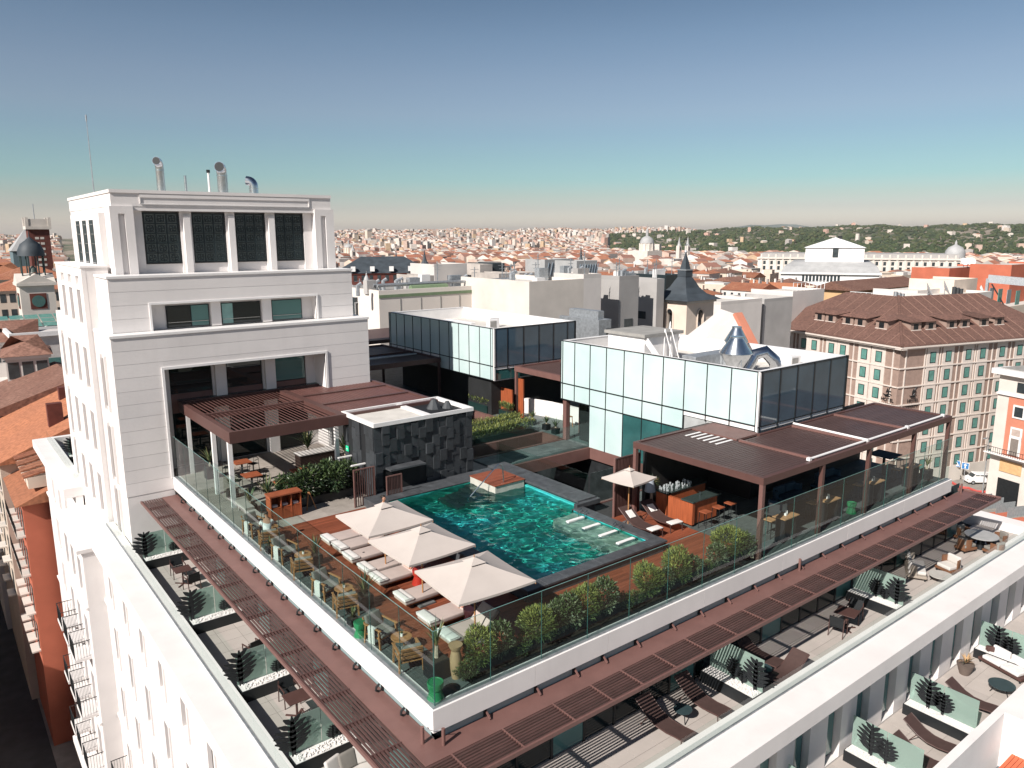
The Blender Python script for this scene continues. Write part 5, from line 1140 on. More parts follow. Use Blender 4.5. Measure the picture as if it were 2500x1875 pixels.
for x, m, r in ((-1.35, LINEN, .3), (-.95, GREYC, .1), (-.5, LINEN, -.2)):
    q = MB().box(-.27, .27, -.07, .07, 0, .5).build('pillow', m, sf_, world=False, bevel=.06, seg=3, smooth=True); q.location = Vector((x, 3.1, ZT+.4))-wloc(sf_); q.rotation_euler = (-.35, 0, r)
sofa((26.6, -4.35, ZL), PI-.3, 2.0, 'white sofa with grey pillow on the lowest terrace', BRFR, M('white_linen', (.62, .60, .59), .9), 'white_sofa')
pt_ = palm((24.95, -3.35, ZL), .55, 24, 'dry straw coloured plant in a conical pot on the lowest terrace', 31, None, 0, W=.07, name='potted_plant', spread=(.5, 1.6))
for o in list(pt_.children): o.location.z += .5; o.data.materials[0] = o.data.materials[1] = M('dry_leaf', (.36, .23, .12), .8, var=.25)
MB().lathe(0, 0, [(.20, 0), (.36, .5), (.34, .5), (.3, .44)], 18).build('pot', M('taupe_pot', (.13, .10, .085), .7), pt_, world=False, smooth=True)
aw = thing('orange_bench', 'orange slatted bench below the broad lower parapet', 'bench', (19.5, -6.6, -7.5))
for k in range(4): MB().box(20.2, 22.2, -6.55-.14*k, -6.43-.14*k, -7.5, -7.44).build('slat', M('orange_slat', (.55, .12, .05), .6), aw)
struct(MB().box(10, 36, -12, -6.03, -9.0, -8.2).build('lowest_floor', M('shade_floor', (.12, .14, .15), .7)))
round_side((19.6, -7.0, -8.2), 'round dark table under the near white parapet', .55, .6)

# ================================================================= under the dining pergola
RUST = M('rust_top', (.26, .075, .035), .5, var=.2, scale=4)
def dining(loc, lab, n, rz=0.0, top=None):
    t = thing('dining_table', 'square table with rust wooden top '+lab, 'table', loc, rz); MB().box(-.4, .4, -.4, .4, .72, .76).build('top', top or RUST, t, world=False); MB().box(-.04, .04, -.04, .04, .02, .72).build('column', BLACK, t, world=False); MB().box(-.28, .28, -.28, .28, 0, .025).build('foot', BLACK, t, world=False)
    for k in range(n):
        a = rz+k*2*PI/n+.4; c = thing('bistro_chair', 'thin black chair %s the table %s' % (['behind', 'in front of', 'beside', 'left of'][k], lab), 'chair', (loc[0]+.72*math.cos(a), loc[1]+.72*math.sin(a), loc[2]), a+PI, 'black bistro chairs')
        for sx, sy in ((.19, .19), (.19, -.19), (-.19, .19), (-.19, -.19)): MB().bar((sx*1.1, sy*1.1, 0), (sx, sy, .45), .022, .022).build('leg', BLACK, c, world=False)
        MB().box(-.2, .2, -.2, .2, .45, .475).build('seat', BLACK, c, world=False)
        MB().tube([(.1, .24, .68), (-.12, .24, .70), (-.24, .12, .72), (-.26, 0, .73), (-.24, -.12, .72), (-.12, -.24, .70), (.1, -.24, .68)], .016, 6).build('back_hoop', BLACK, c, world=False)
        MB().bar((-.19, .19, .45), (-.22, .16, .72), .02, .02).build('back_post', BLACK, c, world=False); MB().bar((-.19, -.19, .45), (-.22, -.16, .72), .02, .02).build('back_post', BLACK, c, world=False)
dining((2.85, 22.5, 0), 'farthest under the dining pergola', 3); dining((2.5, 20.1, 0), 'in the middle under the dining pergola', 3); dining((3.3, 18.1, 0), 'nearest the leafy planter under the pergola', 2); dining((4.6, 19.3, 0), 'on the inner side under the pergola', 2)
sv = thing('service_station', 'dark service cabinet with rust top and three open shelves behind the deck', 'cabinet', (2.35, 15.7, 0))
MB().box(1.62, 3.06, 15.36, 15.98, 1.06, 1.12).build('top', RUST, sv); MB().box(1.66, 3.02, 15.92, 15.96, 0, 1.06).build('back', CORTEN, sv)
for x in (1.66, 2.11, 2.56, 2.98): MB().box(x, x+.04, 15.42, 15.92, 0, 1.06).build('side', CORTEN, sv)
for i in range(3):
    MB().box(1.70+.45*i, 2.11+.45*i, 15.44, 15.92, .52, .55).build('shelf', CORTEN, sv); MB().box(1.70+.45*i, 2.11+.45*i, 15.43, 15.45, .02, .5).build('door', CORTEN, sv)
for i, (x, y, z) in enumerate(((1.9, 15.6, .55), (2.35, 15.6, .55), (2.8, 15.55, .55))): tag(MB().box(x-.12, x+.12, y-.05, y+.15, z, z+.09).build('folded_napkins', TOWEL, None, bevel=.01, seg=1), 'folded white cloths on the %s shelf of the service cabinet' % ['outer', 'middle', 'inner'][i], 'cloth')
ab = thing('menu_board', 'small wooden folding menu board on the deck beside the cabinet', 'board', (3.6, 15.9, 0)); MB().bar((3.4, 15.8, 0), (3.55, 15.9, .8), .04, .03).build('leg', TEAK, ab); MB().bar((3.8, 15.7, 0), (3.58, 15.88, .8), .04, .03).build('leg', TEAK, ab); MB().box(3.45, 3.68, 15.9, 15.92, .1, .75).build('panel', BLACK, ab)
gp = [(4.0, 16.6, 1.2), (5.0, 16.7, 1.25), (5.7, 16.9, 1.1), (3.1, 16.9, .95)]
for i, (x, y, s) in enumerate(gp): shrub('bush', (x, y, .3), s, i*1.7, 'dense glossy bush in the planter behind the service cabinet, %s from the slate block' % ordn[3-i], 'bushes behind the service cabinet')
tr_ = thing('leafy_planter', 'long dark planter of bushes between deck and dining pergola', 'planter', (4.5, 16.8, 0)); MB().box(2.4, 6.2, 16.3, 17.3, 0, .38).build('trough', BLACK, tr_); MB().box(2.45, 6.15, 16.35, 17.25, .38, .39).build('soil', SOIL, tr_)
palm((2.1, 16.9, 0), .95, 46, 'big spiky yucca beside the service cabinet', 17, (.5, .4), .25, W=.05, name='yucca'); palm((1.45, 17.4, 0), .7, 36, 'spiky agave by the pergola corner post', 18, (.5, .3), .1, W=.05, name='yucca'); palm((1.4, 19.6, 0), .6, 30, 'spiky plant between the two white pergola posts', 19, (.45, .4), .1, name='yucca'); palm((1.5, 23.2, 0), .8, 34, 'leafy tall pot plant beside the tower recess', 20, (.5, .6), .2, name='yucca')
palm((6.4, 22.6, 0), 1.2, 44, 'large arching palm behind the long pergola bench', 22, (.6, .5), .3, W=.09, name='potted_palm', droop=1.0); palm((7.6, 20.6, 0), 1.2, 44, 'large arching palm by the slate block under the pergola', 23, (.6, .5), .3, W=.09, droop=1.0)
bn = thing('long_bench', 'dark high bench striped by louvre light under the pergola', 'bench', (6.4, 21.6, 0)); MB().box(5.4, 7.5, 21.2, 21.9, 0, .85).build('body', M('dark_timber', (.035, .02, .016), .6), bn); MB().box(5.35, 7.55, 21.15, 21.95, .85, .9).build('top', TOWEL, bn)
for i, (x, y) in enumerate(((.55, 15.6), (.62, 17.2))):
    b_ = thing('stone_bench', 'pale stone bench inside the glass screen, '+['nearer the armchairs', 'nearer the tower'][i], 'bench', (x+.5, y, 0)); MB().box(x+.35, x+.75, y-.6, y+.7, .30, .42).build('seat', TILE, b_); MB().box(x+.4, x+.7, y-.45, y-.35, 0, .3).build('leg', TILE, b_); MB().box(x+.4, x+.7, y+.45, y+.55, 0, .3).build('leg', TILE, b_)
# courtyard planting
def hedge(x0, x1, y0, y1, z0, z1, seed, lab, n):
    h = thing('hedge', lab, 'hedge', ((x0+x1)/2, (y0+y1)/2, 0), 0, 'clipped hedges in the courtyard'); MB().box(x0, x1, y0, y1, 0, z0).build('trough', M('green_black_trough', (.012, .03, .028), .4), h)
    g = random.Random(seed); mb = MB()
    for _ in range(n):
        c = Vector((g.uniform(x0, x1), g.uniform(y0-.08, y1+.08), z0+(z1-z0)*g.random()**.6)); a = Vector((g.gauss(0, .5), g.gauss(0, .5), 1)).normalized(); s = a.orthogonal().normalized(); s.rotate(Matrix.Rotation(g.uniform(0, 6.28), 3, a)); l = g.uniform(.12, .26)
        mb.k = 0 if c.z > z0+(z1-z0)*.75 and g.random() < .5 else g.choice([1, 2]); mb.add([c, c+a*l*.5+s*.018, c+a*l, c+a*l*.5-s*.018], [(0, 1, 2), (0, 2, 3)])
    mb.build('foliage', LF, h)
hedge(14.4, 20.0, 21.2, 21.9, .3, .85, 41, 'clipped dark hedge across the courtyard, farther of two', 2600); hedge(14.2, 19.9, 19.95, 20.6, .3, .8, 42, 'clipped dark hedge across the courtyard, nearer of two', 2600)
hedge(20.4, 20.9, 25.6, 27.8, .55, .95, 43, 'low leafy planter in the dark inner courtyard, farther one', 700); hedge(20.5, 21.0, 23.4, 24.4, .55, .95, 44, 'low leafy planter in the dark inner courtyard, nearer one', 500)
for i, (x, y) in enumerate(((20.7, 18.9), (20.9, 20.0), (21.0, 21.5))): palm((x, y, 0), .6, 30, 'spiky courtyard plant, '+['nearest the walkway', 'middle of three', 'nearest the hedge end'][i], 60+i, (.4, .35), .05, name='yucca')

# ================================================================= poolside bar
br = thing('bar_counter', 'wooden fronted bar counter with dark stone top', 'bar', (16, 4.25, 0))
MB().box(15.25, 16.8, 4.02, 4.5, .1, 1.06).build('front', CORTEN, br); MB().box(15.08, 16.95, 3.92, 4.56, 1.06, 1.11).build('top', M('dark_stone_top', (.035, .05, .047), .25, spec=.6), br); MB().box(15.3, 16.75, 4.06, 4.46, 0, .1).build('plinth', BLACK, br); MB().box(15.1, 15.25, 3.95, 5.25, .1, 1.02).build('end_panel', CORTEN, br); MB().tube([(16.0, 4.3, 1.11), (16.0, 4.3, 1.3), (15.9, 4.3, 1.32)], .012, 6).build('tap', STEEL, br)
bc = thing('back_counter', 'back bar counter crowded with glasses', 'counter', (16.6, 5.8, 0)); MB().box(15.3, 17.9, 5.5, 6.1, 0, .98).build('body', CORTEN, bc); MB().box(15.25, 17.95, 5.45, 6.15, .98, 1.03).build('top', MATS['dark_stone_top'], bc)
GLS = GLASS('drinking_glass', (.9, .92, .92), (.7, .72, .74), .25, refl=1.5)
g = random.Random(5); gm = MB().lathe(0, 0, [(.022, 0), (.032, .12), (.028, .12), (.02, .01)], 8); gme = bpy.data.meshes.new('glass'); gme.from_pydata(gm.v, [], gm.f); gme.materials.append(GLS)
for k in range(46):
    o = bpy.data.objects.new('drinking_glass', gme); COL.objects.link(o); o.location = (15.4+1.7*g.random(), 5.52+.55*g.random(), 1.03); s = g.uniform(.9, 1.5); o.scale = (s, s, s); tag(o, 'clear drinking glass in the crowd on the back bar counter', 'glass', 'glasses on the back bar')
def bar_stool(loc, lab, grp='rust topped bar stools at the bar', mat=None):
    t = thing('bar_stool', lab, 'stool', loc, 0, grp); MB().box(-.19, .19, -.19, .19, .72, .76).build('seat', mat or RUST, t, world=False)
    for sx, sy in ((.17, .17), (.17, -.17), (-.17, .17), (-.17, -.17)): MB().bar((sx*1.15, sy*1.15, 0), (sx, sy, .72), .02, .02).build('leg', BLACK, t, world=False)
    MB().box(-.18, .18, -.01, .01, .25, .27).build('footrest', BLACK, t, world=False)
for i, x in enumerate((15.45, 16.3, 17.1)): bar_stool((x, 3.55, 0), 'square rust topped bar stool, '+['nearest the pool', 'middle of three', 'farthest along the counter'][i])
OAK = M('oak_top', (.36, .20, .10), .5, var=.15, scale=5)
def high_table(x, y, lab, k):
    t = thing('high_table', 'high oak table '+lab, 'table', (x, y, 0)); MB().box(-.5, .5, -.27, .27, .99, 1.03).build('top', OAK, t, world=False); 
    for s in (-.38, .38): MB().box(s-.03, s+.03, -.2, .2, 0, .99).build('trestle', BLACK, t, world=False)
    for j, (dx_, dy_) in enumerate(((-.25, .55), (.3, .5))[:k]): bar_stool((x+dx_, y+dy_, 0), 'oak stool on the %s side of the table %s' % (['near', 'far'][j], lab), 'oak stools at the high tables', OAK)
    c = thing('menu_card', 'small white menu stand on the high table '+lab, 'menu card', (x-.05, y, 1.03)); MB().box(-.05, .05, -.04, .04, 0, .1).build('cup', WHITEP, c, world=False); MB().bar((.12, .04, 0), (.1, .04, .18), .1, .012, (1, 0, 0)).build('card', WHITEP, c, world=False)
high_table(17.0, .85, 'nearest the corner post', 2); high_table(20.1, .85, 'behind the second post', 2); high_table(23.9, .85, 'behind the third post', 1); high_table(27.6, .9, 'near the far end of the bar', 1)
NAVY = M('navy_fabric', (.02, .045, .075), .85, var=.15)
sofa((21.0, 3.2, 0), -PI/2, 2.0, 'dark blue sofa in the shade under the bar pergola, nearer one', NAVY, NAVY, 'lounge_sofa'); sofa((24.4, 3.2, 0), -PI/2, 2.0, 'dark blue sofa in the shade under the bar pergola, farther one', NAVY, NAVY, 'lounge_sofa'); sofa((19.0, 2.5, 0), .2, .8, 'pale framed easy chair in the shade under the bar pergola', LINEN, NAVY, 'lounge_chair', 'armchair')
t_ = thing('dark_table', 'dark square high table with stools at the far end under the bar pergola', 'table', (28.4, 2.6, 0)); MB().box(-.6, .6, -.6, .6, 1.0, 1.05).build('top', NAVY, t_, world=False); MB().box(-.05, .05, -.05, .05, 0, 1.0).build('column', BLACK, t_, world=False)
for i, (x, y) in enumerate(((27.7, 1.9), (29.1, 2.2))): bar_stool((x, y, 0), 'dark stool at the dark high table, '+['nearer', 'farther'][i]+' one', 'dark stools at the far end', NAVY)
palm((29.3, .9, 0), .6, 26, 'round bushy pot plant at the far end of the glass screen', 71, (.45, .5), .15, name='yucca'); drum((21.9, .75, 0), GRN, 'green ceramic stool in the shade by a high table', 1.1, 'ceramic_stool')
palm((15.3, 6.35, 0), .55, 40, 'trailing green plant in a white cone pot hanging by the screen', 72, None, 1.15, W=.03, name='hanging_plant', droop=2.2)
lp = thing('floor_lamp', 'grey cone shaded lamp by the slatted screen', 'lamp', (15.0, 6.2, 0)); MB().cyl(15.0, 6.2, 0, 1.3, .02, n=8).build('pole', BLACK, lp); MB().lathe(15.0, 6.2, [(.24, 1.0), (.16, 1.5)], 16).build('lamp_shade', M('grey_shade', (.30, .33, .38), .8), lp, smooth=True)
# ================================================================= terrain, city
G0 = -29.0
def az_of(x, y): return math.degrees(math.atan2(x-CAM[0], y-CAM[1]))
def sm(a, b, t): t = max(0., min(1., (t-a)/(b-a))); return t*t*(3-2*t)
def terr(x, y):
    d = math.hypot(x-CAM[0], y-CAM[1]); az = az_of(x, y)
    far = -28+48*sm(5, 34, az)+40*sm(40, 68, az)
    z = G0-30*sm(900, 2300, d)
    z = z+(far-(G0-30))*sm(2300, 8200, d)
    if d > 2000: z += 10*sm(2000, 5000, d)*(math.sin(az*.9+d*.0011)+.6*math.sin(az*2.3-d*.0017))
    return z-60*sm(9000, 14000, d)
GROUNDC = M('city_ground', (.16, .145, .13), .9, var=.3, scale=.02)
def ground_mat():
    m, t, b = newmat('land')
    g = t.nodes.new('ShaderNodeNewGeometry')
    n1 = rampf(t, noise(t, .0016, 6), .44, .56); n2 = rampf(t, noise(t, .012, 5), .4, .62)
    dry = mixcol(t, n2, (.20, .16, .12), (.30, .25, .20)); gr = mixcol(t, n2, (.030, .050, .022), (.07, .085, .035))
    ln(t, mixcol(t, n1, gr, dry), b.inputs['Base Color']); b.inputs['Roughness'].default_value = .95; return m
LAND = ground_mat()
rad = [0, 60, 150, 300, 500, 700, 900, 1100, 1300, 1600, 2000, 2400, 2900, 3400, 4000, 4700, 5400, 6100, 6800, 7500, 8200, 9000, 10000, 12000, 15000]
azs = [-180+6*i for i in range(30)]+[0+1.5*i for i in range(54)]+[81+6*i for i in range(17)]
gv = []; gf = []
for r in rad:
    for a in azs:
        x, y = CAM[0]+r*math.sin(R_(a)), CAM[1]+r*math.cos(R_(a)); gv.append((x, y, terr(x, y)-(.0 if r else 0)))
na = len(azs)
for i in range(len(rad)-1):
    for j in range(na): k = (j+1) % na; gf.append((i*na+j, i*na+k, (i+1)*na+k, (i+1)*na+j))
gme_ = bpy.data.meshes.new('ground'); gme_.from_pydata(gv, [], gf); gme_.materials.append(LAND); gme_.flip_normals() if gme_.polygons[na*3].normal.z < 0 else None
gnd = bpy.data.objects.new('ground', gme_); COL.objects.link(gnd); struct(gnd)
ASPH = M('asphalt', (.055, .055, .057), .9, var=.2, scale=.8); PAVE = M('pavement_slabs', (.24, .22, .20), .85, var=.15, scale=1.2)
struct(MB().box(-17, -4.8, -60, 160, G0+.004, G0+.02).build('street', ASPH)); struct(MB().box(-4.8, -2.9, -3, 60, G0+.004, G0+.14).build('pavement', PAVE))
mv = []; mf = []
for j in range(60):
    a = 20+j*1.0; h = 250*max(0, math.sin((a-50)*.22))*sm(48, 56, a)+230*sm(66, 72, a)*(.7+.3*math.sin(a*3))+40*math.sin(a*2.1)+30*math.sin(a*5.3); x, y = CAM[0]+30000*math.sin(R_(a)), CAM[1]+30000*math.cos(R_(a)); mv += [(x, y, -60), (x, y, 60+max(h, 0)*.9), (x*1.15, y*1.15, -60)]
for j in range(59): mf += [(3*j, 3*j+3, 3*j+4, 3*j+1), (3*j+1, 3*j+4, 3*j+5, 3*j+2)]
mm_ = bpy.data.meshes.new('mountains'); mm_.from_pydata(mv, [], mf); mm_.materials.append(M('far_ridge', (.10, .14, .14), .95, var=.2, scale=.0006)); mo_ = bpy.data.objects.new('mountains', mm_); COL.objects.link(mo_); struct(mo_)

# ---- building kit
def tilemat(name, c1, c2):
    m, t, b = newmat(name)
    n1 = rampf(t, noise(t, .25, 4), .35, .65); n2 = rampf(t, noise(t, 3.0, 4), .3, .7)
    o = mixcol(t, n2, mixcol(t, n1, c1, c2), tuple(x*.55 for x in c1))
    oi = t.nodes.new('ShaderNodeObjectInfo'); v = rampf(t, oi.outputs['Random'], 0, 1, .75, 1.2); cc = t.nodes.new('ShaderNodeCombineColor'); [ln(t, v, cc.inputs[i]) for i in range(3)]
    ln(t, mixcol(t, 1.0, o, cc.outputs[0], 'MULTIPLY'), b.inputs['Base Color']); b.inputs['Roughness'].default_value = .9
    return m
ROOFS = [tilemat('red_roof_tiles', (.34, .12, .065), (.42, .19, .11)), tilemat('orange_roof_tiles', (.44, .17, .085), (.38, .15, .08)), tilemat('brown_roof_tiles', (.22, .105, .075), (.28, .15, .11))]
WALLS = [M('wall_white', (.60, .56, .53), .85, var=.08, scale=.3, rand=.12), M('wall_cream', (.56, .47, .39), .85, var=.08, scale=.3, rand=.12), M('wall_pink', (.50, .37, .31), .85, var=.08, scale=.3, rand=.12), M('wall_grey', (.36, .345, .335), .85, var=.1, scale=.3, rand=.15), M('wall_ochre', (.52, .34, .18), .85, var=.1, scale=.3, rand=.12)]
WNAME = ['white', 'cream', 'pinkish', 'grey', 'ochre']; RNAME = ['red tiled', 'orange tiled', 'brown tiled']
CWIN = M('city_window', (.035, .045, .05), .2, var=.4, scale=.5, spec=.6)
WINB = unit_box('window', CWIN)
BRICK = M('dark_red_brick', (.115, .034, .026), .85, var=.25, scale=1.2); SLATER = M('slate_roof', (.045, .055, .065), .6, var=.25, scale=.6); STONEW = M('pale_stone', (.58, .53, .48), .8, var=.1, scale=.4); LEAD = M('grey_zinc', (.34, .34, .34), .6, var=.12, scale=.3); SALMON = M('salmon_render', (.52, .20, .13), .85, var=.08, scale=.5); REDW = M('terracotta_wall', (.42, .12, .07), .85, var=.1, scale=.5); CREAM = M('cream_stone', (.62, .52, .44), .8, var=.08, scale=.5)
def gable(mb, x0, x1, y0, y1, z0, h, ov=.4, ax='x', hip=0.0):
    x0 -= ov; x1 += ov; y0 -= ov; y1 += ov
    if ax == 'x': c = (y0+y1)/2; k = hip*(y1-y0)/2; a, b = (x0+k, c, z0+h), (x1-k, c, z0+h); mb.add([(x0,y0,z0),(x1,y0,z0),(x1,y1,z0),(x0,y1,z0),a,b], [(0,1,5,4),(2,3,4,5),(1,2,5),(3,0,4),(0,3,2,1)])
    else: c = (x0+x1)/2; k = hip*(x1-x0)/2; a, b = (c, y0+k, z0+h), (c, y1-k, z0+h); mb.add([(x0,y0,z0),(x1,y0,z0),(x1,y1,z0),(x0,y1,z0),a,b], [(1,2,5,4),(3,0,4,5),(0,1,4),(2,3,5),(0,3,2,1)])
    return mb
NHOUSE = [0]
def house(cx, cy, wx, wy, zt, rz, style, rng, d, lab=None, name='city_house', zb=None, group='houses of the old town', cat='house', mats=None, parts=True):
    zb = terr(cx, cy)-1 if zb is None else zb
    wi, ri = rng.randrange(len(WALLS)), rng.randrange(3)
    if rng.random() < .55: wi = rng.choice([0, 0, 1])
    h = thing(name, lab, cat, (cx, cy, zb), rz, group); H = zt-zb; X, Y = wx/2, wy/2
    wm = mats[0] if mats else WALLS[wi]; rm = mats[1] if mats else ROOFS[ri]
    MB().box(-X, X, -Y, Y, 0, H).build('wall', wm, h, world=False)
    if style in ('gable', 'hip'):
        r = gable(MB(), -X, X, -Y, Y, H+.02, min(wx, wy)*rng.uniform(.16, .26), .45, 'x' if wx > wy else 'y', 1.0 if style == 'hip' else 0.0).build('roof', rm, h, world=False)
        for _ in range(rng.randint(1, 3)): a, b = rng.uniform(-X*.7, X*.7), rng.uniform(-Y*.5, Y*.5); s = rng.uniform(.35, .7); MB().box(a-s, a+s, b-.3, b+.3, H, H+min(wx, wy)*.2+rng.uniform(.3, 1.2)).build('chimney', WALLS[rng.choice([0, 1, 3])], r, world=False)
    else:
        p = MB(); p.box(-X, X, -Y, -Y+.3, H, H+.9); p.box(-X, X, Y-.3, Y, H, H+.9); p.box(-X, -X+.3, -Y+.3, Y-.3, H, H+.9); p.box(X-.3, X, -Y+.3, Y-.3, H, H+.9); p.build('parapet', wm, h, world=False)
        MB().box(-X+.3, X-.3, -Y+.3, Y-.3, H, H+.05).build('roof', rng.choice([GREYROOF, LIGHTROOF, ROOFS[2]]), h, world=False)
        for _ in range(rng.randint(1, 3)): a, b = rng.uniform(-X*.6, X*.6), rng.uniform(-Y*.6, Y*.6); s, q = rng.uniform(.8, X*.35+.8), rng.uniform(.8, Y*.35+.8); MB().box(a-s, a+s, b-q, b+q, H, H+rng.uniform(1.2, 3.2)).build('rooftop_room', WALLS[rng.choice([0, 0, 1, 3])], h, world=False)
    if parts and d < 330:
        for f in range(2):
            z = H-2.6-3.1*f
            for ax, n_, W_ in (('s', max(2, int(wx/3)), wx), ('w', max(2, int(wy/3)), wy)):
                for i in range(min(n_, 5)):
                    u = -W_/2+W_*(i+.5)/min(n_, 5); o = bpy.data.objects.new('window', WINB); COL.objects.link(o); o.parent = h
                    o.location = (u, -Y-.01, z) if ax == 's' else (-X-.01, u, z); o.scale = (1.0, .12, 1.7) if ax == 's' else (.12, 1.0, 1.7)
    h['_d'] = (WNAME[wi], RNAME[ri] if style != 'flat' else 'flat')
    NHOUSE[0] += 1
    return h
def corner(pc, pl, pr, pt, dist):
    """axis-aligned block whose near vertical edge is at pixel column pc, faces reaching columns pl and pr"""
    n = ond(pc, pt, dist); a = onx(pl, pt, n[0]) if pl < pc else None; b = ony(pr, pt, n[1]) if pr > pc else None
    return n[0], (b[0] if b is not None else n[0]+8), n[1], (a[1] if a is not None else n[1]+10), n[2]
KEEP = []       # footprints (cx, cy, r) that random houses avoid
def block(lab, name, cat, pc, pl, pr, pt, dist, mat, roof=None, depth=None, extra=None, wins=True, zb=None, parapet=True):
    x0, x1, y0, y1, zt = corner(pc, pl, pr, pt, dist)
    if depth: y1 = y0+depth
    b = thing(name, lab, cat, ((x0+x1)/2, (y0+y1)/2, G0)); MB().box(x0, x1, y0, y1, G0 if zb is None else zb, zt).build('wall', mat, b)
    if parapet:
        MB().box(x0+.25, x1-.25, y0+.25, y1-.25, zt, zt+.03).build('roof', roof or LIGHTROOF, b)
        p = MB(); p.box(x0, x1, y0, y0+.25, zt, zt+.5); p.box(x0, x0+.25, y0+.25, y1, zt, zt+.5); p.box(x1-.25, x1, y0+.25, y1, zt, zt+.5); p.build('parapet', mat, b)
    KEEP.append(((x0+x1)/2, (y0+y1)/2, max(x1-x0, y1-y0)*.62+5))
    return b, (x0, x1, y0, y1, zt)
def wins(par, face, a0, a1, c, z, n, w_=1.0, h=1.6, mat=None):
    """n separate windows along a south ('s') or west ('w') face"""
    for i in range(n):
        u = a0+(a1-a0)*(i+.5)/n; o = (MB().box(u-w_/2, u+w_/2, c-.06, c+.02, z, z+h) if face == 's' else MB().box(c-.06, c+.02, u-w_/2, u+w_/2, z, z+h)).build('window', mat or CWIN, par)

# ================================================================= hotel across the square, brown tiled roof
ND = 132.0; N = Vector(ond(2200, 850, ND)); ZE = N.z
dL = Vector((math.sin(R_(15.5)), math.cos(R_(15.5)), 0)); dR = Vector((math.sin(R_(106)), math.cos(R_(106)), 0)); nL = Vector((-dL.y, dL.x, 0)); nR = Vector((dR.y, -dR.x, 0))
if nL.dot(Vector((CAM[0], CAM[1], 0))-N) < 0: nL = -nL
if nR.dot(Vector((CAM[0], CAM[1], 0))-N) < 0: nR = -nR
def along(px, py, n, d):
    r = Vector(ray(px, py)); t = (N-Vector(CAM)).dot(n)/r.dot(n); return (Vector(CAM)+r*t-N).dot(d)
LL = along(1868, 800, nL, dL); LR = along(2590, 850, nR, dR)
lb = thing('brick_hotel', 'tan brick hotel with white grid, teal windows and brown tiled roof across the square', 'hotel', (N.x, N.y, G0))
TAN = M('tan_brick', (.29, .205, .17), .9, var=.12, scale=1.4, bump=.1, bscale=20); GRID = M('cream_trim', (.60, .53, .48), .8, var=.06); TEALW = M('teal_window', (.10, .24, .21), .25, var=.2, scale=1.5, spec=.6)
inn = nL*-14; 
cpts = [N, N+dL*LL, N+dL*LL-nL*13, N-nL*13-nR*13+dL*0+dR*0, N+dR*LR-nR*13, N+dR*LR]
cpts[3] = N-nL*13-nR*13
MB().ring([[(p.x, p.y, G0) for p in cpts], [(p.x, p.y, ZE) for p in cpts]]).build('wall', TAN, lb)
def fbox(mb, d, n, u0, u1, z0, z1, t0, t1, base=None):
    b = base or N; P = [b+d*u0+n*t0, b+d*u1+n*t0, b+d*u1+n*t1, b+d*u0+n*t1]; return mb.ring([[(p.x, p.y, z0) for p in P], [(p.x, p.y, z1) for p in P]])
floors = [ZE-1.0-2.95*k for k in range(7)]
for d, n, L_, cols in ((dL, nL, LL, (160, 240, 370, 455, 595, 690, 865, 985)), (dR, nR, LR, (1415, 1540, 1700, 1815, 1970, 2110, 2240, 2380))):
    us = [along(1850+c*650/2157, 700+560*650/2157, n, d) for c in cols]
    for i, u in enumerate(us):
        fbox(MB(), d, n, u-1.25, u+1.25, G0+2, ZE, 0, .12).build('pale_strip', GRID, lb)
        for z in floors:
            o = fbox(MB(), d, n, u-.62, u+.62, z-1.75, z, .121, .17).build('window', BLACK, lb); fbox(MB(), d, n, u-.5, u+.5, z-1.65, z-.1, .171, .19).build('pane', TEALW, o)
    for k in range(1, 7): fbox(MB(), d, n, 0, L_, floors[k]+.55, floors[k]+.75, 0, .20).build('floor_band', GRID, lb)
    g_ = 0
    for a, b in zip(sorted(us)[:-1], sorted(us)[1:]): 
        if b-a > 3.2: fbox(MB(), d, n, (a+b)/2-.09, (a+b)/2+.09, G0+2, ZE, 0, .13).build('pilaster', GRID, lb)
    fbox(MB(), d, n, 0, L_, G0, G0+2.6, 0, .14).build('base_course', STONEW, lb)
    e0 = -.9
    fbox(MB(), d, n, e0, L_+.6, ZE, ZE+.28, -.5, .95).build('eave', GRID, lb); fbox(MB(), d, n, e0, L_+.6, ZE-.22, ZE, -.3, .75).build('eave_soffit', MATS['cream_trim'], lb)
for d, n in ((dL, nL), (dR, nR)): fbox(MB(), d, n, 1.1, 1.3, G0+2, ZE, 0, .14).build('pilaster', GRID, lb); fbox(MB(), d, n, 5.2, 5.4, G0+2, ZE, 0, .14).build('pilaster', GRID, lb)
RH, RB = 6.6, 10.5
rc = N-nL*RB-nR*RB
BRT = tilemat('hotel_roof_tiles', (.150, .078, .060), (.19, .098, .076))
def slope(d, n, u, v):    # u along the eave, v from eave (0) to ridge (1)
    e = N+d*u+n*.95*(1-v); up = v; return Vector((e.x, e.y, 0))-n*RB*v+Vector((0, 0, ZE+.28+RH*v))
eo = N+nL*.95+nR*.95
eo = Vector((eo.x, eo.y, ZE+.28)); rcz = Vector((rc.x, rc.y, ZE+.28+RH))
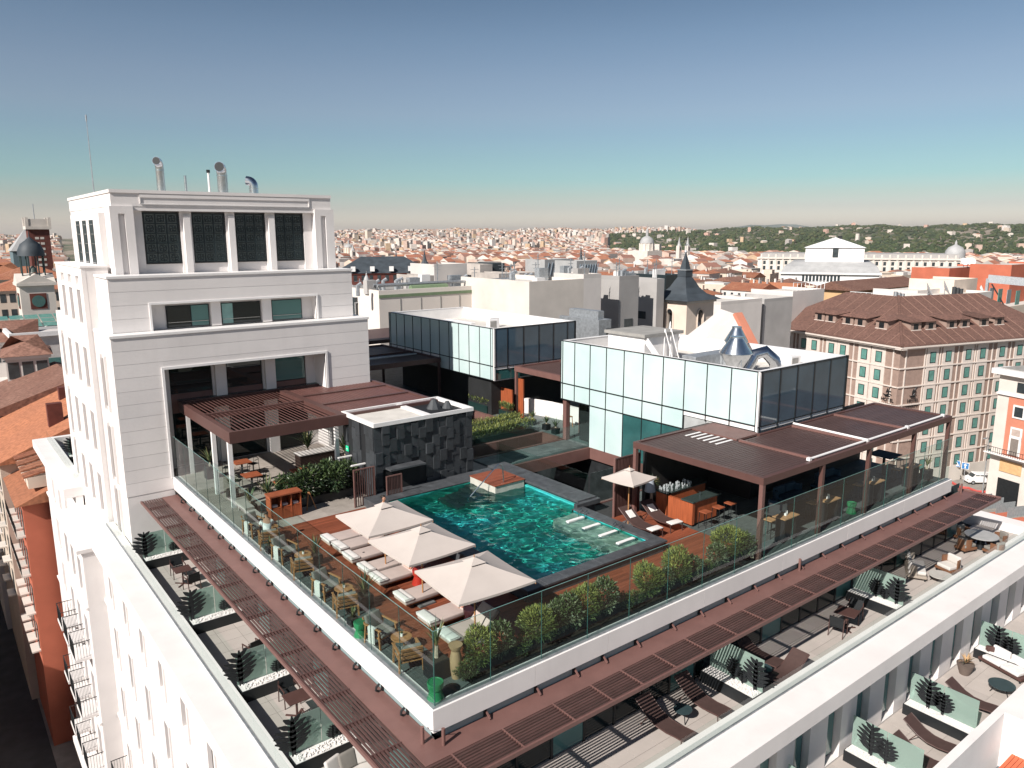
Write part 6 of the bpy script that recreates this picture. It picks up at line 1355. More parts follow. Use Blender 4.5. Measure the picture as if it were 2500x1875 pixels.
for d, n, L_, cut in ((dL, nL, LL, 9.0), (dR, nR, LR, 8.0)):
    a, b, c = slope(d, n, L_+.6, 0), slope(d, n, L_-cut, 1), rcz
    MB().add([eo, a, b, c], [(0, 1, 2, 3)]).build('roof_slope', BRT, lb)
    MB().add([a, slope(d, n, L_+.6, 0)-n*(RB*2+2), b], [(0, 1, 2)]).build('roof_hip', BRT, lb)
    m = int(L_/2.2)
    for k in range(1, m):
        u = L_*k/m
        if u > L_-cut: continue
        lo, hi = slope(d, n, u, 0), slope(d, n, u, min(1.0, (u+.9)/(RB+.9)))
        v0 = 0.0
        MB().bar(lo+Vector((0, 0, .03)), hi+Vector((0, 0, .03)), .07, .07).build('tile_rib', M('pale_rib', (.25, .15, .115), .9), lb)
    q = int(L_/.5)
    tb = MB()
    for k in range(q): p = slope(d, n, L_*k/q, .0); tb.bar(p+Vector((0, 0, .02)), slope(d, n, L_*k/q, .03)+Vector((0, 0, .04)), .28, .10)
    stuff(tb.build('eave_tiles', BRT, lb))
    MB().add([b, b-n*9-Vector((0, 0, 5)), rcz-n*9-Vector((0, 0, 5)), rcz], [(0, 1, 2, 3)]).build('roof_back', BRT, lb)
MB().bar(eo+Vector((0, 0, .1)), rcz+Vector((0, 0, .1)), .35, .25).build('hip_ridge', BRT, lb)
def dormer(d, n, u):
    v0 = .30; f = slope(d, n, u, v0); W = 1.15; up = Vector((0, 0, 1)); t = lb
    P = lambda a, b, z: (f+d*a-n*b+up*z)
    o = MB(); o.ring([[P(-W, 0, -.3), P(W, 0, -.3), P(W, 3.0, -.3), P(-W, 3.0, -.3)], [P(-W, 0, 1.25), P(W, 0, 1.25), P(W, 3.0, 1.9), P(-W, 3.0, 1.9)]]); o = o.build('dormer', TAN, lb)
    r = MB(); r.add([P(-W-.5, -.4, 1.3), P(W+.5, -.4, 1.3), P(W+.5, 4.0, 1.85), P(-W-.5, 4.0, 1.85), P(0, .6, 1.95), P(0, 4.4, 2.2)], [(0, 1, 4), (1, 2, 5, 4), (3, 0, 4, 5), (0, 3, 2, 1)]); r.build('dormer_roof', BRT, o)
    w_ = MB(); w_.ring([[P(-.5, -.02, .05), P(.5, -.02, .05), P(.5, .05, .05), P(-.5, .05, .05)], [P(-.5, -.02, 1.0), P(.5, -.02, 1.0), P(.5, .05, 1.0), P(-.5, .05, 1.0)]]); w_.build('dormer_window', BLACK, o)
    s_ = MB(); s_.ring([[P(-W, -.14, -.12), P(W, -.14, -.12), P(W, .1, -.12), P(-W, .1, -.12)], [P(-W, -.14, .03), P(W, -.14, .03), P(W, .1, .03), P(-W, .1, .03)]]); s_.build('sill', GRID, o)
for c in (425, 515, 655, 755, 930): dormer(dL, nL, along(1850+c*650/2157, 700+330*650/2157, nL, dL)+.5)
for c in (1390, 1510, 1680, 1785, 1940, 2065): dormer(dR, nR, along(1850+c*650/2157, 700+360*650/2157, nR, dR))
def textobj(s, size, mat, name, parent, M4):
    c = bpy.data.curves.new(name, 'FONT'); c.body = s; c.size = size; c.align_x = 'CENTER'; c.extrude = .03
    o = bpy.data.objects.new(name, c); me = bpy.data.meshes.new_from_object(o); bpy.data.objects.remove(o); me.materials.append(mat)
    me.transform(Matrix.Translation(-wloc(parent)) @ M4); o = bpy.data.objects.new(name, me); COL.objects.link(o); o.parent = parent; return o
def facing(p, right, n):
    right = right.normalized(); up = Vector((0, 0, 1)); m = Matrix.Identity(4)
    for i in range(3): m[i][0], m[i][1], m[i][2], m[i][3] = right[i], up[i], n[i], p[i]
    return m
for d, n, px, py, sg in ((dL, nL, 2167, 979, -1), (dR, nR, 2226, 981, 1)):
    u = along(px, py, n, d); r = Vector(ray(px, py)); t = (N-Vector(CAM)).dot(n)/r.dot(n); p = Vector(CAM)+r*t+n*.16
    for s_, dz, sz in (('HOTEL', 0, .78), ('LIABENY', -.80, .74)): textobj(s_, sz, BLACK, 'sign_lettering', lb, facing(p+Vector((0, 0, dz)), d*sg, n))
    rt = d*sg
    lg = MB(); Q_ = lambda a, z: p+rt*a*.66+Vector((0, 0, z*.6+1.05))
    lg.tube([Q_(-1.35, .1), Q_(-.7, -.15), Q_(0, .0), Q_(.35, .6), Q_(.35, 1.5), Q_(.7, 2.2), Q_(1.3, 2.35)], [.03, .08, .09, .10, .09, .08, .03], 6); lg.tube([Q_(-.2, .1), Q_(.6, .25), Q_(1.2, .1)], [.07, .08, .03], 6)
    lg.tube([Q_(-.45, .55), Q_(-.1, 1.75), Q_(.05, .5)], .06, 5); lg.bar(Q_(-.35, 1.0), Q_(.9, 1.0), .1, .14)
    lg.build('sign_emblem', BLACK, lb)
    for k in range(4): a = Q_(-.6+.4*k, -.35); MB().bar(a-rt*.1, a+rt*.1, .06, .2).build('sign_star', BLACK, lb)
KEEP.append((N.x+dL.x*LL/2, N.y+dL.y*LL/2, 32)); KEEP.append((N.x+dR.x*LR/2, N.y+dR.y*LR/2, 32))
# roof sign and flues behind that roof
sg_ = thing('roof_sign', 'pale open frame roof sign letters behind the brown tiled roof', 'sign', tuple(ond(2110, 735, 168))); p0, p1 = Vector(ond(2075, 728, 166)), Vector(ond(2182, 736, 160)); rt = (p1-p0).normalized(); nn = Vector((rt.y, -rt.x, 0))
for k in range(2): MB().bar(p0+Vector((0, 0, -.6+1.9*k)), p1+Vector((0, 0, -.6+1.9*k)), .1, .1).build('frame_rail', WHITEP, sg_)
for k in range(9): q = p0.lerp(p1, k/8); MB().bar(q+Vector((0, 0, -2.2)), q+Vector((0, 0, 1.3)), .08, .08).build('frame_post', WHITEP, sg_)
textobj('HOTEL LIABENY', 1.65, WHITEP, 'sign_lettering', sg_, facing((p0+p1)/2+Vector((0, 0, -.3))+nn*.15, rt, nn))
def flues(px, py0, py1, dist, n, lab, mat):
    b = Vector(ond(px, py1, dist)); t = ond(px, py0, dist)[2]; f = thing('flue_group', lab, 'flue', tuple(b))
    for k in range(n): MB().cyl(b.x+.8*k, b.y-.3*k, b.z-3, t-.2*k, .35, n=10).build('flue', mat, f, smooth=True)
flues(2184, 712, 745, 160, 3, 'three grey round flues beside the roof sign', GALV); flues(2325, 700, 748, 165, 3, 'three dark tall flues against the cream turret', M('dark_flue', (.05, .052, .055), .5))
# ================================================================= buildings one can pick out, near to far
# shaded street: the row of houses on its other side (mostly outside the frame) keeps it dark
for k in range(7):
    y = -40+k*24; h_ = -9.5+1.6*math.sin(k*1.7)
    b = thing('street_house', 'tall cream house across the dark street, %s along the row' % ordn[k], 'house', (-24, y+12, G0)); MB().box(-32, -18.2, y, y+23.8, G0, h_).build('wall', WALLS[1], b); gable(MB(), -32, -18.2, y+.4, y+23.4, h_+.02, 2.6, .3, 'y').build('roof', ROOFS[0], b); KEEP.append((-25, y+12, 17))
# row on the near side of the street beyond the hotel
def row_house(lab, x0, x1, y0, y1, zt, rh, mw, mr, ax='y', ncol=4):
    b = thing('row_house', lab, 'house', ((x0+x1)/2, (y0+y1)/2, G0)); MB().box(x0, x1, y0, y1, G0, zt).build('wall', mw, b); r = gable(MB(), x0, x1, y0, y1, zt+.02, rh, .5, ax).build('roof', mr, b)
    for k in range(ncol):
        yy = y0+(y1-y0)*(k+.5)/ncol
        for z in (zt-2.6, zt-5.8, zt-9.0, zt-12.2):
            o = MB().box(x0-.05, x0+.02, yy-.5, yy+.5, z, z+2.0).build('window', CWIN, b); q = MB(); q.box(x0-.6, x0, yy-.8, yy+.8, z-.12, z); q.build('balcony_slab', STONEW, o)
            for j in range(7): MB().box(x0-.6, x0-.57, yy-.8+.26*j, yy-.77+.26*j, z, z+.9).build('baluster', BLACK, o) if z > zt-6 else None
    KEEP.append(((x0+x1)/2, (y0+y1)/2, max(x1-x0, y1-y0)*.6)); return b, r
def side_dormers(r, x, y0, n, step, z, par):
    for k in range(n):
        y = y0+k*step; o = MB().box(x, x+1.9, y, y+1.3, z-.2, z+.7).build('dormer', WALLS[1], r)
        for j in range(5): MB().bar((x-.25, y+.1+j*.27, z+.72), (x+2.0, y+.1+j*.27, z+1.15), .2, .14).build('cover_tile', ROOFS[0], o)
b, r = row_house('narrow house with terracotta side wall and tiled roof next to the white hotel end', -4.6, 9, 51.5, 60, -8.2, 3.0, REDW, ROOFS[1])
side_dormers(r, -4.0, 52.0, 4, 2.0, -7.0, b)
b, r = row_house('long house with sagging orange tiled roof beyond the hotel end', -5.2, 11, 60.2, 76, -7.0, 3.6, WALLS[1], ROOFS[1])
for i, (a, c) in enumerate(((-1, 63), (3, 66), (1, 71))): MB().box(a, a+1.2, c, c+.8, -6, -2.9).build('chimney', BRICK, r)
b, r = row_house('house with white gutter wall and tiled roof, third along the dark street', -5.6, 12, 76.3, 90, -6.0, 3.0, WALLS[0], ROOFS[2])
wt = thing('terrace_house', 'white roof terrace house with flat parapet roof above the red roofs', 'house', (3, 98, G0)); MB().box(-5.5, 14, 90.5, 108, G0, -6.2).build('wall', WALLS[0], wt)
MB().box(0, 9.5, 99, 107, -6.2, -.8).build('penthouse', M('penthouse_wall', (.52, .48, .46), .85), wt); p = MB(); p.box(-.4, 9.9, 98.6, 99, -.8, -.2); p.box(-.4, 0, 99, 107.4, -.8, -.2); p.box(9.5, 9.9, 99, 107.4, -.8, -.2); p.build('parapet', WHITEP, wt)
p = MB(); p.box(-5.5, 14, 90.5, 90.8, -6.2, -5.0); p.box(-5.5, -5.2, 90.8, 108, -6.2, -5.0); p.build('terrace_wall', WALLS[0], wt)
MB().box(2.2, 5.0, 98.93, 99.0, -6.2, -3.7).build('glass_door', WINTEAL, wt); MB().box(6.8, 8.2, 98.93, 99.0, -6.2, -3.6).build('door', BLACK, wt)
wc = thing('roof_deckchair', 'white reclining deckchair on the far roof terrace', 'deckchair', (1.2, 94, -6.2)); MB().bar((.6, 94, -5.9), (1.6, 94, -5.7), .7, .08).build('seat', WHITEP, wc); MB().bar((1.6, 94, -5.7), (2.3, 94, -4.6), .7, .08).build('backrest', WHITEP, wc)
rw = thing('person', 'small distant person in blue trousers at the far terrace door', 'person', (7.4, 98.2, -6.2))
limb_body('body', rw, [((0, 0, .95), (.16, .12)), ((0, 0, 1.2), (.15, .1)), ((0, 0, 1.42), (.17, .1)), ((0, 0, 1.55), .06), ((0, 0, 1.68), .1), ((0, .22, 1.4), .06), ((.05, .26, 1.1), .045), ((.15, .2, .92), .04), ((0, -.22, 1.4), .06), ((.05, -.26, 1.1), .045), ((.15, -.2, .92), .04), ((0, .1, .9), .09), ((0, .11, .5), .07), ((0, .11, .06), .05), ((0, -.1, .9), .09), ((0, -.11, .5), .07), ((0, -.11, .06), .05)], [(0, 1), (1, 2), (2, 3), (3, 4), (2, 5), (5, 6), (6, 7), (2, 8), (8, 9), (9, 10), (0, 11), (11, 12), (12, 13), (0, 14), (14, 15), (15, 16)], 0, SHIRT, 1)
limb_body('trousers', rw, [((0, 0, .93), (.18, .14)), ((0, .1, .88), .1), ((0, .11, .5), .08), ((0, .11, .1), .06), ((0, -.1, .88), .1), ((0, -.11, .5), .08), ((0, -.11, .1), .06)], [(0, 1), (1, 2), (2, 3), (0, 4), (4, 5), (5, 6)], 0, M('blue_trousers', (.04, .08, .16), .9), 1)
mt = thing('roof_mast', 'lattice antenna mast rising beside the white terrace house', 'mast', (10.5, 97, -6.2))
for a, c in ((0, 0), (.7, 0), (.35, .6)): MB().bar((10.2+a, 96.5+c, -6.2), (10.2+a, 96.5+c, 2.0), .12, .12).build('leg', GALV, mt)
for k in range(7): MB().bar((10.2, 96.5, -6+1.1*k), (10.9, 96.5, -5+1.1*k), .08, .08).build('brace', GALV, mt)
KEEP.append((4, 99, 16))
# clock tower with bell cage
c = ond(93, 760, 165); cx, cy = c[0], c[1]; zt = ond(93, 695, 165)[2]
ck = thing('clock_tower', 'white clock tower with small pediments and iron bell cage', 'tower', (cx, cy, G0)); MB().box(cx-6.5, cx+6.5, cy-4.5, cy+4.5, G0, zt-11.5).build('lower_base', STONEW, ck); MB().box(cx-3.2, cx+3.2, cy-3.2, cy+3.2, zt-11.5, zt-6.5).build('base', STONEW, ck); MB().box(cx-2.7, cx+2.7, cy-2.7, cy+2.7, zt-6.5, zt).build('shaft', STONEW, ck)
MB().box(cx-3.1, cx+3.1, cy-3.1, cy+3.1, zt, zt+.5).build('cornice', STONEW, ck); gable(MB(), cx-3.0, cx+3.0, cy-3.0, cy+3.0, zt+.5, 1.6, 0, 'y').build('pediment', STONEW, ck); gable(MB(), cx-2.99, cx+2.99, cy-2.99, cy+2.99, zt+.51, 1.6, 0, 'x').build('pediment', STONEW, ck)
for f in ('s', 'w'):
    o = (MB().box(cx-1.3, cx+1.3, cy-2.78, cy-2.7, zt-4.2, zt-1.4) if f == 's' else MB().box(cx-2.78, cx-2.7, cy-1.3, cy+1.3, zt-4.2, zt-1.4)).build('clock_panel', BRICK, ck)
    (MB().tube([(cx, cy-2.78, zt-2.8), (cx, cy-2.86, zt-2.8)], 1.05, 20) if f == 's' else MB().tube([(cx-2.78, cy, zt-2.8), (cx-2.86, cy, zt-2.8)], 1.05, 20)).build('clock_face', M('clock_green', (.06, .13, .12), .5), o)
    (MB().box(cx-.9, cx+.9, cy-3.26, cy-3.2, zt-9.5, zt-8.4) if f == 's' else MB().box(cx-3.26, cx-3.2, cy-.9, cy+.9, zt-9.5, zt-8.4)).build('louvre_window', BRICK, ck)
for k in range(8): q = k*PI/4+.39; MB().cyl(cx+1.9*math.cos(q), cy+1.9*math.sin(q), zt+1.4, zt+5.2, .12, n=6).build('cage_post', M('green_iron', (.03, .05, .05), .5), ck)
MB().lathe(cx, cy, [(2.2, zt+5.2), (2.1, zt+6.2), (1.6, zt+7.3), (.7, zt+8.0), (.1, zt+8.6), (.05, zt+9.6)], 16).build('cupola', SLATER, ck, smooth=True); MB().lathe(cx, cy, [(.7, zt+2.2), (.55, zt+2.9), (.25, zt+3.4)], 12).build('bell', M('green_iron2', (.08, .10, .09), .5), ck, smooth=True)
KEEP.append((cx, cy, 14))
def palace_block(lab, pl, pr, pt, d, dep, zr, mw, mr, rows=2, nw=9, ang=0.0, name='apartment_block'):
    a, b_ = Vector(ond(pl, pt, d)), Vector(ond(pr, pt, d)); mid = (a+b_)/2; L_ = (b_-a).length; rz = math.atan2(b_.y-a.y, b_.x-a.x)+ang; mid = mid+Vector((-math.sin(rz), math.cos(rz), 0))*dep/2
    h = thing(name, lab, 'building', (mid.x, mid.y, G0), rz); H = a.z-G0; X, Y = L_/2, dep/2
    MB().box(-X, X, -Y, Y, -6, H).build('wall', mw, h, world=False)
    gable(MB(), -X, X, -Y, Y, H+.02, zr, .5, 'x', 1.0).build('roof', mr, h, world=False) if zr else MB().box(-X+.4, X-.4, -Y+.4, Y-.4, H, H+.1).build('roof', mr, h, world=False)
    for r_ in range(rows):
        for i in range(nw): u = -X+L_*(i+.5)/nw; MB().box(u-.55, u+.55, -Y-.05, -Y+.02, H-2.6-3.4*r_, H-.7-3.4*r_).build('window', CWIN, h, world=False)
    MB().box(-X-.3, X+.3, -Y-.3, Y+.3, H-.35, H).build('cornice', mw, h, world=False)
    KEEP.append((mid.x, mid.y, L_*.45+4)); return h
palace_block('long cream block with red roof behind the clock tower', -30, 175, 712, 205, 16, 3.2, WALLS[1], ROOFS[0], 3, 9); palace_block('red roofed block between clock tower and brick tower', -20, 170, 684, 245, 14, 3.2, WALLS[1], ROOFS[0], 1, 10); palace_block('long red roof with small dormers left of the brick tower', -40, 60, 670, 300, 16, 3.4, WALLS[1], ROOFS[1], 1, 6)
hb = palace_block('low brown tiled roof in front of the clock tower base', -30, 85, 838, 118, 12, 2.2, WALLS[0], ROOFS[2], 1, 4); palace_block('white walled house with red roof before the clock tower', 12, 118, 872, 104, 7, 2.0, WALLS[0], ROOFS[2], 1, 3)
gr_ = thing('glass_roof', 'white framed glazed courtyard roof by the clock tower', 'glass roof', tuple(ond(40, 800, 150))); g0 = Vector(ond(40, 800, 150))
for i in range(7):
    for j in range(3): q = g0+Vector((-7+2.2*i, 2.2*j, .5*j)); MB().add([q, q+Vector((2.0, 0, 0)), q+Vector((2.0, 2.0, .45)), q+Vector((0, 2.0, .45))], [(0, 1, 2, 3)]).build('pane', TEALW, gr_)
MB().box(g0.x-7.2, g0.x+8.4, g0.y-.2, g0.y+6.8, g0.z-1.2, g0.z-.15).build('frame', WHITEP, gr_)
# dark red brick church tower
c = ond(96, 600, 330); cx, cy = c[0], c[1]; zt = ond(96, 560, 330)[2]; W = 3.3
bt = thing('brick_church_tower', 'tall dark red brick church tower with pale balustrade top', 'tower', (cx, cy, G0)); MB().box(cx-W, cx+W, cy-W, cy+W, G0, zt).build('shaft', BRICK, bt); MB().box(cx-W-.7, cx+W+.7, cy-W-.7, cy+W+.7, zt, zt+1.1).build('cornice', STONEW, bt)
for k in range(4): s = ((-1, -1), (1, -1), (1, 1), (-1, 1))[k]; MB().box(cx+s[0]*(W+.2)-.5, cx+s[0]*(W+.2)+.5, cy+s[1]*(W+.2)-.5, cy+s[1]*(W+.2)+.5, zt+1.1, zt+4.2).build('balustrade_pier', STONEW, bt)
for j in range(2): MB().box(cx-W-.5, cx+W+.5, cy-W-.5+j*2*W, cy-W+.0+j*2*W+.5, zt+1.1, zt+3.6).build('balustrade', STONEW, bt)
MB().cyl(cx-.5, cy, zt+3, zt+9, .15, n=6).build('mast', GALV, bt)
for r_ in range(6):
    for q in range(2): MB().box(cx-1.4+q*1.6, cx-.2+q*1.6, cy-W-.06, cy-W+.02, zt-13+r_*1.9, zt-12.2+r_*1.9).build('opening', STONEW, bt)
MB().box(cx-W-1.5, cx+W+1.5, cy-W-1.5, cy+W+1.5, G0, zt-24).build('buttress', BRICK, bt); MB().box(cx-W-.6, cx-W+.4, cy-W-.6, cy-W+.4, zt-18, zt-14).build('stone_block', STONEW, bt); MB().box(cx+W-.4, cx+W+.6, cy-W-.6, cy-W+.4, zt-18, zt-14).build('stone_block', STONEW, bt)
gtw = thing('slate_roof_tower', 'square tower with pale pyramid roof behind the brick tower', 'tower', tuple(ond(66, 640, 350))); q = ond(68, 612, 352); MB().box(q[0]-5.5, q[0]+5.5, q[1]-5.5, q[1]+5.5, G0, q[2]).build('shaft', M('blue_slate_wall', (.12, .17, .19), .7), gtw); gable(MB(), q[0]-5.5, q[0]+5.5, q[1]-5.5, q[1]+5.5, q[2], 8.5, .6, 'x', 1.0).build('roof', LEAD, gtw)
KEEP += [(cx, cy, 14), (q[0], q[1], 12)]
# white department store blocks behind the hotel
B_, e = block('long white block with green edged roof and pipes behind the pavilions', 'department_store', 'building', 925, 925, 1292, 722, 78, M('store_white', (.66, .60, .55), .8, var=.05, scale=.4), GREYROOF, depth=16)
x0, x1, y0, y1, zt = e
for k in range(7): u = x0+(x1-x0)*(k+1)/8; MB().box(u-.04, u+.04, y0-.04, y0+.01, zt-5.5, zt-.4).build('panel_joint', GREYROOF, B_)
MB().box(x0, x1, y0-.06, y0+.0, zt-.25, zt+.05).build('green_trim', M('green_trim', (.16, .22, .13), .7), B_)
for k in range(2): MB().tube([(x0+.5, y0+1.2+k*.9, zt+.9), (x1-.5, y0+1.2+k*.9, zt+.9)], .16, 6).build('roof_pipe', GALV, B_)
for k in range(9): u = x0+.8+(x1-x0-1.6)*k/8; MB().box(u-.06, u+.06, y0+1.1, y0+1.3, zt, zt+.8).build('pipe_stand', GALV, B_)
MB().tube([(x0+4, y0+.6, zt+.5), (x0+8.5, y0+.6, zt+.5)], .35, 8).build('green_duct', M('green_trim', ()), B_)
for k, u in enumerate((.22, .74, .78)): w_ = x0+(x1-x0)*u; MB().box(w_, w_+.7, y0-.3, y0, zt-2.9, zt-2.2).build('wall_unit', GREYROOF, B_)
ty0 = y0
B2, e = block('big blank white block with grey shaded side behind the far pavilion', 'white_block', 'building', 1292, 1285, 1425, 700, 76, STONEW, depth=12)
B2b, e2 = block('tall blank white block, highest of the white blocks', 'white_block', 'building', 1425, 1352, 1468, 680, 92, WALLS[0])
B3, e3 = block('pale grey block with diagonal shadow beside the bell tower', 'grey_block', 'building', 1512, 1468, 1560, 684, 98, WALLS[3]); wins(B3, 's', e3[0], e3[1], e3[2], e3[4]-6, 1, 1.5, 1.0)
B4, e4 = block('grey rendered block with two small windows left of the bell tower', 'grey_block', 'building', 1604, 1560, 1622, 690, 104, WALLS[3], depth=10); wins(B4, 'w', e4[2], e4[3], e4[0], e4[4]-5, 2, 1.3, 1.0)
B5, e5 = block('dark glass curtain wall block right behind the bell tower', 'glass_block', 'building', 1625, 1618, 1668, 680, 112, M('dark_curtain_wall', (.02, .03, .035), .25, spec=.6), depth=10)
B6, e6 = block('dark gridded glass block tucked beside the white tower', 'glass_block', 'building', 866, 860, 922, 738, 82, MATS['dark_curtain_wall'], depth=8)
for k in range(7): u = e6[0]+(e6[1]-e6[0])*k/6; MB().box(u-.06, u+.06, e6[2]-.08, e6[2]-.001, e6[4]-6, e6[4]).build('mullion', GALV, B6)
for k in range(4): MB().box(e6[0], e6[1], e6[2]-.09, e6[2]-.002, e6[4]-1.6*k-.1, e6[4]-1.6*k).build('transom', GALV, B6)
PL = [('slatted grey plant room on the store roof', 1060, 1140, 655, 100, 'slat'), ('pale concrete stair tower on the store roof', 1172, 1202, 655, 104, ''), ('dark lift tower on the store roof', 1203, 1232, 652, 106, 'dark'), ('stained concrete box on the store roof', 1218, 1254, 678, 96, ''), ('wide concrete box at the store roof end', 1268, 1316, 676, 98, ''), ('low green edged box at the store roof start', 1030, 1060, 684, 92, ''), ('grey vaulted glass roof hall behind the white blocks', 1330, 1400, 640, 150, 'roof'), ('second grey glazed roof hall beside the dark spire', 1408, 1458, 644, 140, 'roof')]
for lab, a, b_, pt, d, k in PL:
    o, q = block(lab, 'plant_room', 'building', a, a-1, b_, pt, d, {'': M('stained_concrete', (.40, .36, .33), .9, var=.25, scale=.5), 'slat': WALLS[0], 'dark': M('dark_tower_wall', (.04, .05, .055), .6), 'roof': LEAD}[k], GREYROOF, depth=6, zb=-20)
    if k == 'slat':
        for j in range(14): u = q[0]+(q[1]-q[0])*(j+.5)/14; MB().box(u-.12, u+.02, q[2]-.06, q[2]-.001, q[4]-5.5, q[4]-2.8).build('slat', BLACK, o)
    if k == 'roof':
        for j in range(8): u = q[0]+(q[1]-q[0])*(j+.5)/8; MB().bar((u, q[2]-.05, q[4]-2.5), (u+.6, q[2]-.05, q[4]-.1), .15, .1).build('glazing_bar', M('blue_grey_bar', (.16, .20, .24), .5), o)
B7, e7 = block('grey metal clad plant room with dark door by the pavilions', 'plant_room', 'building', 1462, 1418, 1492, 798, 58, GALV, depth=4.5, zb=-6); MB().box(e7[0]+.8, e7[0]+1.6, e7[2]-.04, e7[2]-.001, e7[4]-2.2, e7[4]-.2).build('door', BLACK, B7)
MB().box(e7[0]+.5, e7[1]-.2, e7[2]+.6, e7[3]-.6, e7[4], e7[4]+1.1).build('upper_unit', GALV, B7)
def clutter(par, e, n, seed):
    g = random.Random(seed); x0, x1, y0, y1, zt = e
    for _ in range(n):
        a, b = g.uniform(x0+.8, x1-.8), g.uniform(y0+.8, min(y1, y0+9)-.8); k = g.random()
        if k < .5: s = g.uniform(.4, 1.0); MB().box(a-s, a+s, b-.4, b+.4, zt+.03, zt+g.uniform(.6, 1.5)).build('roof_unit', g.choice([GALV, WHITEP, WALLS[3]]), par)
        elif k < .8: h = g.uniform(1.5, 3.2); m = MB(); m.box(a-.04, a+.04, b-.04, b+.04, zt, zt+h); m.box(a-.6, a+.6, b-.02, b+.02, zt+h-.3, zt+h-.25); m.box(a-.4, a+.4, b-.02, b+.02, zt+h-.7, zt+h-.65); m.build('antenna', GALV, par)
        else: MB().tube([(a, b, zt), (a, b, zt+1.0), (a+.4, b, zt+1.2)], .22, 8).build('vent_pipe', GALV, par)
clutter(B_, (x0, x1, y0, y1, zt) if 0 else (B_.location.x-15, B_.location.x+15, ty0, ty0+12, ond(925, 722, 78)[2]), 26, 1)
for i_, (o_, q_) in enumerate(((B2, e), (B2b, e2), (B3, e3), (B4, e4), (B5, e5), (B6, e6))): clutter(o_, q_, 7, 20+i_)
# bell tower with slate spire
c = ond(1668, 780, 108); cx, cy = c[0], c[1]; ze = ond(1668, 735, 108)[2]; W = 2.85
sp = thing('bell_tower', 'cream bell tower with slate bell cast roof and tall spire', 'tower', (cx, cy, G0)); tw_ = MB()
wall(tw_, (cx-W, cy-W, 0), (1, 0, 0), (0, -1, 0), 2*W, G0, ze, [(W-.45, W+.45, ze-4.6, ze-1.4)], .5); wall(tw_, (cx-W, cy+W, 0), (0, -1, 0), (-1, 0, 0), 2*W, G0, ze, [(W-.45, W+.45, ze-4.6, ze-1.4)], .5); tw_.box(cx-W+.5, cx+W, cy-W+.5, cy+W, G0, ze); tw_.build('shaft', CREAM, sp)
for f in ('s', 'w'):
    P_ = (lambda a, z, d_: (cx+a, cy-W+d_, z)) if f == 's' else (lambda a, z, d_: (cx-W+d_, cy-a, z))
    n = 10; arch = [P_(.62*math.cos(PI*j/n), ze-1.45+.62*math.sin(PI*j/n), -.06) for j in range(n+1)]; MB().tube([P_(.62, ze-4.7, -.06)]+arch+[P_(-.62, ze-4.7, -.06)], .12, 5).build('arch_surround', CREAM, sp)
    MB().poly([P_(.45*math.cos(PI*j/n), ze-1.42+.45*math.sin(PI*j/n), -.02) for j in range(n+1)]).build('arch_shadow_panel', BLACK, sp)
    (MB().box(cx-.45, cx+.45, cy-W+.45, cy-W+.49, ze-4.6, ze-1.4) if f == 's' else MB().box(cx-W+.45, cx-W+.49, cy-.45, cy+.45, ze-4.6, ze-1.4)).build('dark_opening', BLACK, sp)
    c0 = P_(0, 0, .2); MB().lathe(c0[0], c0[1], [(.32, ze-3.6), (.22, ze-3.2), (.14, ze-2.8), (.04, ze-2.6)], 10).build('bell', GALV, sp, smooth=True)
MB().box(cx-W-.25, cx+W+.25, cy-W-.25, cy+W+.25, ze, ze+.35).build('cornice', STONEW, sp)
rr = [(W+.75, .35), (W+.3, .6), (W*.75, 1.1), (W*.5, 1.9), (W*.36, 2.7), (.66, 3.35)]
rf_ = MB(); rf_.ring([[(cx+sx*r, cy+sy*r, ze+z) for sx, sy in ((-1, -1), (1, -1), (1, 1), (-1, 1))] for r, z in rr]); rf_.build('roof', SLATER, sp)
MB().box(cx-.72, cx+.72, cy-.72, cy+.72, ze+3.35, ze+4.2).build('lantern', SLATER, sp); MB().box(cx-.8, cx+.8, cy-.8, cy+.8, ze+4.2, ze+4.35).build('collar', GALV, sp)
zs = ond(1668, 597, 108)[2]; MB().lathe(cx, cy, [(.72, ze+4.35), (.5, ze+5.2), (.16, zs-1.4), (.14, zs-1.2)], 4, PI/4).build('spire', SLATER, sp); MB().lathe(cx, cy, [(.05, zs-1.3), (.22, zs-1.0), (.05, zs-.7), (.04, zs+.4)], 8).build('finial', GALV, sp); MB().box(cx-.3, cx+.3, cy-.04, cy+.04, zs-.1, zs).build('cross_arm', GALV, sp)
KEEP.append((cx, cy, 9))
# white gable with orange coping near the second pavilion
g1, g2, g3 = Vector(onz(1640, 880, 0)), Vector(ond(1800, 768, 70)), None
wg = thing('white_gable', 'white triangular gable wall with bright orange coping', 'gable', tuple(ond(1770, 860, 70))); base = Vector(ond(1780, 872, 70)); t_ = Vector(ond(1800, 768, 70)); l_ = Vector(ond(1655, 880, 70)); r_ = Vector(ond(1858, 880, 68)); bk_ = Vector((3, 4, 0))
dn = Vector((0, 0, -8)); MB().ring([[l_+dn, r_+dn, r_, t_, l_], [l_+dn+bk_, r_+dn+bk_, r_+bk_, t_+bk_, l_+bk_]]).build('wall', WALLS[0], wg); MB().bar(t_+Vector((0, 0, .1)), r_+Vector((0, 0, .1)), .9, .3).build('coping', SALMON, wg); KEEP.append((base.x, base.y, 8))
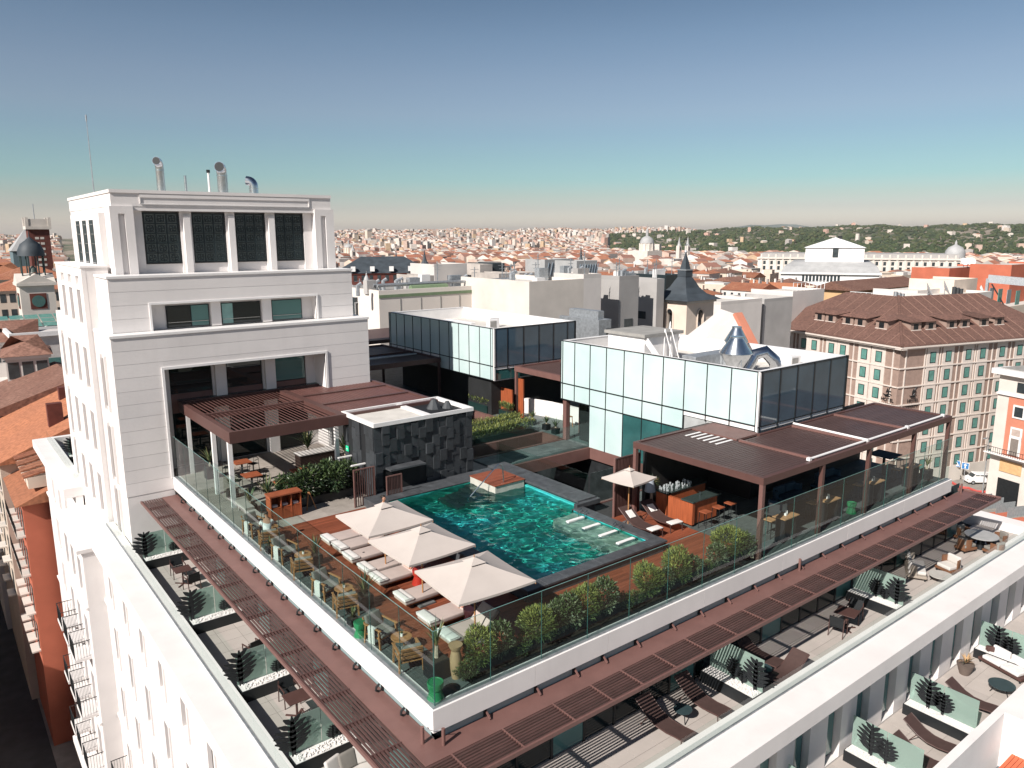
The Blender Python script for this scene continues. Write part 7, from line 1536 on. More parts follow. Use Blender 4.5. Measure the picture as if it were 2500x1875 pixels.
# opera house and palace
def local(px, py, d, rz): p = ond(px, py, d); return thing, p
p = Vector(ond(2038, 640, 400)); rz = math.atan2((Vector(ond(2140, 640, 400))-Vector(ond(1940, 640, 400))).y, (Vector(ond(2140, 640, 400))-Vector(ond(1940, 640, 400))).x); sc_ = 400/FPX
op = thing('opera_house', 'big white opera house with pediment block and curved grey roof', 'opera house', (p.x, p.y, G0), rz); zz = lambda py: ond(2038, py, 400)[2]-G0
def lb_(name, u0, u1, v0, v1, py0, py1, mat): return MB().box(u0*sc_, u1*sc_, v0, v1, zz(py1), zz(py0)).build(name, mat, op, world=False)
lb_('lower_hall', -112, 95, 0, 44, 668, 745, WHITEP); 
MB().ring([[(-112*sc_, -1, zz(667)), (95*sc_, -1, zz(667)), (95*sc_, 45, zz(667)), (-112*sc_, 45, zz(667))], [(-106*sc_, 3, zz(652)), (89*sc_, 3, zz(652)), (89*sc_, 42, zz(652)), (-106*sc_, 42, zz(652))], [(-92*sc_, 9, zz(641)), (76*sc_, 9, zz(641)), (76*sc_, 38, zz(641)), (-92*sc_, 38, zz(641))]]).build('curved_roof', LEAD, op, world=False)
lb_('cornice', -114, 97, -1.2, 45, 666, 670, WHITEP); lb_('stage_house', -64, 60, 10, 40, 606, 642, WHITEP)
gable(MB(), -64*sc_, 60*sc_, 10, 40, zz(606), zz(580)-zz(606), .8, 'y').build('pediment', WHITEP, op, world=False); lb_('arched_window', -6, 6, 9.8, 10.05, 604, 630, CWIN); lb_('ridge_vent', 2, 12, 12, 16, 576, 584, BLACK)
for k in range(11): lb_('arcade_window', -66+7.4*k, -61+7.4*k, -.1, .05, 673, 688, CWIN)
for k in range(8): MB().box(95*sc_-.05, 95*sc_+.1, 4+4.2*k, 6.4+4.2*k, zz(688), zz(673)).build('arcade_window', CWIN, op, world=False)
KEEP += [(p.x, p.y, 34), (p.x+12, p.y+16, 30)]
p = Vector(ond(2130, 640, 560)); sc_ = 560/FPX; pal = thing('royal_palace', 'long pale stone palace with balustrade and grey dome behind the opera house', 'palace', (p.x, p.y, G0), rz); zz = lambda py: ond(2130, py, 560)[2]-G0
MB().box(-240*sc_, 170*sc_, 0, 40, -10, zz(634)).build('main_block', STONEW, pal, world=False); MB().box(-242*sc_, 172*sc_, -1, 41, zz(634), zz(630)).build('cornice', STONEW, pal, world=False); MB().box(-236*sc_, 166*sc_, 4, 36, zz(630), zz(620)).build('attic', WALLS[3], pal, world=False)
for k in range(26): u = (-232+15.6*k)*sc_; MB().box(u-.5, u+.5, -1, 0, zz(630), zz(622)).build('finial', STONEW, pal, world=False); MB().box(u+1.2, u+2.9, -.08, .02, zz(648), zz(639)).build('window', CWIN, pal, world=False); MB().box(u+1.2, u+2.9, -.08, .02, zz(662), zz(652)).build('window', CWIN, pal, world=False); MB().box(u-.7, u+.6, -.5, -.01, zz(680), zz(634)).build('pilaster', STONEW, pal, world=False)
MB().lathe(162*sc_, 14, [(6, zz(634)), (6, zz(618)), (5.6, zz(612)), (4.2, zz(604)), (1.6, zz(599)), (.8, zz(597)), (.7, zz(592)), (.05, zz(586))], 16).build('dome', LEAD, pal, world=False, smooth=True)
KEEP += [(p.x-50, p.y+10, 34), (p.x, p.y+10, 34), (p.x+45, p.y-25, 34)]
# cathedral dome and towers, basilica, slate spires, slate roofed ministry
def dome(lab, px, d, pys, pw, mats, name, lantern=True):
    c = Vector(ond(px, pys[0], d)); z = lambda py: ond(px, py, d)[2]; s = d/FPX; t = thing(name, lab, 'church', (c.x, c.y, terr(c.x, c.y))); r = pw/2*s
    MB().box(c.x-r*1.5, c.x+r*1.5, c.y-r*1.5, c.y+r*2.2, G0-30, z(pys[0])).build('nave', mats[0], t); MB().lathe(c.x, c.y, [(r, z(pys[0])), (r, z(pys[1])), (r*1.05, z(pys[1]))], 16).build('drum', mats[0], t, smooth=True)
    h = z(pys[2])-z(pys[1]); MB().lathe(c.x, c.y, [(r*1.0, z(pys[1])), (r*.95, z(pys[1])+h*.35), (r*.72, z(pys[1])+h*.72), (r*.3, z(pys[1])+h*.97), (r*.16, z(pys[2]))], 18).build('dome', mats[1], t, smooth=True)
    MB().lathe(c.x, c.y, [(r*.2, z(pys[2])), (r*.2, z(pys[3])), (r*.05, z(pys[3])+(z(pys[4])-z(pys[3]))*.3), (.06, z(pys[4]))], 10).build('lantern', mats[1], t)
    for k in range(12): q = k*PI/6; MB().cyl(c.x+r*1.02*math.cos(q), c.y+r*1.02*math.sin(q), z(pys[0]), z(pys[1]), r*.08, n=5).build('drum_column', mats[0], t)
    KEEP.append((c.x, c.y, r*3)); return t
dome('grey cathedral dome with columned drum and lantern on the skyline', 1579, 780, (612, 594, 576, 562, 546), 34, (STONEW, LEAD), 'cathedral'); dome('cream domed basilica with lantern left of the park', 852, 900, (618, 604, 596, 588, 583), 22, (CREAM, LEAD), 'basilica'); dome('small pale ribbed dome over the near rooftops', 896, 170, (706, 700, 672, 668, 662), 17, (WALLS[1], LEAD), 'chapel')
for i, (px, d, pb, pt_, w_, lab) in enumerate(((1657, 760, 622, 578, 9, 'cathedral west tower with pointed roof, left one'), (1678, 755, 622, 578, 9, 'cathedral west tower with pointed roof, right one'), (827, 880, 625, 600, 9, 'small basilica bell tower, left one'), (862, 860, 625, 598, 10, 'small basilica bell tower, right one'))):
    c = Vector(ond(px, pb, d)); s = d/FPX*w_/2; zt = ond(px, (pb+pt_)/2, d)[2]; t = thing('church_tower', lab, 'tower', (c.x, c.y, terr(c.x, c.y))); MB().box(c.x-s, c.x+s, c.y-s, c.y+s, G0-25, zt).build('shaft', STONEW, t); MB().box(c.x-s*.4, c.x+s*.4, c.y-s-.1, c.y-s+.05, zt-s*2.4, zt-s*.6).build('belfry_opening', CWIN, t); MB().lathe(c.x, c.y, [(s*1.1, zt), (s*.7, zt+s*.9), (.1, ond(px, pt_, d)[2])], 8).build('pointed_roof', LEAD, t)
for i, (px, d, pb, pt_, w_, lab) in enumerate(((968, 260, 655, 612, 13, 'slim dark slate spire, left of two over the slate roof'), (1037, 255, 650, 611, 14, 'slim dark slate spire, right of two over the slate roof'), (1418, 330, 650, 600, 14, 'pointed dark spire left of the cathedral dome'))):
    c = Vector(ond(px, pb, d)); s = d/FPX*w_/2; zb_ = c.z; zt = ond(px, pt_, d)[2]; t = thing('slate_spire', lab, 'spire', (c.x, c.y, terr(c.x, c.y)), 0, 'slate spires over the roofs'); MB().box(c.x-s*.9, c.x+s*.9, c.y-s*.9, c.y+s*.9, G0-2, zb_+s*.8).build('shaft', SLATER, t); MB().lathe(c.x, c.y, [(s*1.5, zb_+s*.8), (s*.8, zb_+s*1.8), (s*.45, zb_+s*3), (.08, zt)], 8).build('roof', SLATER, t); KEEP.append((c.x, c.y, 6))
mn = palace_block('long slate roofed ministry with small white dormers', 818, 1050, 668, 250, 16, 5.0, BRICK, SLATER, 1, 12)
for k in range(9): o = MB().box(-28+6*k, -26.6+6*k, -9.0, -7.0, 0, 1.5).build('dormer', WHITEP, mn, world=False); o.location.z = Vector(ond(930, 668, 250)).z-G0+.8
tb = [('round topped pale skyscraper standing alone on the skyline', 899, 4200, 563, 12, 11), ('slim tower block on the skyline left of the skyscraper', 867, 4300, 571, 9, 9)]
for lab, px, d, pt_, w_, dp in tb:
    c = Vector(ond(px, pt_, d)); s = d/FPX*w_/2; t = thing('tower_block', lab, 'skyscraper', (c.x, c.y, terr(c.x, c.y))); MB().box(c.x-s, c.x+s, c.y-s, c.y+s, terr(c.x, c.y)-5, c.z).build('wall', WALLS[1], t); MB().box(c.x-s*.9, c.x+s*1.1, c.y-s*1.1, c.y+s, c.z, c.z+s*.5).build('crown', WALLS[3], t)
# roofs to the right, behind the brown tiled hotel
RB_ = [('brick red tower wall on the right with roof dishes', 'brick_block', 2318, 2316, 2426, 660, 215, REDW), ('second brick red wall at the picture edge', 'brick_block', 2470, 2468, 2560, 652, 215, REDW), ('long white wall block behind the brown tiled roof', 'white_block', 2240, 2238, 2330, 716, 172, WALLS[0]), ('white parapet wall with sloping end behind the tiled roof', 'white_block', 2330, 2328, 2420, 728, 168, WALLS[0]), ('cream stair turret beside the dark flues', 'turret', 2330, 2328, 2386, 690, 180, CREAM), ('white lift tower with railed roof left of the tiled roof', 'lift_tower', 1936, 1934, 2012, 718, 150, WALLS[0]), ('ochre walled attic under a long brown roof', 'attic_block', 2082, 2080, 2245, 716, 176, WALLS[4]), ('peach balcony block at the picture edge above the tiled roof', 'balcony_block', 2415, 2400, 2560, 762, 190, WALLS[1]), ('grey blue flat roofed box left of the tiled roof', 'grey_box', 1866, 1862, 1935, 738, 130, WALLS[3]), ('long white terrace block before the opera house', 'white_block', 1760, 1750, 1860, 745, 120, WALLS[0]), ('pale pink terrace house with small dark windows right of the bell tower', 'terrace_block', 1722, 1722, 1820, 752, 128, WALLS[1])]
for lab, nm, pc, pl_, pr_, pt_, d, m in RB_:
    b, q = block(lab, nm, 'building', pc, pl_, pr_, pt_, d, m, depth=9)
    if 'windows' in lab: wins(b, 's', q[0], q[1], q[2], q[4]-2.6, 4, 1.2, 1.1)
    if 'railed' in lab:
        for k in range(9): u = q[0]+(q[1]-q[0])*k/8; MB().box(u-.04, u+.04, q[2]-.02, q[2]+.06, q[4]+.5, q[4]+2.0).build('rail_post', WHITEP, b)
        MB().box(q[0], q[1], q[2]-.02, q[2]+.05, q[4]+2.0, q[4]+2.1).build('top_rail', WHITEP, b)
    if 'ochre' in lab: gable(MB(), q[0], q[1], q[2], q[3], q[4]+.5, 1.8, .8, 'x').build('tiled_roof', ROOFS[2], b)
    if 'dishes' in lab:
        for k in range(3):
            o = thing('satellite_dish', 'round satellite dish on the brick red block, %s of three' % ['left', 'middle', 'right'][k], 'satellite dish', (q[0]+9+2.2*k, q[2]+.5, q[4])); MB().cyl(0, 0, 0, 1.6, .08, n=6).build('post', GALV, o, world=False); a = Vector((-.5, -.7, .5)).normalized(); MB().tube([Vector((0, 0, 1.8)), Vector((0, 0, 1.8))+a*.25], [.35, 1.0], 14).build('dish', WHITEP, o, world=False, smooth=True)
dsh = [(2266, 712, 168), (2307, 705, 172), (2394, 706, 185)]
for k, (px, py, d) in enumerate(dsh): p = ond(px, py, d); o = thing('satellite_dish', 'large white satellite dish behind the tiled roof, %s of three' % ['left', 'middle', 'right'][k], 'satellite dish', tuple(p)); a = Vector((.3, -.8, .4)).normalized(); MB().cyl(0, 0, -2.5, 0, .1, n=6).build('post', GALV, o, world=False); MB().tube([Vector((0, 0, 0)), Vector((0, 0, 0))+a*.4], [.4, 1.7 if k < 2 else .8], 16).build('dish', WHITEP, o, world=False, smooth=True)
fm = thing('steel_frame', 'grey steel plant frame with glass screens on the right rooftops', 'plant frame', tuple(ond(2440, 710, 186))); p = Vector(ond(2412, 680, 186)); q = Vector(ond(2520, 690, 186)); dn = Vector((0, 0, -5.2)); MB().bar(p, q, .5, 1.6).build('top_beam', GALV, fm); MB().bar(p, p+dn, .5, .5).build('post', GALV, fm); MB().bar(p+(q-p)*.1+Vector((0, 0, -1)), p+(q-p)*.45+dn, .25, .25).build('brace', BLACK, fm)
for k in range(4): a = p.lerp(q, .12+.2*k); MB().bar(a+dn*.9, a+dn*.35, 2.0, .1, (0, 0, 1)).build('screen', TEALW if k % 2 else GALV, fm)
# ================================================================= square and street to the right
sq = struct(MB().add([(31, -20, G0+.03), (190, -70, G0+.03), (190, 60, G0+.03), (60, 100, G0+.03), (40, 40, G0+.03)], [(0, 1, 2, 3, 4)]).build('square', PAVE)); KEEP.append((78, 28, 26))
ra, rb_ = Vector(onz(2330, 1165, G0)), Vector(onz(2520, 1240, G0))
rd = struct(MB().prism([(62, 10), (140, -30), (146, -20), (105, 4), (92, 40), (88, 75), (78, 75), (80, 30)], G0+.034, G0+.05).build('road', ASPH))
for k in range(7): a = Vector((86.5+.6*k, 36+2.6*k, 0)); struct(MB().box(a.x-.1, a.x+.1, a.y, a.y+1.2, G0+.054, G0+.058).build('road_marking', WHITEP))
# salmon and white corner house
n0 = Vector(onz(2405, 1215, G0)); dA = Vector((math.sin(R_(196.4)), math.cos(R_(196.4)), 0)); dB = Vector((math.sin(R_(106.4)), math.cos(R_(106.4)), 0)); nA = Vector((dA.y, -dA.x, 0)); nA = nA if nA.dot(Vector(CAM)-n0) > 0 else -nA; nB = Vector((-dB.y, dB.x, 0)); nB = nB if nB.dot(Vector(CAM)-n0) > 0 else -nB
ztop = n0.z+ (Vector(ond(2425, 905, (n0-Vector(CAM)).xy.length))).z-G0
ch = thing('corner_house', 'white corner house with salmon panels, balconies and shop openings', 'house', tuple(n0)); H = ztop-G0
def cb(nm, d, n, u0, u1, z0, z1, t0, t1, m, par=None): return fbox(MB(), d, n, u0, u1, G0+z0, G0+z1, t0, t1, n0).build(nm, m, par or ch)
P = [n0, n0+dA*30, n0+dA*30+dB*14, n0+dB*14]; MB().ring([[(p.x, p.y, G0) for p in P], [(p.x, p.y, ztop) for p in P]]).build('wall', M('ivory_render', (.60, .545, .50), .85, var=.06, scale=.6), ch)
cb('cornice', dA, nA, -.8, 30, H-.3, H+.5, -3, .9, WHITEP); cb('roof_terrace', dA, nA, 0, 30, H+.5, H+.6, -10, 0, GREYROOF); cb('mid_cornice', dA, nA, 0, 30, H-3.4, H-3.1, 0, .35, WHITEP); cb('shop_cornice', dA, nA, 0, 30, 7.2, 7.6, 0, .6, WHITEP)
for i, u in enumerate((1.9, 8.6, 15.3)):
    cb('salmon_panel', dA, nA, u, u+3.6, 7.6, H-3.4, 0, .12, SALMON)
    for j, z in enumerate((H-6.6, H-10.0)):
        o = cb('window', dA, nA, u+.9, u+2.7, z, z+2.0, .121, .25, WHITEP); cb('pane', dA, nA, u+1.15, u+2.45, z+.25, z+1.75, .251, .27, CWIN if j == 0 else M('blind', (.42, .34, .30), .8), o)
    o = cb('balcony_door', dA, nA, u+.9, u+2.7, 7.9, 10.9, .121, .3, WHITEP); cb('pane', dA, nA, u+1.2, u+2.4, 7.9, 10.5, .301, .33, M('taupe_blind', (.20, .17, .15), .8), o)
    cb('top_window', dA, nA, u+1.0, u+2.6, H-2.7, H-1.2, .01, .1, CWIN); cb('awning_blind', dA, nA, u-.2, u+3.2, 5.0, 6.8, .02, .12, M('orange_blind', (.56, .36, .18), .8)); cb('shop_opening', dA, nA, u-.2, u+3.2, .1, 3.9, .02, .1, BLACK)
cb('balcony', dA, nA, -.3, 14, 7.6, 7.75, .6, 1.3, WHITEP)
for k in range(40): cb('baluster', dA, nA, -.2+.35*k, -.16+.35*k, 7.75, 8.7, 1.22, 1.26, BLACK)
cb('balcony_rail', dA, nA, -.3, 14, 8.7, 8.76, 1.2, 1.28, BLACK)
KEEP.append((n0.x+12, n0.y, 22))
# van, motorbikes, signs, hose, fence, bare tree
def van(loc, rz, lab):
    v = thing('parked_van', lab, 'van', loc, rz); X = 2.1; W = .85
    pr_ = [(-2.1, .35), (-2.1, 1.25), (-1.85, 1.75), (.85, 1.80), (1.45, 1.15), (2.05, .98), (2.1, .35)]
    mb = MB(); mb.ring([[(x, -W*(.92 if z > 1.3 else 1), z) for x, z in pr_], [(x, W*(.92 if z > 1.3 else 1), z) for x, z in pr_]]); mb.build('body', WHITEP, v, world=False, bevel=.05, seg=2)
    for s in (1, -1):
        for a, b in ((-1.7, -.75), (-.65, .25), (.35, 1.0)): MB().box(a, b, s*.80-.02, s*.80+.02, 1.2, 1.62).build('side_window', CWIN, v, world=False)
        for x in (-1.35, 1.3): w_ = MB().tube([(x, s*.70, .34), (x, s*.87, .34)], .34, 16).build('wheel', M('tyre', (.02, .02, .02), .9), v, world=False); MB().tube([(x, s*.872, .34), (x, s*.885, .34)], .19, 12).build('rim', GALV, w_, world=False)
        MB().box(2.02, 2.09, s*.6-.15, s*.6+.15, .7, .88).build('headlight', STEEL, v, world=False)
    MB().bar((.95, 0, 1.68), (1.42, 0, 1.2), 1.45, .03, (0, 0, 1)).build('windscreen', CWIN, v, world=False); return v
pv = onz(2388, 1180, G0); van((pv[0], pv[1], G0+.05), R_(140), 'white van parked beside the salmon corner house')
def moto(p, rz, lab):
    m = thing('motorbike', lab, 'motorbike', (p[0], p[1], G0+.05), rz, 'motorbikes parked on the square')
    for x in (-.62, .62): w_ = MB(); w_.tube([(x+.3*math.cos(a), 0, .3+.3*math.sin(a)) for a in [2*PI*j/14 for j in range(15)]], .06, 6, False); w_.build('wheel', M('tyre', ()), m, world=False)
    MB().box(-.45, .3, -.14, .14, .35, .72).build('body', BLACK, m, world=False, bevel=.05); MB().box(-.6, .05, -.13, .13, .72, .86).build('seat', BLACK, m, world=False, bevel=.04); MB().bar((.55, 0, .3), (.35, 0, 1.0), .07, .07).build('fork', GALV, m, world=False); MB().bar((.33, -.33, 1.02), (.33, .33, 1.02), .04, .04).build('handlebar', BLACK, m, world=False)
moto(onz(2362, 1172, G0), .9, 'black motorbike parked nearer the van'); moto(onz(2338, 1167, G0), .9, 'black motorbike parked farther from the van')
def sign(px, py, lab, kind):
    p = onz(px, py, G0); s = thing('road_sign', lab, 'road sign', (p[0], p[1], G0)); fx = (Vector(CAM)-Vector(p)); fx.z = 0; fx.normalize(); rt = Vector((-fx.y, fx.x, 0)); MB().cyl(p[0], p[1], G0, G0+3.2, .06, n=6).build('post', GALV, s)
    c = Vector((p[0], p[1], G0+2.9)); BLU = M('sign_blue', (.03, .16, .38), .5)
    Q_ = lambda a, z, t: c+rt*a+Vector((0, 0, z))+fx*t
    def pl_(nm, pts, t, m): MB().ring([[Q_(a, z, t) for a, z in pts], [Q_(a, z, t+.03) for a, z in pts]]).build(nm, m, s)
    pl_('plate', [(-.55, -.55), (.55, -.55), (.55, .55), (-.55, .55)], .08, WHITEP); pl_('blue_field', [(-.48, -.48), (.48, -.48), (.48, .48), (-.48, .48)], .115, BLU)
    if kind == 'cross': pl_('white_triangle', [(-.4, -.35), (.4, -.35), (0, .4)], .15, WHITEP); pl_('walking_mark', [(-.12, -.3), (.0, -.05), (.14, -.3), (.05, .15), (-.05, .15)], .185, BLACK)
    else: pl_('white_arrow', [(-.08, -.4), (.08, -.4), (.08, .1), (.25, .1), (0, .42), (-.25, .1), (-.08, .1)], .15, WHITEP)
sign(2331, 1172, 'blue pedestrian crossing sign on the square', 'cross'); sign(2352, 1178, 'blue one way arrow sign beside the motorbikes', 'arrow')
hs = thing('red_hose', 'long wavy red and white hose lying across the square', 'hose', tuple(onz(2400, 1200, G0))); hp = [(2322, 1177), (2345, 1190), (2365, 1192), (2385, 1200), (2405, 1201), (2425, 1211), (2445, 1212), (2465, 1221), (2482, 1226)]
MB().tube([Vector(onz(a, b, G0+.15)) for a, b in hp], .24, 6).build('tube', M('red_hose', (.42, .07, .06), .6), hs)
lamp = thing('street_lamp', 'tall slim grey street lamp in front of the salmon house', 'street lamp', tuple(onz(2398, 1207, G0))); q = onz(2398, 1207, G0); MB().tube([(q[0], q[1], G0), (q[0], q[1], G0+9.0), (q[0]-.5, q[1], G0+9.4), (q[0]-1.4, q[1], G0+9.5)], [.11, .07, .06, .05], 8).build('pole', GALV, lamp); MB().box(q[0]-1.9, q[0]-1.3, q[1]-.15, q[1]+.15, G0+9.42, G0+9.56).build('lamp_head', GALV, lamp)
for i in range(4): a = onz(2395+28*i, 1232+10*i, G0); f_ = thing('site_fence', 'grey ribbed site fence panel along the square, %s from the hotel' % ordn[i], 'fence', tuple(a), R_(-22), 'site fence panels'); [MB().box(-1.6+.4*k, -1.25+.4*k, -.03, .03, 0, 1.6).build('rib', M('fence_grey', (.22, .24, .25), .6), f_, world=False) for k in range(9)]
for i, (px, py, m) in enumerate(((2400, 1262, SALMON), (2445, 1278, SALMON))): p = onz(px, py, G0); o = thing('brick_edging', 'orange brick paving strip on the square, %s one' % ['nearer', 'farther'][i], 'paving strip', tuple(p), R_(-22)); MB().box(-5, 5, -1, 1, .04, .08).build('strip', REDW, o, world=False)
# ================================================================= trees
def tree(loc, h, r, lab, seed, n=2600, bare=False, name='street_tree', leafL=.34):
    t = thing(name, lab, 'tree', loc); g = random.Random(seed); tb_ = MB(); tb_.tube([(0, 0, 0), (.1, .05, h*.45), (.15, .1, h*.75)], [h*.028, h*.02, h*.008], 8); tips = []
    for k in range(9): a = k*2.4; z0 = h*g.uniform(.3, .55); q = Vector((math.cos(a)*r*.7, math.sin(a)*r*.7, z0+h*g.uniform(.2, .35))); tb_.tube([(.08, .05, z0), q*.5+Vector((0, 0, z0*.55)), q], [h*.012, h*.008, h*.003], 5); tips.append(q)
    if bare:
        for q in tips:
            for _ in range(5): tb_.tube([q*.8, q*.8+Vector((g.gauss(0, .6), g.gauss(0, .6), g.uniform(.5, 1.6)))], [.03, .01], 4)
    tb_.build('trunk', STEM, t, world=False)
    if n: c = leaves(n, (r, r, h*.34), seed, leafL, leafL*.5, .35, .2).build('crown', [LF[1], LF[1], LF[2]], t, world=False); c.location = (0, 0, h*.68)
    return t
p = onz(2368, 1150, G0); tree((p[0], p[1], G0), 8.5, 2.6, 'thin half bare street tree before the brick hotel', 81, 500, True, leafL=.3)
for i, (x, y, h, r) in enumerate(((50, -1, 17, 5.0), (56, -7, 16.5, 4.8), (46.5, -7.5, 16, 4.5), (61, 1.0, 14, 4.2))): tree((x, y, G0), h, r, 'dense dark green tree below the far end of the front terrace, %s of four' % ['leftmost', 'second', 'third', 'rightmost'][i], 90+i, 6500, leafL=.42)

# ================================================================= the old town: single houses near, one mass beyond
hr_ = random.Random(2024); cand = []
def blocked(x, y, m): return any((x-a)**2+(y-b)**2 < (r+m)**2 for a, b, r in KEEP) or (-40 < x < 46 and -30 < y < 56) or (-19 < x < -4 and y < 160)
step = 17.0
for i in range(-6, 60):
    for j in range(0, 60):
        x = i*step+hr_.uniform(-3, 3); y = 20+j*step+hr_.uniform(-3, 3); dx_, dy_ = x-CAM[0], y-CAM[1]; d = math.hypot(dx_, dy_); a = az_of(x, y)
        if d < 62 or d > 900 or not (1.5 < a < 76.5): continue
        cand.append((d, x, y, a))
cand.sort()
LMK = [(1150, 'behind the white store block'), (1300, 'right of the store block'), (1480, 'below the cathedral dome'), (1640, 'around the bell tower'), (1760, 'right of the bell tower'), (1930, 'left of the opera house'), (2100, 'before the opera house'), (2300, 'before the palace'), (2600, 'at the picture edge')]
LML = [(170, 'left of the white tower'), (900, 'just right of the white tower'), (1010, 'under the slate spires')]
single = []; mass = []
for d, x, y, a in cand:
    if blocked(x, y, 7): continue
    px = 1250+FPX*math.tan(R_(a-37.9567))
    if 165 < px < 800 and d > 45: continue          # hidden behind the hotel tower
    (single if len(single) < 285 and d < 620 else mass).append((d, x, y, a, px))
used = {}
for d, x, y, a, px in single:
    wx, wy = hr_.uniform(10, 17), hr_.uniform(10, 17); zt = G0+hr_.uniform(14.5, 20.5)-(1.5 if d < 120 else 0); st = hr_.choice(['gable', 'hip', 'gable', 'hip', 'flat', 'flat'])
    h = house(x, y, wx, wy, zt, hr_.choice([0, 0, .12, -.15, .3]), st, hr_, d)
    wc_, rc_ = h['_d']; del h['_d']; place = next(n for lim, n in (LML if px < 1040 else LMK) if px < lim or lim in (1010, 2600))
    size = 'large' if wx*wy > 200 else ('small' if wx*wy < 135 else 'mid sized'); far = 'near' if d < 190 else ('middle distance' if d < 330 else 'distant')
    h['label'] = '%s %s %s house with %s roof %s' % (far, size, wc_, rc_, place)
# everything farther: one mass of small buildings
def mesh_np(name, V, F, C, mat):
    me = bpy.data.meshes.new(name); me.vertices.add(len(V)); me.vertices.foreach_set('co', np.asarray(V, np.float32).ravel()); F = np.asarray(F, np.int32); me.loops.add(F.size); me.loops.foreach_set('vertex_index', F.ravel()); me.polygons.add(len(F)); me.polygons.foreach_set('loop_start', np.arange(0, F.size, F.shape[1], dtype=np.int32)); me.polygons.foreach_set('loop_total', np.full(len(F), F.shape[1], np.int32)); me.update(calc_edges=True)
    if C is not None: at = me.color_attributes.new('tone', 'FLOAT_COLOR', 'FACE') if 0 else me.attributes.new('tone', 'FLOAT_COLOR', 'FACE'); at.data.foreach_set('color', np.c_[np.asarray(C, np.float32), np.ones(len(C), np.float32)].ravel())
    me.materials.append(mat); me.validate(); o = bpy.data.objects.new(name, me); COL.objects.link(o); return o
def attr_mat(name):
    m, t, b = newmat(name); a = t.nodes.new('ShaderNodeAttribute'); a.attribute_name = 'tone'; f = rampf(t, noise(t, .15, 4), .3, .7, .8, 1.1); cc = t.nodes.new('ShaderNodeCombineColor'); [ln(t, f, cc.inputs[i]) for i in range(3)]; ln(t, mixcol(t, 1.0, a.outputs['Color'], cc.outputs[0], 'MULTIPLY'), b.inputs['Base Color']); b.inputs['Roughness'].default_value = .9; return m
TONE = attr_mat('built_tone')
WT = [(.60, .54, .49), (.56, .46, .38), (.48, .35, .29), (.36, .33, .31), (.62, .58, .55), (.50, .36, .24)]; RT = [(.36, .14, .085), (.42, .18, .105), (.26, .13, .10), (.34, .19, .14), (.30, .28, .26), (.55, .51, .47)]
V, F, C = [], [], []
def addbox(x, y, z0, z1, wx, wy, rz, wc_, rc_, rh):
    o = len(V); c_, s_ = math.cos(rz), math.sin(rz)
    L4 = [(-wx, -wy), (wx, -wy), (wx, wy), (-wx, wy)]; pts = [(x+a*c_-b*s_, y+a*s_+b*c_) for a, b in L4]
    V.extend([(p[0], p[1], z0) for p in pts]+[(p[0], p[1], z1) for p in pts]); m0 = ((pts[0][0]+pts[3][0])/2, (pts[0][1]+pts[3][1])/2, z1+rh); m1 = ((pts[1][0]+pts[2][0])/2, (pts[1][1]+pts[2][1])/2, z1+rh); V.extend([m0, m1])
    F.extend([(o, o+1, o+5, o+4), (o+1, o+2, o+6, o+5), (o+2, o+3, o+7, o+6), (o+3, o, o+4, o+7), (o+4, o+5, o+9, o+8), (o+6, o+7, o+8, o+9), (o+5, o+6, o+9, o+9), (o+7, o+4, o+8, o+8)]); C.extend([wc_]*4+[rc_]*2+[wc_]*2)
for d, x, y, a, px in mass:
    zt = terr(x, y)+hr_.uniform(12, 19); fl = hr_.random() < .3; addbox(x, y, terr(x, y)-3, zt, hr_.uniform(4.5, 8), hr_.uniform(4.5, 8), hr_.choice([0, .2, -.2, .5]), hr_.choice(WT), hr_.choice(RT[:4] if not fl else RT[4:]), 0.05 if fl else hr_.uniform(1.5, 3))
GREEN = []      # parks and woods: (az0, az1, d0, d1, density)
def green(a, d): return (17.0 < a < 33 and 1050 < d < 1550+120*math.sin(a)) or (a > 49+2.5*math.sin(d*.002) and d > 1150) or (a > 45 and 2600 < d < 6500) or (20 < a < 30 and 2200 < d < 2700)
tr2 = []
for _ in range(26000):
    a = hr_.uniform(1, 77); d = 880*math.exp(hr_.random()*math.log(8800/880)); x, y = CAM[0]+d*math.sin(R_(a)), CAM[1]+d*math.cos(R_(a)); px = 1250+FPX*math.tan(R_(a-37.9567))
    if 165 < px < 800: continue
    if green(a, d):
        if len(tr2) < 14000: tr2.append((x, y, d))
        if hr_.random() > .015: continue
    if blocked(x, y, 4): continue
    if hr_.random() < .16: tr2.append((x, y, d)); continue
    k = (d/1000)**.35; tall = d > 2600 and hr_.random() < .42*max(0, math.sin(a*.75+d*.0014))*(1 if a < 47 else .35)
    h = hr_.uniform(22, 46) if tall else hr_.uniform(8, 16)*k; z = terr(x, y); addbox(x, y, z-4, z+h, hr_.uniform(5, 9)*k*(.8 if tall else 1), hr_.uniform(5, 9)*k*(.8 if tall else 1), hr_.choice([0, .25, -.3, .6]), hr_.choice(WT+[(.52, .33, .27), (.60, .52, .46)]), hr_.choice(RT if not tall else RT[3:]), .1 if tall or hr_.random() < .35 else 2.2*k)
FF = [f if f[2] != f[3] else (f[0], f[1], f[2], f[2]) for f in F]
me = bpy.data.meshes.new('distant_city'); me.from_pydata(V, [], [f if f[2] != f[3] else f[:3] for f in F]); at = me.attributes.new('tone', 'FLOAT_COLOR', 'FACE'); at.data.foreach_set('color', np.c_[np.asarray(C, np.float32), np.ones(len(C), np.float32)].ravel()); me.materials.append(TONE)
dc = bpy.data.objects.new('distant_city', me); COL.objects.link(dc); tag(dc, 'distant mass of pale houses and tower blocks reaching the horizon', 'city', kind='stuff')
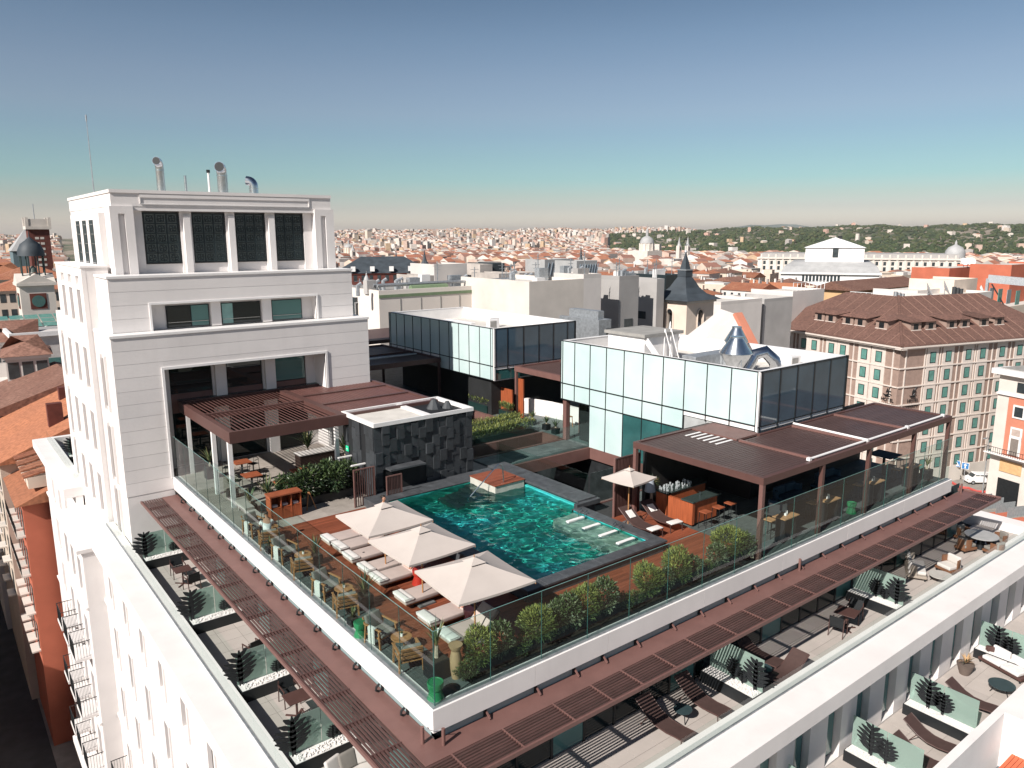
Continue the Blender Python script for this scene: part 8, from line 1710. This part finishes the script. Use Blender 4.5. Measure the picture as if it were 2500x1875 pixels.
# far woods: crowns too small to count
V, F, C = [], [], []
for x, y, d in tr2:
    k = 1.0+(d/2600); r, h = hr_.uniform(3, 5.5)*k, hr_.uniform(5, 8.5)*k**.6; z = terr(x, y); o = len(V); n = 6; ph = hr_.random()*6
    V.append((x, y, z+h)); 
    for q, (rr_, zz_) in enumerate(((.75, .72), (1.0, .35), (.8, 0))):
        for j in range(n): t_ = 2*PI*j/n+ph+q*.5; jr = rr_*r*hr_.uniform(.75, 1.2); V.append((x+jr*math.cos(t_), y+jr*math.sin(t_), z+h*zz_*hr_.uniform(.85, 1.1)))
    tone = hr_.choice([(.035, .055, .022), (.05, .07, .026), (.028, .045, .022), (.065, .075, .032)])
    for j in range(n): F.append((o, o+1+j, o+1+(j+1) % n)); C.append(tone)
    for q in range(2):
        b = o+1+q*n
        for j in range(n): F.append((b+j, b+n+j, b+n+(j+1) % n, b+(j+1) % n)); C.append(tone)
me = bpy.data.meshes.new('distant_woods'); me.from_pydata(V, [], F); at = me.attributes.new('tone', 'FLOAT_COLOR', 'FACE'); at.data.foreach_set('color', np.c_[np.asarray(C, np.float32), np.ones(len(C), np.float32)].ravel()); me.materials.append(TONE)
dw = bpy.data.objects.new('distant_woods', me); COL.objects.link(dw); tag(dw, 'dark green woods and parks beyond the old town', 'woods', kind='stuff')
# ================================================================= air
hz = MB().box(-36000, 36000, -36000, 36000, -135, 330)
me = bpy.data.meshes.new('haze'); me.from_pydata(hz.v, [], hz.f); m = bpy.data.materials.new('haze_air'); m.use_nodes = True; m.node_tree.nodes.clear()
vo = m.node_tree.nodes.new('ShaderNodeVolumePrincipled'); vo.inputs['Color'].default_value = (.93, .87, .82, 1); vo.inputs['Density'].default_value = 2.6e-5; vo.inputs['Anisotropy'].default_value = .25
mo = m.node_tree.nodes.new('ShaderNodeOutputMaterial'); m.node_tree.links.new(vo.outputs[0], mo.inputs['Volume']); me.materials.append(m)
ho = bpy.data.objects.new('haze', me); COL.objects.link(ho); ho['kind'] = 'stuff'
